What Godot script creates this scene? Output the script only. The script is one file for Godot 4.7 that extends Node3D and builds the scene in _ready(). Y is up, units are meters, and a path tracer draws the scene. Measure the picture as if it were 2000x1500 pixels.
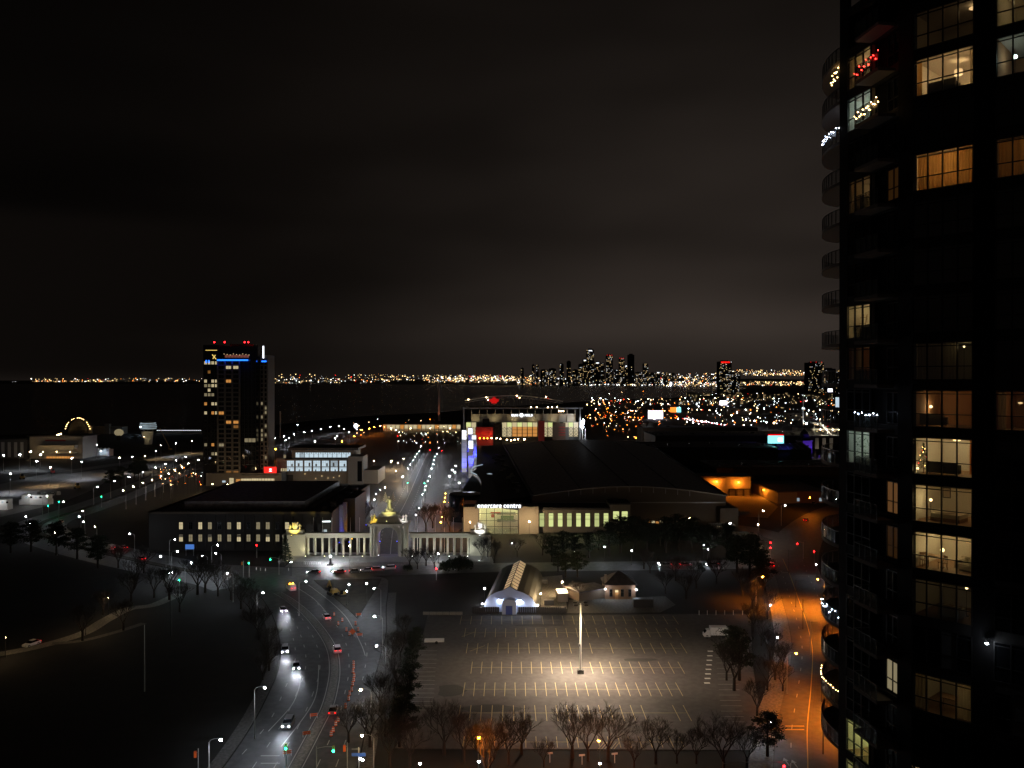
extends Node3D
# Night view over an exhibition ground by a lake. Units are metres, y is up, the camera looks along -Z.

const EYE := 70.0        # camera height above the ground
const FOCAL := 1650.0    # focal length in photograph pixels (2000 wide)
const HORIZON := 741.0

var M := {}
var used := {}
var lamp_cache := {}
var rng := RandomNumberGenerator.new()

# ---------------------------------------------------------------- survey helpers
# Points on the ground were surveyed from the photograph with the camera's height and focal length.
func G(u: float, v: float, y := 0.0) -> Vector3:
	var d := (EYE - y) * FOCAL / (v - HORIZON)
	return Vector3((u - 1000.0) * d / FOCAL, y, -d)

func D(u: float, v: float, d: float) -> Vector3:
	return Vector3((u - 1000.0) * d / FOCAL, EYE - (v - HORIZON) * d / FOCAL, -d)

func height(v: float, d: float) -> float:
	return EYE - (v - HORIZON) * d / FOCAL

func across(u: float, d: float) -> float:
	return (u - 1000.0) * d / FOCAL

# ---------------------------------------------------------------- mesh building
class Shape:
	var v := PackedVector3Array()
	var n := PackedVector3Array()

	func tri(a: Vector3, b: Vector3, c: Vector3) -> void:
		var k := (b - a).cross(c - a).normalized()
		v.append(a); v.append(c); v.append(b)
		n.append(k); n.append(k); n.append(k)

	func quad(a: Vector3, b: Vector3, c: Vector3, d: Vector3) -> void:
		tri(a, b, c)
		tri(a, c, d)

	func smooth(a: Vector3, b: Vector3, c: Vector3, na: Vector3, nb: Vector3, nc: Vector3) -> void:
		v.append(a); v.append(c); v.append(b)
		n.append(na); n.append(nc); n.append(nb)

	func obox(t: Transform3D, s: Vector3) -> Shape:
		var h := s * 0.5
		var p: Array[Vector3] = []
		for i in 8:
			p.append(t * Vector3(h.x if i & 1 else -h.x, h.y if i & 2 else -h.y, h.z if i & 4 else -h.z))
		quad(p[4], p[5], p[7], p[6]); quad(p[1], p[0], p[2], p[3])
		quad(p[5], p[1], p[3], p[7]); quad(p[0], p[4], p[6], p[2])
		quad(p[6], p[7], p[3], p[2]); quad(p[0], p[1], p[5], p[4])
		return self

	func box(c: Vector3, s: Vector3, yaw := 0.0) -> Shape:
		return obox(Transform3D(Basis(Vector3.UP, yaw), c), s)

	# box from its base
	func block(c: Vector3, s: Vector3, yaw := 0.0) -> Shape:
		return box(c + Vector3(0, s.y * 0.5, 0), s, yaw)

	func bar(a: Vector3, b: Vector3, w: float, h: float) -> Shape:
		var z := (b - a)
		var l := z.length()
		if l < 0.0001:
			return self
		z /= l
		var up := Vector3.UP if absf(z.y) < 0.95 else Vector3.RIGHT
		var x := up.cross(z).normalized()
		return obox(Transform3D(Basis(x, z.cross(x), z), (a + b) * 0.5), Vector3(w, h, l))

	func tube(a: Vector3, b: Vector3, r0: float, r1: float, k := 6, caps := true) -> Shape:
		var z := (b - a).normalized()
		var x := (Vector3.UP if absf(z.y) < 0.95 else Vector3.RIGHT).cross(z).normalized()
		var y := z.cross(x)
		for i in k:
			var p := TAU * i / k
			var q := TAU * (i + 1) / k
			var dp := x * cos(p) + y * sin(p)
			var dq := x * cos(q) + y * sin(q)
			var s := (r0 - r1) / maxf((b - a).length(), 0.001)
			var np := (dp + z * s).normalized()
			var nq := (dq + z * s).normalized()
			smooth(a + dp * r0, a + dq * r0, b + dq * r1, np, nq, nq)
			smooth(a + dp * r0, b + dq * r1, b + dp * r1, np, nq, np)
			if caps:
				tri(b, b + dp * r1, b + dq * r1)
				tri(a, a + dq * r0, a + dp * r0)
		return self

	func path(pts: Array, r: float, k := 5) -> Shape:
		for i in pts.size() - 1:
			tube(pts[i], pts[i + 1], r, r, k, i == 0 or i == pts.size() - 2)
		return self

	# profile: Vector2(radius, height), bottom to top
	func lathe(profile: Array, k := 12, at := Vector3.ZERO, squash := Vector3.ONE) -> Shape:
		for j in profile.size() - 1:
			var a: Vector2 = profile[j]
			var b: Vector2 = profile[j + 1]
			var slope := Vector2(b.y - a.y, a.x - b.x).normalized()
			for i in k:
				var p := TAU * i / k
				var q := TAU * (i + 1) / k
				var dp := Vector3(cos(p), 0, -sin(p))
				var dq := Vector3(cos(q), 0, -sin(q))
				var np := (dp * slope.x + Vector3(0, slope.y, 0)).normalized()
				var nq := (dq * slope.x + Vector3(0, slope.y, 0)).normalized()
				var pa := (dp * a.x + Vector3(0, a.y, 0)) * squash + at
				var qa := (dq * a.x + Vector3(0, a.y, 0)) * squash + at
				var pb := (dp * b.x + Vector3(0, b.y, 0)) * squash + at
				var qb := (dq * b.x + Vector3(0, b.y, 0)) * squash + at
				if a.x > 0.0001:
					smooth(pa, qa, qb, np, nq, nq)
				if b.x > 0.0001:
					smooth(pa, qb, pb, np, nq, np)
		return self

	func ball(c: Vector3, r: Vector3, k := 10, rows := 6) -> Shape:
		var prof := []
		for j in rows + 1:
			var t := PI * j / rows - PI / 2
			prof.append(Vector2(cos(t), sin(t)))
		return lathe(prof, k, c, r)

	# outline in x, z seen from above, any direction; walls and lids between y0 and y1
	func prism(outline: PackedVector2Array, y0: float, y1: float, lids := true) -> Shape:
		var o := outline.duplicate()
		if Geometry2D.is_polygon_clockwise(o):
			o.reverse()
		var k := o.size()
		for i in k:
			var a := o[i]
			var b := o[(i + 1) % k]
			# x right, z towards the viewer: this order faces outwards
			quad(Vector3(b.x, y0, b.y), Vector3(a.x, y0, a.y), Vector3(a.x, y1, a.y), Vector3(b.x, y1, b.y))
		if lids:
			flat(o, y1)
			flat(o, y0, true)
		return self

	func flat(outline: PackedVector2Array, y: float, down := false) -> Shape:
		var idx := Geometry2D.triangulate_polygon(outline)
		for i in range(0, idx.size(), 3):
			var a := outline[idx[i]]
			var b := outline[idx[i + 1]]
			var c := outline[idx[i + 2]]
			var p := Vector3(a.x, y, a.y)
			var q := Vector3(b.x, y, b.y)
			var r := Vector3(c.x, y, c.y)
			var up := (q - p).cross(r - p).y > 0.0
			if up != down:
				tri(p, q, r)
			else:
				tri(p, r, q)
		return self

	func mesh() -> ArrayMesh:
		var m := ArrayMesh.new()
		var arr := []
		arr.resize(Mesh.ARRAY_MAX)
		arr[Mesh.ARRAY_VERTEX] = v
		arr[Mesh.ARRAY_NORMAL] = n
		m.add_surface_from_arrays(Mesh.PRIMITIVE_TRIANGLES, arr)
		return m

	func add(other: Shape, t: Transform3D) -> Shape:
		for i in other.v.size():
			v.append(t * other.v[i])
			n.append((t.basis * other.n[i]).normalized())
		return self

func S() -> Shape:
	return Shape.new()

# smooth curve through points
func curve(pts: Array, per := 8) -> Array:
	var out := []
	var k := pts.size()
	for i in k - 1:
		var p0: Vector3 = pts[maxi(i - 1, 0)]
		var p1: Vector3 = pts[i]
		var p2: Vector3 = pts[i + 1]
		var p3: Vector3 = pts[mini(i + 2, k - 1)]
		for j in per:
			out.append(p1.cubic_interpolate(p2, p0, p3, float(j) / per))
	out.append(pts[k - 1])
	return out

func resample(pts: Array, k: int) -> Array:
	var lens := [0.0]
	for i in pts.size() - 1:
		lens.append(lens[i] + pts[i].distance_to(pts[i + 1]))
	var total: float = lens[-1]
	var out := []
	var j := 0
	for i in k:
		var want := total * i / (k - 1)
		while j < pts.size() - 2 and lens[j + 1] < want:
			j += 1
		var span: float = maxf(lens[j + 1] - lens[j], 0.0001)
		out.append(pts[j].lerp(pts[j + 1], clampf((want - lens[j]) / span, 0, 1)))
	return out

func ground_line(px: Array, y := 0.0, per := 8) -> Array:
	var pts := []
	for p in px:
		var g := G(p[0], p[1])
		pts.append(Vector3(g.x, y, g.z))
	return curve(pts, per) if per > 1 else pts

func outline(px: Array) -> PackedVector2Array:
	var o := PackedVector2Array()
	for p in px:
		var g := G(p[0], p[1])
		o.append(Vector2(g.x, g.z))
	return o

# ribbon of constant width along a line, as a thin slab
func ribbon(s: Shape, pts: Array, w: float, y: float, thick := 0.0) -> Shape:
	var l := []
	var r := []
	for i in pts.size():
		var a: Vector3 = pts[maxi(i - 1, 0)]
		var b: Vector3 = pts[mini(i + 1, pts.size() - 1)]
		var t := (b - a)
		t.y = 0
		var side := Vector3(-t.z, 0, t.x).normalized() * w * 0.5
		l.append(Vector3(pts[i].x, y, pts[i].z) - side)
		r.append(Vector3(pts[i].x, y, pts[i].z) + side)
	return between(s, l, r, y, thick)

func up_quad(s: Shape, a: Vector3, b: Vector3, c: Vector3, d: Vector3) -> void:
	if (b - a).cross(c - a).y > 0:
		s.quad(a, b, c, d)
	else:
		s.quad(a, d, c, b)

func between(s: Shape, l: Array, r: Array, y: float, thick := 0.0) -> Shape:
	var k := mini(l.size(), r.size())
	for i in k - 1:
		var a := Vector3(l[i].x, y, l[i].z)
		var b := Vector3(r[i].x, y, r[i].z)
		var c := Vector3(r[i + 1].x, y, r[i + 1].z)
		var d := Vector3(l[i + 1].x, y, l[i + 1].z)
		up_quad(s, a, b, c, d)
		if thick > 0:
			var dn := Vector3(0, thick, 0)
			s.quad(a, a - dn, d - dn, d)
			s.quad(c, c - dn, b - dn, b)
	return s

# dashes along a line
func dashes(s: Shape, pts: Array, w: float, y: float, on: float, off: float) -> Shape:
	var total := 0.0
	for i in pts.size() - 1:
		total += pts[i].distance_to(pts[i + 1])
	var fine := resample(pts, maxi(int(total / 0.75), 4))
	var step := total / (fine.size() - 1)
	var run := []
	for i in fine.size():
		if fmod(i * step, on + off) < on:
			run.append(fine[i])
		elif run.size() > 1:
			ribbon(s, run, w, y)
			run = []
		else:
			run = []
	if run.size() > 1:
		ribbon(s, run, w, y)
	return s

# ---------------------------------------------------------------- things
func numbered(called: String) -> String:
	used[called] = used.get(called, -1) + 1
	return called if used[called] == 0 else "%s_%03d" % [called, used[called]]

func tag(o: Node3D, label: String, category: String, group := "") -> Node3D:
	o.set_meta("label", label)
	o.set_meta("category", category)
	if group:
		o.set_meta("group", group)
	return o

func thing(called: String, label: String, category: String, at := Vector3.ZERO, yaw := 0.0, group := "") -> Node3D:
	var o := Node3D.new()
	o.name = numbered(called)
	add_child(o)
	o.position = at
	o.rotation.y = yaw
	return tag(o, label, category, group)

func part(called: String, s, m: Material, parent: Node3D, at := Vector3.ZERO) -> MeshInstance3D:
	var o := MeshInstance3D.new()
	o.name = called
	o.mesh = s.mesh() if s is Shape else s
	o.material_override = m
	o.position = at
	parent.add_child(o, true)
	return o

func single(called: String, s, m: Material, label: String, category: String, group := "", at := Vector3.ZERO) -> MeshInstance3D:
	var o := MeshInstance3D.new()
	o.name = numbered(called)
	o.mesh = s.mesh() if s is Shape else s
	o.material_override = m
	o.position = at
	add_child(o)
	tag(o, label, category, group)
	return o

func struct(called: String, s, m: Material) -> MeshInstance3D:
	var o := MeshInstance3D.new()
	o.name = numbered(called)
	o.mesh = s.mesh() if s is Shape else s
	o.material_override = m
	add_child(o)
	o.set_meta("kind", "structure")
	return o

func stuff(o: Node3D) -> Node3D:
	o.set_meta("kind", "stuff")
	return o

func omni(parent: Node3D, at: Vector3, c: Color, e: float, size := 0.15) -> OmniLight3D:
	var l := OmniLight3D.new()
	l.name = "light"
	l.light_color = c
	l.light_energy = e
	l.light_size = size
	l.omni_range = 200.0
	l.omni_attenuation = 2.0
	l.shadow_enabled = true
	parent.add_child(l, true)
	l.position = at
	return l

func spot(parent: Node3D, at: Vector3, towards: Vector3, c: Color, e: float, angle := 60.0, size := 0.15, soft := 1.0) -> SpotLight3D:
	var l := SpotLight3D.new()
	l.name = "light"
	l.light_color = c
	l.light_energy = e
	l.light_size = size
	l.spot_angle = angle
	l.spot_angle_attenuation = soft
	l.spot_range = 300.0
	l.spot_attenuation = 2.0
	l.shadow_enabled = true
	parent.add_child(l, true)
	var z := -(towards - at).normalized()
	var x := (Vector3.UP if absf(z.y) < 0.99 else Vector3.RIGHT).cross(z).normalized()
	l.transform = Transform3D(Basis(x, z.cross(x), z), at)
	return l

const ORDINAL := ["first", "second", "third", "fourth", "fifth", "sixth", "seventh", "eighth", "ninth", "tenth", "eleventh", "twelfth", "thirteenth", "fourteenth", "fifteenth", "sixteenth", "seventeenth", "eighteenth", "nineteenth", "twentieth"]

func nth(i: int) -> String:
	if i < 20:
		return ORDINAL[i]
	return "twenty-" + ORDINAL[i - 20] if i < 29 else "thirty-" + ORDINAL[maxi(i - 30, 0)] if i > 29 else "thirtieth"

# ---------------------------------------------------------------- materials
func grain(freq: float, low: float, high: float, seed_ := 1, octaves := 4) -> NoiseTexture2D:
	var f := FastNoiseLite.new()
	f.seed = seed_
	f.frequency = freq
	f.fractal_octaves = octaves
	var t := NoiseTexture2D.new()
	t.width = 512
	t.height = 512
	t.seamless = true
	t.noise = f
	var g := Gradient.new()
	g.set_color(0, Color(low, low, low))
	g.set_color(1, Color(high, high, high))
	t.color_ramp = g
	return t

func bumps(freq: float, seed_ := 3) -> NoiseTexture2D:
	var f := FastNoiseLite.new()
	f.seed = seed_
	f.frequency = freq
	var t := NoiseTexture2D.new()
	t.width = 512
	t.height = 512
	t.seamless = true
	t.noise = f
	t.as_normal_map = true
	t.bump_strength = 6.0
	return t

func mat(called: String, lin: Color, rough := 0.8, metal := 0.0, tex: Texture2D = null, scale := 0.1, world := true) -> StandardMaterial3D:
	var m := StandardMaterial3D.new()
	m.resource_name = called
	m.albedo_color = lin.linear_to_srgb()
	m.roughness = rough
	m.metallic = metal
	if tex:
		m.albedo_texture = tex
		m.uv1_triplanar = true
		m.uv1_world_triplanar = world
		m.uv1_scale = Vector3.ONE * scale
	M[called] = m
	return m

func glow(called: String, c: Color, e: float) -> StandardMaterial3D:
	var m := StandardMaterial3D.new()
	m.resource_name = called
	m.albedo_color = Color(0.3, 0.3, 0.3)
	m.roughness = 0.5
	m.emission_enabled = true
	m.emission = c
	m.emission_energy_multiplier = e
	M[called] = m
	return m

func glass(called: String, c: Color, a: float) -> StandardMaterial3D:
	var m := StandardMaterial3D.new()
	m.resource_name = called
	m.albedo_color = Color(c.r, c.g, c.b, a)
	m.roughness = 0.03
	m.transparency = BaseMaterial3D.TRANSPARENCY_ALPHA
	M[called] = m
	return m

const LED := Color(0.93, 0.96, 1.0)
const WARM := Color(1.0, 0.84, 0.62)
const SODIUM := Color(1.0, 0.52, 0.12)
const CREAM := Color(1.0, 0.92, 0.72)

func make_materials() -> void:
	var fine := grain(0.05, 0.72, 1.0, 11, 5)
	var coarse := grain(0.012, 0.55, 1.0, 5, 5)
	var patchy := grain(0.03, 0.8, 1.0, 31, 5)
	var streak := grain(0.02, 0.62, 1.0, 23, 4)
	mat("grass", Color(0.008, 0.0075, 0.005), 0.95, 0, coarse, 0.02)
	mat("lawn", Color(0.035, 0.032, 0.018), 0.95, 0, coarse, 0.04)
	mat("asphalt", Color(0.066, 0.068, 0.07), 0.62, 0, streak, 0.035)
	mat("asphalt_old", Color(0.1, 0.093, 0.088), 0.8, 0, patchy, 0.03)
	mat("asphalt_patch", Color(0.052, 0.05, 0.048), 0.8, 0, fine, 0.1)
	mat("concrete", Color(0.22, 0.21, 0.19), 0.85, 0, streak, 0.12)
	mat("concrete_dark", Color(0.1, 0.098, 0.092), 0.85, 0, streak, 0.12)
	mat("stone", Color(0.42, 0.39, 0.31), 0.8, 0, fine, 0.2)
	mat("stone_grey", Color(0.3, 0.29, 0.27), 0.8, 0, fine, 0.15)
	mat("limestone", Color(0.36, 0.33, 0.28), 0.8, 0, fine, 0.12)
	mat("brick", Color(0.2, 0.12, 0.075), 0.85, 0, fine, 0.5)
	mat("brick_dark", Color(0.11, 0.085, 0.06), 0.85, 0, fine, 0.4)
	mat("roof_dark", Color(0.09, 0.087, 0.092), 0.7, 0, streak, 0.05)
	mat("roof_membrane", Color(0.5, 0.48, 0.5), 0.6, 0, streak, 0.03)
	mat("roof_light", Color(0.3, 0.3, 0.29), 0.65, 0, streak, 0.06)
	mat("metal_dark", Color(0.035, 0.036, 0.038), 0.45, 0.3)
	mat("metal_grey", Color(0.2, 0.2, 0.2), 0.45, 0.5)
	mat("steel", Color(0.4, 0.4, 0.4), 0.4, 0.7)
	mat("pole", Color(0.3, 0.3, 0.29), 0.5, 0.3)
	mat("pole_dark", Color(0.04, 0.04, 0.04), 0.5, 0.3)
	mat("white_paint", Color(0.7, 0.7, 0.68), 0.6)
	mat("road_paint", Color(0.5, 0.5, 0.47), 0.7, 0, fine, 0.8)
	mat("yellow_paint", Color(0.62, 0.47, 0.13), 0.7, 0, fine, 0.8)
	mat("stall_paint", Color(0.62, 0.5, 0.24), 0.7, 0, fine, 0.8)
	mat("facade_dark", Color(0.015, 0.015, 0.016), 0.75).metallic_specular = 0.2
	mat("facade_brown", Color(0.03, 0.024, 0.02), 0.7, 0, fine, 0.2)
	mat("panel_grey", Color(0.16, 0.145, 0.13), 0.55, 0.1, fine, 0.2)
	mat("black_glass", Color(0.008, 0.009, 0.011), 0.06)
	mat("dim_glass", Color(0.012, 0.013, 0.014), 0.12)
	mat("bark", Color(0.028, 0.022, 0.018), 0.95)
	mat("needles", Color(0.02, 0.028, 0.015), 0.9)
	mat("leaf_dry", Color(0.045, 0.035, 0.018), 0.9)
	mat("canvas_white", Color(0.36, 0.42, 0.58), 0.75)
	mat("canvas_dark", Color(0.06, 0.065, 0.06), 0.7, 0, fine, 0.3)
	mat("orange_plastic", Color(0.75, 0.12, 0.02), 0.5)
	mat("red_paint", Color(0.35, 0.03, 0.025), 0.6)
	mat("yellow_machine", Color(0.3, 0.19, 0.04), 0.6)
	mat("rubber", Color(0.012, 0.012, 0.012), 0.8)
	mat("plaster", Color(0.62, 0.58, 0.5), 0.9)
	mat("plaster_white", Color(0.72, 0.7, 0.66), 0.9)
	mat("orange_wall", Color(0.5, 0.16, 0.03), 0.85)
	mat("wood", Color(0.22, 0.12, 0.06), 0.6)
	mat("fabric", Color(0.42, 0.36, 0.28), 0.95)
	mat("fabric_dark", Color(0.06, 0.055, 0.05), 0.95)
	mat("leaf_green", Color(0.05, 0.1, 0.03), 0.8)
	mat("water", Color(0.004, 0.005, 0.007), 0.22)
	M.water.metallic_specular = 0.25
	M.water.normal_enabled = true
	M.water.normal_texture = bumps(0.03)
	M.water.normal_scale = 0.35
	M.water.uv1_triplanar = true
	M.water.uv1_world_triplanar = true
	M.water.uv1_scale = Vector3.ONE * 0.02
	for k in ["asphalt", "asphalt_old"]:
		M[k].normal_enabled = true
		M[k].normal_texture = M.water.normal_texture
		M[k].normal_scale = 0.03
	var cars := {"car_white": Color(0.6, 0.6, 0.6), "car_black": Color(0.012, 0.012, 0.014), "car_grey": Color(0.12, 0.125, 0.13), "car_red": Color(0.3, 0.015, 0.015), "car_blue": Color(0.02, 0.04, 0.12)}
	for k in cars:
		mat(k, cars[k], 0.3, 0.1).clearcoat_enabled = true
	glass("pane", Color(0.9, 0.95, 0.95), 0.1)
	glass("rail_glass", Color(0.35, 0.4, 0.4), 0.25)
	glow("lamp_white", LED, 200)
	glow("lamp_warm", WARM, 180)
	glow("lamp_sodium", SODIUM, 200)
	glow("lamp_far_white", LED, 60)
	glow("lamp_far_warm", WARM, 45)
	glow("lamp_far_sodium", SODIUM, 45)
	glow("globe_white", LED, 60)
	glow("signal_red", Color(1, 0.06, 0.08), 55)
	glow("signal_green", Color(0.1, 1, 0.62), 30)
	glow("beacon_red", Color(1, 0.1, 0.12), 14)
	glow("headlight", Color(0.93, 0.96, 1.0), 260)
	glow("taillight", Color(1, 0.05, 0.04), 7)
	glow("marker_amber", Color(1, 0.55, 0.12), 45)
	glow("window_white", Color(0.86, 0.95, 1.0), 0.75)
	glow("window_white_dim", Color(0.86, 0.95, 1.0), 0.42)
	glow("window_cream", CREAM, 0.55)
	glow("window_cream_dim", CREAM, 0.22)
	glow("window_amber", Color(1, 0.68, 0.34), 0.55)
	glow("window_amber_dim", Color(1, 0.68, 0.34), 0.2)
	glow("window_lime", Color(0.96, 1.0, 0.66), 0.72)
	glow("window_lime_dim", Color(0.96, 1.0, 0.66), 0.5)
	glow("window_far", Color(1, 0.86, 0.62), 1.4)
	glow("window_far_white", Color(0.95, 0.97, 1), 1.7)
	glow("sign_white", Color(0.95, 0.97, 1), 2.2)
	glow("sign_red", Color(1, 0.03, 0.06), 1.2)
	glow("sign_blue", Color(0.12, 0.42, 1), 3.0)
	glow("sign_gold", Color(1, 0.85, 0.45), 1.0)
	glow("screen_white", Color(0.95, 0.92, 1), 2.6)
	glow("screen_cyan", Color(0.55, 0.98, 1), 1.6)
	glow("screen_orange", Color(1, 0.55, 0.2), 1.6)
	glow("fairy_warm", Color(1, 0.8, 0.5), 30)
	glow("fairy_red", Color(1, 0.16, 0.14), 26)
	glow("fairy_white", Color(0.85, 0.9, 1), 34)
	glow("pendant_warm", Color(1, 0.82, 0.56), 1.2)
	glow("globe_lamp", Color(1, 0.88, 0.62), 4)

# ---------------------------------------------------------------- camera and sky
func make_camera_and_sky() -> void:
	var cam := Camera3D.new()
	cam.name = "camera"
	cam.fov = rad_to_deg(2.0 * atan(750.0 / FOCAL))
	cam.near = 0.5
	cam.far = 120000.0
	cam.position = Vector3(0, EYE, 0)
	cam.rotation.x = -atan(9.0 / FOCAL)
	add_child(cam)
	cam.current = true
	var w := 512
	var h := 256
	var im := Image.create(w, h, false, Image.FORMAT_RGBAF)
	var f := FastNoiseLite.new()
	f.seed = 41
	f.frequency = 1.3
	f.fractal_octaves = 4
	for j in h:
		var e := PI * (0.5 - (j + 0.5) / h)
		for i in w:
			var a := wrapf(TAU * (i + 0.5) / w, -PI, PI)
			var dir := Vector3(cos(e) * sin(a), sin(e), -cos(e) * cos(a))
			# flat layers of cloud: the pattern is stretched along the horizon
			var n := f.get_noise_3d(dir.x * 0.9, dir.y * 4.5, dir.z * 0.9)
			var el := maxf(e, 0.0)
			var west := exp(-pow((a - 0.3) / 0.52, 2.0))
			var town := 0.5 - 0.5 * cos(a - 0.3)
			var l := 0.0006 + (west + 0.9 * town * town) * (0.0038 * exp(-el) + 0.024 * exp(-el / 0.19)) * (1.0 + 1.0 * n) * (1.0 - 0.4 * exp(-pow((el - 0.015) / 0.035, 2.0)))
			im.set_pixel(i, j, Color(l * 1.26, l * 0.97, l * 0.8))
	var sky := Sky.new()
	var pm := PanoramaSkyMaterial.new()
	pm.panorama = ImageTexture.create_from_image(im)
	sky.sky_material = pm
	var env := Environment.new()
	env.background_mode = Environment.BG_SKY
	env.sky = sky
	env.tonemap_mode = Environment.TONE_MAPPER_LINEAR
	env.tonemap_exposure = 1.0
	env.sdfgi_enabled = true
	env.ssao_enabled = true
	env.ssil_enabled = true
	var we := WorldEnvironment.new()
	we.name = "environment"
	we.environment = env
	add_child(we)

# ---------------------------------------------------------------- ground, water, roads
func shore() -> PackedVector2Array:
	var near := [[-600, 855], [-200, 851], [0, 849], [150, 846], [300, 843], [400, 842], [520, 832], [600, 822], [720, 812], [850, 806], [950, 797], [1050, 790], [1150, 783], [1250, 778], [1350, 775], [1400, 770], [1440, 764], [1460, 757]]
	var far := [[1400, 754], [1300, 753.4], [1150, 753], [1000, 752.4], [900, 751.4], [700, 750], [560, 748.6], [390, 748], [200, 747.4], [0, 747], [-300, 746.5]]
	var o := outline(near)
	o.append_array(outline(far))
	o.append_array(PackedVector2Array([Vector2(-30000, -60000), Vector2(60000, -60000), Vector2(60000, 400), Vector2(-2500, 400), Vector2(-2500, -1000)]))
	return o

var ls_left: Array
var ls_right: Array
var ls_med: Array

func make_ground() -> void:
	var g := S()
	g.flat(shore(), 0.0)
	var rim := outline([[-600, 855], [-200, 851], [0, 849], [150, 846], [300, 843], [400, 842], [520, 832], [600, 822], [720, 812], [850, 806], [950, 797], [1050, 790], [1150, 783], [1250, 778], [1350, 775], [1400, 770], [1440, 764], [1460, 757]])
	for i in rim.size() - 1:
		g.quad(Vector3(rim[i].x, 0, rim[i].y), Vector3(rim[i + 1].x, 0, rim[i + 1].y), Vector3(rim[i + 1].x, -2, rim[i + 1].y), Vector3(rim[i].x, -2, rim[i].y))
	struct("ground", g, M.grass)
	struct("lake_water", S().flat(PackedVector2Array([Vector2(-60000, -700), Vector2(20000, -700), Vector2(20000, -59000), Vector2(-60000, -59000)]), -1.3), M.water)
	# low hills behind the far shore
	var hills := S()
	var prev := []
	for i in 41:
		var u := -100.0 + 46.0 * i
		var rise := 9.0 + (70.0 + 12.0 * sin(i * 1.7)) * smoothstep(500, 1000, u)
		var row := [Vector3(across(u, 13500), -0.5, -13500), Vector3(across(u, 17000), rise * 0.55, -17000), Vector3(across(u, 22000), rise, -22000), Vector3(across(u, 26000), rise * 0.4, -26000)]
		if prev:
			for j in 3:
				up_quad(hills, prev[j], row[j], row[j + 1], prev[j + 1])
		prev = row
	struct("hills", hills, M.grass)
	struct("paved_grounds", S().flat(outline([[420, 960], [470, 880], [560, 852], [740, 838], [905, 842], [940, 870], [960, 985], [880, 1050], [700, 1040], [560, 1000]]), 0.006), M.asphalt_old)
	struct("district_streets", S().flat(outline([[1142, 862], [1150, 792], [1300, 781], [1460, 771], [1700, 771], [1760, 900], [1560, 900], [1480, 862]]), 0.006), M.asphalt_old)

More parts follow.
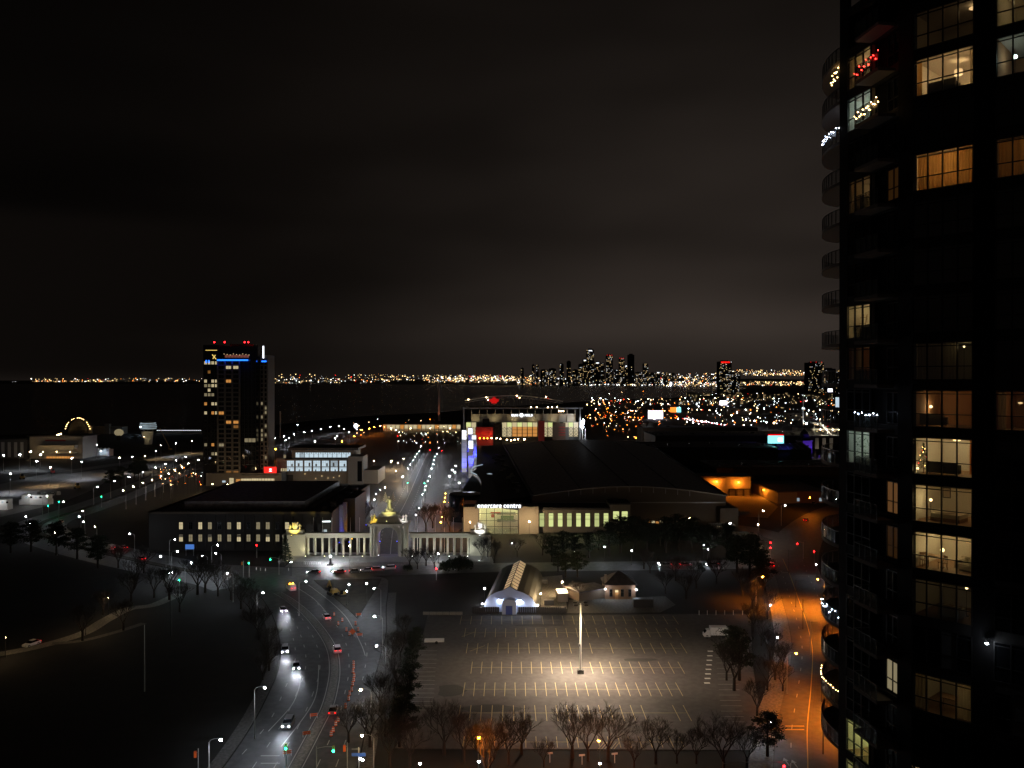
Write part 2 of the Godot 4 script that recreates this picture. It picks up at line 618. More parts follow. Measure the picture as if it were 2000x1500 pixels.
func make_roads() -> void:
	# the curving boulevard at the left
	ls_left = resample(ground_line([[370, 1580], [441, 1494], [494, 1415], [526, 1353], [543, 1312], [548, 1270], [540, 1224], [523, 1186], [497, 1157], [444, 1136], [372, 1122]]), 90)
	ls_right = resample(ground_line([[668, 1580], [697, 1497], [714, 1412], [727, 1339], [741, 1286], [753, 1236], [753, 1190], [757, 1150], [752, 1130], [700, 1124], [600, 1121]]), 90)
	var road := struct("curved_road", between(S(), ls_left, ls_right, 0.02), M.asphalt)
	ls_med = ground_line([[551, 1540], [578, 1497], [620, 1418], [637, 1385], [648, 1347], [653, 1309], [648, 1271], [629, 1236], [597, 1198], [566, 1173], [541, 1158]])
	# cross street before the gate and the road on to the west
	var cross := ground_line([[300, 1106], [420, 1112], [520, 1117], [640, 1118], [800, 1114], [960, 1109], [1200, 1106], [1380, 1104], [1520, 1099]])
	struct("cross_street", ribbon(S(), cross, 15, 0.028), M.asphalt)
	var west := ground_line([[480, 1142], [430, 1127], [330, 1108], [208, 1082], [120, 1058], [75, 1040], [85, 1020], [150, 998], [230, 970], [310, 937], [392, 902], [450, 880], [520, 860], [600, 846], [700, 836]])
	struct("west_road", ribbon(S(), west, 24, 0.024), M.asphalt)
	part("median_strip", ribbon(S(), west.slice(12), 3.0, 0.16, 0.15), M.lawn, get_node("west_road"))
	# the avenue beyond the arch
	var ave := ground_line([[762, 1098], [764, 1060], [772, 1020], [795, 975], [821, 915], [838, 880], [850, 858], [858, 845]])
	var avenue := struct("avenue", ribbon(S(), ave, 19, 0.032), M.asphalt)
	for k in [-4.6, 0.0, 4.6]:
		var line := []
		for p in ave:
			line.append(p + Vector3(k, 0, 0))
		part("lane_marking", dashes(S(), line, 0.22, 0.038, 4, 5) if k else ribbon(S(), line, 0.25, 0.038), M.road_paint, avenue)
	# the street with tram tracks at the right
	var fl := resample(ground_line([[1503, 1600], [1512, 1497], [1518, 1421], [1536, 1341], [1548, 1270], [1541, 1218], [1528, 1170], [1515, 1124], [1500, 1092]]), 60)
	var fr := resample(ground_line([[1740, 1600], [1722, 1497], [1706, 1421], [1690, 1341], [1672, 1270], [1652, 1218], [1628, 1170], [1604, 1124], [1592, 1092]]), 60)
	var fleet := struct("tram_street", between(S(), fl, fr, 0.036), M.asphalt_old)
	for f in [0.355, 0.385, 0.53, 0.56]:
		var line := []
		for i in fl.size():
			line.append(fl[i].lerp(fr[i], f))
		part("tram_rail", ribbon(S(), line, 0.09, 0.043), M.metal_dark, fleet)
	var mid := []
	for i in fl.size():
		mid.append(fl[i].lerp(fr[i], 0.32))
	part("lane_marking", ribbon(S(), mid, 0.2, 0.043), M.yellow_paint, fleet)
	for f in [0.16, 0.72]:
		var line := []
		for i in fl.size():
			line.append(fl[i].lerp(fr[i], f))
		part("lane_marking", dashes(S(), line, 0.16, 0.043, 3, 6), M.road_paint, fleet)
	var arrows := S()
	for q in [[1552, 1492, 0.0], [1536, 1488, 0.0]]:
		var p := G(q[0], q[1])
		arrows.flat(PackedVector2Array([Vector2(p.x - 0.12, p.z + 2.0), Vector2(p.x + 0.12, p.z + 2.0), Vector2(p.x + 0.12, p.z), Vector2(p.x + 0.5, p.z), Vector2(p.x, p.z - 1.2), Vector2(p.x - 0.5, p.z), Vector2(p.x - 0.12, p.z)]), 0.045)
	part("turn_arrow", arrows, M.road_paint, fleet)
	for v in [1420, 1427]:
		part("stop_line", ribbon(S(), [G(1535, v), G(1572, v)], 0.4, 0.045), M.yellow_paint, fleet)
	part("stop_line", ribbon(S(), [G(1528, 1119), G(1542, 1119)], 0.4, 0.045), M.road_paint, fleet)
	part("stop_line", ribbon(S(), [G(1555, 1124), G(1600, 1124)], 0.3, 0.045), M.road_paint, fleet)
	# streets past the junction
	struct("north_street", ribbon(S(), ground_line([[1545, 1100], [1552, 1070], [1575, 1035], [1630, 1000], [1720, 975], [1900, 950]]), 20, 0.04), M.asphalt)
	struct("service_road", ribbon(S(), ground_line([[1560, 1060], [1480, 1038], [1430, 1030], [1330, 1024]]), 13, 0.044), M.asphalt)
	# pavements with a real kerb
	var walk := []
	for p in fl:
		walk.append(p + Vector3(-2.3, 0, 0))
	struct("pavement", ribbon(S(), walk, 4.2, 0.13, 0.13), M.concrete)
	var lw := []
	for p in ls_left:
		lw.append(p + Vector3(-1.6, 0, 0.3))
	struct("pavement", ribbon(S(), lw.slice(0, 72), 2.6, 0.13, 0.13), M.concrete_dark)
	var rw := []
	for p in ls_right:
		rw.append(p + Vector3(1.6, 0, 0))
	struct("pavement", ribbon(S(), rw.slice(0, 66), 2.6, 0.13, 0.13), M.concrete_dark)
	# raised median and its painted edges
	var med := struct("median", ribbon(S(), ls_med, 1.7, 0.1, 0.1), M.concrete)
	for k in [-1.25, 1.25]:
		var l := []
		for i in ls_med.size():
			var t: Vector3 = ls_med[mini(i + 1, ls_med.size() - 1)] - ls_med[maxi(i - 1, 0)]
			l.append(ls_med[i] + Vector3(-t.z, 0, t.x).normalized() * k)
		part("edge_line", ribbon(S(), l, 0.16, 0.027), M.road_paint, road)
	# lane dashes on both sides of the median
	for a in [[[430, 1520], [520, 1418], [556, 1345], [574, 1300], [575, 1262], [563, 1222], [546, 1192]], [[490, 1505], [548, 1418], [580, 1352], [596, 1306], [594, 1266], [580, 1226], [562, 1194]], [[532, 1505], [583, 1418], [612, 1352], [624, 1306], [620, 1268], [603, 1230], [580, 1196]],
			[[618, 1500], [655, 1418], [674, 1350], [681, 1308], [678, 1268], [662, 1230], [634, 1196], [607, 1166]], [[655, 1500], [685, 1418], [702, 1350], [712, 1308], [716, 1270], [706, 1240]]]:
		part("lane_marking", dashes(S(), ground_line(a), 0.17, 0.027, 3.2, 5.5), M.road_paint, road)
	for a in [[[523, 1430], [568, 1380], [583, 1345], [586, 1322]], [[602, 1143], [640, 1172], [672, 1202], [690, 1230], [706, 1262], [713, 1282]], [[582, 1150], [612, 1170], [636, 1196], [645, 1214]], [[548, 1460], [600, 1392], [618, 1352], [622, 1300]]]:
		part("lane_marking", ribbon(S(), ground_line(a), 0.2, 0.027), M.road_paint, road)
	for v in [1478, 1493]:
		part("stop_line", ribbon(S(), [G(508, v), G(545, v)], 0.4, 0.027), M.road_paint, road)
	# grass island between the boulevard and the slip road
	struct("traffic_island", S().prism(outline([[612, 1134], [745, 1131], [737, 1148], [722, 1170], [708, 1194], [698, 1209], [680, 1192], [650, 1166]]), 0.0, 0.14), M.lawn)
	# lit yard at the far left and roads around it
	struct("yard", S().flat(outline([[-150, 1000], [0, 958], [90, 930], [200, 917], [232, 925], [180, 957], [120, 982], [0, 1010], [-150, 1050]]), 0.016), M.asphalt_old)
	struct("access_road", ribbon(S(), ground_line([[-100, 985], [0, 952], [100, 927], [200, 911], [300, 897], [400, 880], [470, 868]]), 14, 0.034), M.concrete_dark)
	struct("forecourt", S().flat(outline([[690, 898], [690, 868], [830, 866], [818, 880], [800, 912], [740, 935], [715, 945]]), 0.012), M.asphalt_old)
	struct("forecourt", S().flat(outline([[860, 870], [905, 868], [930, 960], [905, 985], [845, 985], [850, 920]]), 0.012), M.asphalt_old)
	struct("park_path", ribbon(S(), ground_line([[-120, 1296], [0, 1278], [80, 1262], [160, 1238], [205, 1212], [250, 1190], [300, 1182], [350, 1160]]), 4.0, 0.014), M.concrete)
	struct("park_path", ribbon(S(), ground_line([[100, 1258], [160, 1252], [230, 1234], [280, 1218]]), 2.2, 0.018), M.concrete_dark)

# ---------------------------------------------------------------- car park
func make_car_park() -> void:
	var lot := struct("car_park", S().flat(outline([[836, 1203], [1466, 1200], [1470, 1300], [1492, 1440], [1484, 1468], [772, 1464], [798, 1400], [812, 1300]]), 0.02), M.asphalt_old)
	var rows := [[1212, 900, 1320], [1236.5, 908, 1326], [1267, 912, 1336], [1305, 921, 1331], [1347.5, 906, 1327], [1394, 897, 1343], [1451, 905, 1332]]
	var line_mesh := {}
	for r in rows:
		var a := G(r[1], r[0])
		var b := G(r[2], r[0])
		var k := 21
		part("spine_line", S().bar(Vector3(a.x, 0.026, a.z), Vector3(b.x, 0.026, b.z), 0.1, 0.004), M.stall_paint, lot)
		for i in k + 1:
			if rng.randf() < 0.03:
				continue
			var p := a.lerp(b, float(i) / k)
			var l := 8.4 if r[0] < 1440 else 5.0
			var key := "%.1f" % l
			if not line_mesh.has(key):
				line_mesh[key] = S().box(Vector3.ZERO, Vector3(0.13, 0.004, l)).mesh()
			var o := part("stall_line", line_mesh[key], M.stall_paint, lot, Vector3(p.x, 0.03, p.z))
			o.rotation.y = rng.randf_range(-0.01, 0.01)
	var side := S().box(Vector3.ZERO, Vector3(4.6, 0.004, 0.11)).mesh()
	for i in 15:
		var p := G(836 - i * 0.9, 1272 + i * 8.3)
		part("stall_line", side, M.road_paint, lot, Vector3(p.x, 0.026, p.z))
	for i in 14:
		var p := G(1415 + i * 1.4, 1275 + i * 10.5)
		part("stall_line", side, M.road_paint, lot, Vector3(p.x, 0.026, p.z))
	var blockm := S().box(Vector3.ZERO, Vector3(1.35, 0.004, 0.75)).mesh()
	for i in 8:
		var p := G(1388 - i * 0.9, 1273 + i * 8.9)
		part("painted_block", blockm, M.white_paint, lot, Vector3(p.x, 0.03, p.z))
	var hatch := S()
	for i in 6:
		var p := G(1180 + i * 6, 1452)
		hatch.bar(Vector3(p.x, 0.026, p.z), Vector3(p.x - 1.6, 0.026, p.z + 3.4), 0.14, 0.004)
	part("hatching", hatch, M.stall_paint, lot)
	for q in [[918, 1240, 6.0], [935, 1268, 4.0]]:
		var p := G(q[0], q[1])
		part("hatching", S().bar(Vector3(p.x - 2.2, 0.026, p.z + 2), Vector3(p.x + 1.5, 0.026, p.z - 2.5), 0.14, 0.004), M.stall_paint, lot)
	# worn repairs in the surface
	for q in [[960, 1385, 14.0, 5.0], [1250, 1290, 10, 3.2], [1050, 1222, 16, 3.0], [880, 1350, 7, 9], [1180, 1425, 22, 4]]:
		var p := G(q[0], q[1])
		var o := PackedVector2Array()
		for i in 10:
			var t := TAU * i / 10
			o.append(Vector2(p.x + cos(t) * q[2] * rng.randf_range(0.35, 0.55), p.z + sin(t) * q[3] * rng.randf_range(0.35, 0.55)))
		part("asphalt_repair", S().flat(o, 0.0235), M.asphalt_patch, lot)
	# kerb round the edge
	var kerb := S()
	var px := [[836, 1203], [1466, 1200], [1470, 1300], [1492, 1440], [1484, 1468], [772, 1464], [798, 1400], [812, 1300], [836, 1203]]
	for i in px.size() - 1:
		kerb.bar(G(px[i][0], px[i][1]) + Vector3(0, 0.06, 0), G(px[i + 1][0], px[i + 1][1]) + Vector3(0, 0.06, 0), 0.22, 0.14)
	part("kerb", kerb, M.concrete_dark, lot)
	# the tall mast that lights it: four heads round the top
	var base := G(1134, 1316)
	var mast := thing("light_mast", "tall white floodlight mast standing on a concrete block in the car park", "light mast", base)
	part("plinth", S().block(Vector3(0, 0.02, 0), Vector3(1.5, 0.9, 1.5)), M.concrete_dark, mast)
	part("shaft", S().tube(Vector3(0, 0.9, 0), Vector3(0, 16.6, 0), 0.3, 0.17, 10), M.white_paint, mast)
	part("junction_box", S().box(Vector3(-0.3, 6.8, 0.15), Vector3(0.4, 0.6, 0.4)), M.metal_grey, mast)
	for k in 4:
		var a := PI / 4 + k * PI / 2
		var o := Vector3(cos(a), 0, sin(a))
		var head := part("floodlight", S().bar(Vector3(0, 16.4, 0), o * 1.3 + Vector3(0, 16.7, 0), 0.1, 0.1).box(o * 1.75 + Vector3(0, 16.8, 0), Vector3(0.9, 0.1, 0.9)).box(o * 1.75 + Vector3(0, 16.62, 0.44), Vector3(0.9, 0.3, 0.03)).box(o * 1.75 + Vector3(0, 16.62, -0.44), Vector3(0.9, 0.3, 0.03)).box(o * 1.75 + Vector3(0.44, 16.62, 0), Vector3(0.03, 0.3, 0.85)).box(o * 1.75 + Vector3(-0.44, 16.62, 0), Vector3(0.03, 0.3, 0.85)), M.metal_dark, mast)
		part("lens", S().box(o * 1.75 + Vector3(0, 16.7, 0), Vector3(0.45, 0.05, 0.45)), M.lamp_warm, head)
		spot(mast, o * 1.75 + Vector3(0, 16.5, 0), o * 15.0, Color(1.0, 0.89, 0.77), 640, 72, 0.25, 0.4)

# ---------------------------------------------------------------- lamps
func by_u(pts: Array) -> Array:
	pts.sort_custom(func(a, b): return a[0] < b[0])
	return pts

func ico(r: float) -> Shape:
	return S().ball(Vector3.ZERO, Vector3.ONE * r, 7, 4)

func mesh_of(key: String, make: Callable) -> Mesh:
	if not lamp_cache.has(key):
		lamp_cache[key] = make.call().mesh()
	return lamp_cache[key]

# a mast with a curved arm; the head hangs at height h over the surveyed point
func arm_lamp(u: float, v: float, h: float, look: String, e: float, yaw: float, label: String, group := "", r := 0.22, called := "street_lamp") -> Node3D:
	var g := G(u, v, h)
	var o := Vector3(sin(yaw), 0, cos(yaw)) * 2.0
	var t := thing(called, label, "street lamp", Vector3(g.x, 0, g.z) + o, yaw, group)
	part("pole", mesh_of("pole%.1f" % h, func(): return S().tube(Vector3.ZERO, Vector3(0, h - 0.5, 0), 0.12, 0.07, 6).tube(Vector3.ZERO, Vector3(0, 0.6, 0), 0.2, 0.18, 6)), M.pole, t)
	part("arm", mesh_of("arm%.1f" % h, func(): return S().path([Vector3(0, h - 0.5, 0), Vector3(0, h - 0.1, -0.3), Vector3(0, h + 0.14, -0.9), Vector3(0, h + 0.18, -1.7)], 0.04)), M.pole, t)
	part("lamp_head", mesh_of("head%.1f" % h, func(): return S().ball(Vector3(0, h + 0.16, -1.95), Vector3(0.17, 0.09, 0.36), 8, 4)), M.metal_grey, t)
	var lens := part("lens", mesh_of("lens%.2f" % r, func(): return ico(r)), M[look], t, Vector3(0, h - 0.02, -2.0))
	if e > 0:
		var from := lens.position - Vector3(0, 0.0 if r < 0.245 else r + 0.06, 0)
		if look == "lamp_sodium" and e < 60:
			omni(t, from, SODIUM, e * 2.0, 0.15)
		else:
			spot(t, from, from + Vector3(0, -1, 0), M[look].emission, e * 2.2, 71, 0.15, 0.5)
	return t

# a short post with a round globe on top
func post_lamp(u: float, v: float, h: float, look: String, e: float, label: String, group := "", r := 0.2, called := "post_lamp") -> Node3D:
	var g := G(u, v, h)
	var t := thing(called, label, "lamp post", Vector3(g.x, 0, g.z), 0, group)
	part("post", mesh_of("post%.1f" % h, func(): return S().tube(Vector3.ZERO, Vector3(0, h - 0.15, 0), 0.09, 0.06, 6).tube(Vector3.ZERO, Vector3(0, 0.5, 0), 0.17, 0.14, 6)), M.pole_dark, t)
	part("cap", mesh_of("cap%.1f" % r, func(): return S().lathe([Vector2(r * 1.1, 0), Vector2(r * 0.5, r * 0.5), Vector2(0, r * 0.6)], 8)), M.pole_dark, t, Vector3(0, h + r * 0.75, 0))
	part("globe_lamp", mesh_of("lens%.2f" % r, func(): return ico(r)), M[look], t, Vector3(0, h, 0))
	if e > 0:
		omni(t, Vector3(0, h - (0.0 if r < 0.245 else r + 0.06), 0), M[look].emission, e * 1.8, 0.12)
	return t

func make_lamps() -> void:
	# along the curving boulevard
	var gb := "street lamps along the curving boulevard"
	arm_lamp(430, 1446, 10, "lamp_white", 26, -1.6, "white street lamp on the left kerb nearest the bottom of the photo", gb)
	arm_lamp(516, 1344, 10, "lamp_white", 26, -1.6, "white street lamp on the left kerb above the near car's headlight beam", gb)
	arm_lamp(513, 1158, 10, "lamp_white", 26, -1.9, "white street lamp at the dark park corner by the junction", gb)
	arm_lamp(597, 1136, 10, "lamp_white", 26, -1.2, "white street lamp on the tip of the median, arm over the junction", gb)
	arm_lamp(731, 1204, 10, "lamp_white", 26, 1.6, "white street lamp beside the slip road, halfway down the merge", gb)
	arm_lamp(735, 1262, 10, "lamp_white", 26, 1.6, "white street lamp where the slip road joins the boulevard", gb)
	arm_lamp(704, 1348, 10, "lamp_warm", 24, 1.6, "warm white street lamp among bare branches right of the boulevard", gb)
	arm_lamp(706, 1438, 10, "lamp_warm", 24, 1.6, "warm white street lamp above the blue street sign", gb)
	arm_lamp(730, 1150, 9, "lamp_white", 20, 1.6, "white street lamp at the top of the slip road", gb)
	post_lamp(681, 1142, 6, "lamp_white", 8, "left globe lamp on the grass island beside the slip road", gb)
	post_lamp(716, 1140, 6, "lamp_white", 8, "right globe lamp on the grass island beside the slip road", gb)
	post_lamp(677, 1155, 4.5, "globe_white", 3, "low globe lamp in front of the pair on the grass island", gb)
	# along the road to the west, near part
	var gw := "street lamps along the road to the west"
	var i := 0
	for p in [[443, 1120], [373, 1099], [421, 1081], [424, 1065], [394, 1086], [346, 1077], [313, 1087], [341, 1054], [253, 1043]]:
		arm_lamp(p[0], p[1], 9, "lamp_white", 9, -1.4 if i % 2 else 1.4, "white street lamp before the dark hall with lit windows, %s from the junction" % nth(i), gw)
		i += 1
	i = 0
	for p in [[107, 1040], [58, 1023], [50, 1009], [185, 1029], [162, 1019], [154, 1009], [161, 998]]:
		arm_lamp(p[0], p[1], 9, "lamp_white" if i % 3 else "lamp_warm", 18, 0.8, "street lamp on the bend of the west road, %s counting upwards" % nth(i), gw)
		i += 1
	i = 0
	for p in [[91, 969], [123, 980], [190, 951], [223, 940], [251, 931], [279, 922], [303, 913], [323, 906], [344, 899], [362, 892], [387, 898]]:
		arm_lamp(p[0], p[1], 10, "lamp_white", 16, -1.2, "street lamp in the upper row of the west road, %s from the left" % nth(i), gw, 0.24)
		i += 1
	i = 0
	for p in [[240, 958], [260, 950], [279, 943], [297, 937], [314, 930], [329, 925], [341, 918], [356, 913], [368, 905]]:
		arm_lamp(p[0], p[1], 10, "lamp_warm", 16, 1.2, "street lamp in the lower row of the west road, %s from the left" % nth(i), gw, 0.24)
		i += 1
	# yard, pavilion shore
	var gy := "lamps of the lakeside yards"
	i = 0
	for p in [[20, 925], [98, 913], [159, 902], [233, 894], [258, 892], [283, 891], [304, 881], [314, 870], [343, 866], [374, 861]]:
		arm_lamp(p[0], p[1], 12, "lamp_warm" if i % 2 else "lamp_white", 130, 0.4, "tall yard lamp by the lakeside, %s from the left" % nth(i), gy, 0.3, "yard_lamp")
		i += 1
	i = 0
	for p in [[7, 890], [38, 888], [60, 882], [79, 888], [71, 901], [140, 895], [189, 869]]:
		arm_lamp(p[0], p[1], 12, "lamp_white", 110 if i in [1, 3] else 40, 0.4, "floodlight before the long pavilion at the far left, %s along" % nth(i), gy, 0.55 if i in [1, 3] else 0.33, "flood_lamp")
		i += 1
	# the avenue beyond the arch
	var ga := "lamps lining the avenue beyond the arch"
	i = 0
	for p in [[822, 872], [819, 881], [815, 886], [811, 892], [807, 899], [801, 907], [797, 915], [786, 932], [743, 957], [735, 965], [731, 976]]:
		post_lamp(p[0], p[1], 7, "lamp_white", 32, "lamp on the left side of the avenue, %s from the far end" % nth(i), ga, 0.17, "avenue_lamp")
		i += 1
	i = 0
	for p in [[857, 875], [853, 886], [850, 892], [848, 899], [846, 906], [843, 915], [839, 930], [835, 940], [831, 949], [830, 957], [825, 966], [818, 993], [812, 1006]]:
		post_lamp(p[0], p[1], 7, "lamp_white", 32, "lamp on the right side of the avenue, %s from the far end" % nth(i), ga, 0.17, "avenue_lamp")
		i += 1
	i = 0
	for p in [[870, 964], [869, 972], [868, 980], [863, 1010], [861, 1020]]:
		post_lamp(p[0], p[1], 6, "lamp_sodium", 22, "orange lamp between bare trees right of the avenue, %s from the far end" % nth(i), "orange lamps right of the avenue", 0.24)
		i += 1
	i = 0
	for p in by_u([[765, 900], [777, 905], [788, 896], [764, 902], [787, 931], [773, 920], [752, 952], [730, 900]]):
		post_lamp(p[0], p[1], 6, "lamp_warm", 40, "warm lamp on the plaza left of the avenue, %s from the left" % nth(i), "warm plaza lamps", 0.22)
		i += 1
	i = 0
	for p in [[890, 910], [883, 918], [897, 943], [878, 930], [888, 922]]:
		post_lamp(p[0], p[1], 6, "lamp_white", 44, "white lamp on the forecourt left of the blue lit towers, %s down" % nth(i), "forecourt lamps", 0.28)
		i += 1
	# lakeside park beyond the white-windowed hall
	i = 0
	for p in [[536, 856], [555, 852], [557, 860], [564, 856], [574, 848], [581, 830], [594, 844], [609, 841], [615, 862], [627, 838], [645, 834], [659, 852], [662, 832], [682, 844], [655, 856], [672, 838]]:
		arm_lamp(p[0], p[1], 9, "lamp_white", 30 if i in [8, 12] else 12, 0.5, "street lamp near the lake right of the hotel tower, %s from the left" % nth(i), "lakeside lamps", 0.45 if i in [8, 12] else 0.3)
		i += 1
	i = 0
	for p in [[538, 877], [532, 888], [721, 837], [731, 834], [707, 839], [742, 832], [692, 852], [668, 862]]:
		arm_lamp(p[0], p[1], 9, "lamp_sodium", 34, 0.5, "orange street lamp %s, %s along" % ["beside the hotel tower" if i < 2 else "near the lit lakeside pavilion", nth(i)], "orange lakeside lamps", 0.4)
		i += 1
	# in front of the exhibition hall
	post_lamp(1034, 1019, 7, "lamp_warm", 60, "bright lamp post before the beige wall right of the glass entrance", "", 0.24)
	post_lamp(918, 1020, 7, "lamp_warm", 60, "bright lamp post before the beige wall left of the glass entrance", "", 0.24)
	arm_lamp(1347, 1012, 9, "lamp_warm", 90, 0.4, "bright star-like lamp before the brown wall of the exhibition hall", "", 0.24)
	i = 0
	for p in [[1181, 1068], [1234, 1076], [1375, 1065], [1383, 1073], [1286, 1100], [1000, 1062], [1122, 1078]]:
		post_lamp(p[0], p[1], 5.5, "lamp_white", 5, "small white lamp in the dark grove before the exhibition hall, %s" % ["left of centre", "beside the pine clump", "taller of the right pair", "lower of the right pair", "by the passing cars", "behind the tent", "right of the tent's ridge"][i], "lamps in the grove", 0.17)
		i += 1
	i = 0
	for p in [[415, 946], [444, 946], [474, 947], [505, 946]]:
		post_lamp(p[0], p[1], 6, "lamp_warm", 55, "lamp at the foot of the hotel tower, %s from the left" % nth(i), "lamps at the hotel's foot", 0.15)
		i += 1
	post_lamp(683, 1066, 9, "lamp_warm", 10, "single globe lamp before the left colonnade", "", 0.24)
	post_lamp(568, 1098, 5, "globe_white", 6, "low white lamp at the foot of the left gate pavilion", "", 0.2)
	# junction at the right
	arm_lamp(1491, 998, 10, "lamp_white", 26, -2.2, "curved-arm white lamp at the left corner of the far junction", "junction lamps")
	arm_lamp(1534, 987, 10, "lamp_white", 26, -2.4, "curved-arm white lamp on the far side of the junction", "junction lamps")
	post_lamp(1481, 1025, 8, "lamp_warm", 30, "bright warm lamp under the curved-arm lamp at the junction", "junction lamps", 0.24)
	post_lamp(1595, 1103, 5, "globe_white", 6, "small bluish lamp at the right corner of the junction", "junction lamps", 0.2)
	# the tram street
	var gt := "sodium lamps over the tram street"
	arm_lamp(1490, 1127, 9, "lamp_sodium", 260, -1.6, "orange street lamp at the top left of the tram street", gt)
	arm_lamp(1598, 1132, 9, "lamp_sodium", 380, 1.6, "orange street lamp at the top right of the tram street", gt)
	arm_lamp(1556, 1277, 9, "lamp_sodium", 70, -1.6, "orange street lamp over bare twigs on the left of the tram street", gt)
	arm_lamp(1650, 1330, 9, "lamp_sodium", 300, 1.6, "orange street lamp behind the apartment balconies over the tram street", gt)
	arm_lamp(1665, 1190, 9, "lamp_sodium", 380, 1.6, "orange street lamp hidden behind the apartment tower's upper balconies", gt)
	var gp := "white lamps on the tram street's left pavement"
	post_lamp(1505, 1182, 4.5, "lamp_white", 4, "white pavement lamp nearest the junction, among twigs", gp)
	post_lamp(1520, 1246, 4.5, "lamp_white", 4, "white pavement lamp just above the orange street lamp", gp)
	post_lamp(1508, 1411, 4.5, "lamp_white", 6, "white pavement lamp nearest the bottom of the photo", gp)
	# near the lower edge
	arm_lamp(935, 1442, 8, "lamp_sodium", 59, 0.0, "orange lamp in a bare tree at the lower edge, left one", "orange lamps below the car park")
	arm_lamp(1170, 1448, 8, "lamp_sodium", 42, 0.0, "orange lamp at the lower edge, right one on a bare pole", "orange lamps below the car park")
	i = 0
	for p in [[820, 1493], [935, 1489], [1172, 1493]]:
		post_lamp(p[0], p[1], 4, "globe_white", 2.5, "white globe lamp at the bottom edge of the photo, %s from the left" % nth(i), "globes at the bottom edge", 0.22)
		i += 1
	# park path
	i = 0
	for p in [[9, 1246], [166, 1205], [211, 1168]]:
		post_lamp(p[0], p[1], 5, "lamp_warm", 7, "thin lamp beside the park path, %s from the left" % nth(i), "park path lamps", 0.06)
		i += 1
	# the orange lit loading yard
	var gl := "wall lamps of the loading yard"
	i = 0
	for p in [[1400, 941, 503.0], [1443, 942, 505.0], [1492, 957, 497.0]]:
		var g := D(p[0], p[1], p[2])
		var t := thing("wall_lamp", "orange wall lamp over the loading yard, %s from the left" % nth(i), "wall lamp", g, 0, gl)
		part("bracket", S().box(Vector3(0, 0.25, -0.3), Vector3(0.3, 0.3, 0.7)), M.metal_dark, t)
		part("lens", ico(0.24), M.lamp_sodium, t)
		omni(t, Vector3.ZERO, SODIUM, 120, 0.2)
		i += 1
	post_lamp(1582, 972, 8, "lamp_sodium", 40, "orange lamp at the corner by the low brick building", "", 0.24)
	# district to the right, farther off
	var list := [[1478, 796], [1493, 798], [1429, 811], [1406, 810], [1399, 802.5], [1453, 831], [1512, 826], [1575, 827], [1380, 823], [1337, 838], [1457, 819], [1474, 822], [1497, 825], [1439, 844], [1386, 801], [1324, 818], [1342, 824], [1354, 825], [1371, 822], [1398, 834], [1406, 839], [1147, 790], [1171, 789], [1190, 769], [1215, 766], [1421, 796], [1440, 806], [1528, 843], [1362, 800], [1345, 798]]
	i = 0
	for p in by_u(list):
		arm_lamp(p[0], p[1], 10, "lamp_far_white" if i % 3 else "lamp_far_warm", 0, 0.3, "bright lamp among the district lights right of the stadium, %s bright one from the left" % nth(i), "bright district lamps", 1.0 if p in [[1453, 831], [1512, 826], [1575, 827], [1429, 811]] else 0.62)
		i += 1
	i = 0
	for p in by_u([[1310, 849], [1371, 849], [1242, 855], [1257, 764], [1293, 848], [1268, 830], [1279, 838]]):
		arm_lamp(p[0], p[1], 8, "lamp_far_sodium", 0, 0.3, "orange lamp along the dark roofs beyond the exhibition hall, %s from the left" % nth(i), "orange district lamps", 0.6)
		i += 1

# ---------------------------------------------------------------- signals, signs, barrels
func signal_head(parent: Node3D, at: Vector3, lit: String, box_mat: Material) -> void:
	var b := part("signal_box", S().box(at, Vector3(0.36, 1.05, 0.3)), box_mat, parent)
	for k in 3:
		var name_: String = ["red", "amber", "green"][k]
		var p := at + Vector3(0, 0.33 - 0.33 * k, 0.17)
		var on := name_ == lit
		part("signal_lens", S().ball(p, Vector3(0.2, 0.2, 0.1) if on else Vector3(0.12, 0.12, 0.05), 8, 4), M["signal_" + name_] if on else M.black_glass, b)

func traffic_signal(u: float, v: float, h: float, lit: String, arm: float, label: String) -> void:
	var g := G(u, v, h)
	var t := thing("traffic_signal", label, "traffic signal", Vector3(g.x + arm, 0, g.z), 0, "traffic signals")
	part("pole", S().tube(Vector3.ZERO, Vector3(0, h + 0.6, 0), 0.11, 0.08, 6), M.pole, t)
	if absf(arm) > 0.5:
		part("arm", S().path([Vector3(0, h + 0.3, 0), Vector3(-arm * 0.5, h + 0.62, 0), Vector3(-arm, h + 0.6, 0)], 0.05), M.pole, t)
	signal_head(t, Vector3(-arm, h - 0.0 + (0.33 if lit == "green" else -0.33), 0.2), lit, M.yellow_machine)
	omni(t, Vector3(-arm, h, 0.75), M["signal_" + lit].emission, 1.2, 0.1)

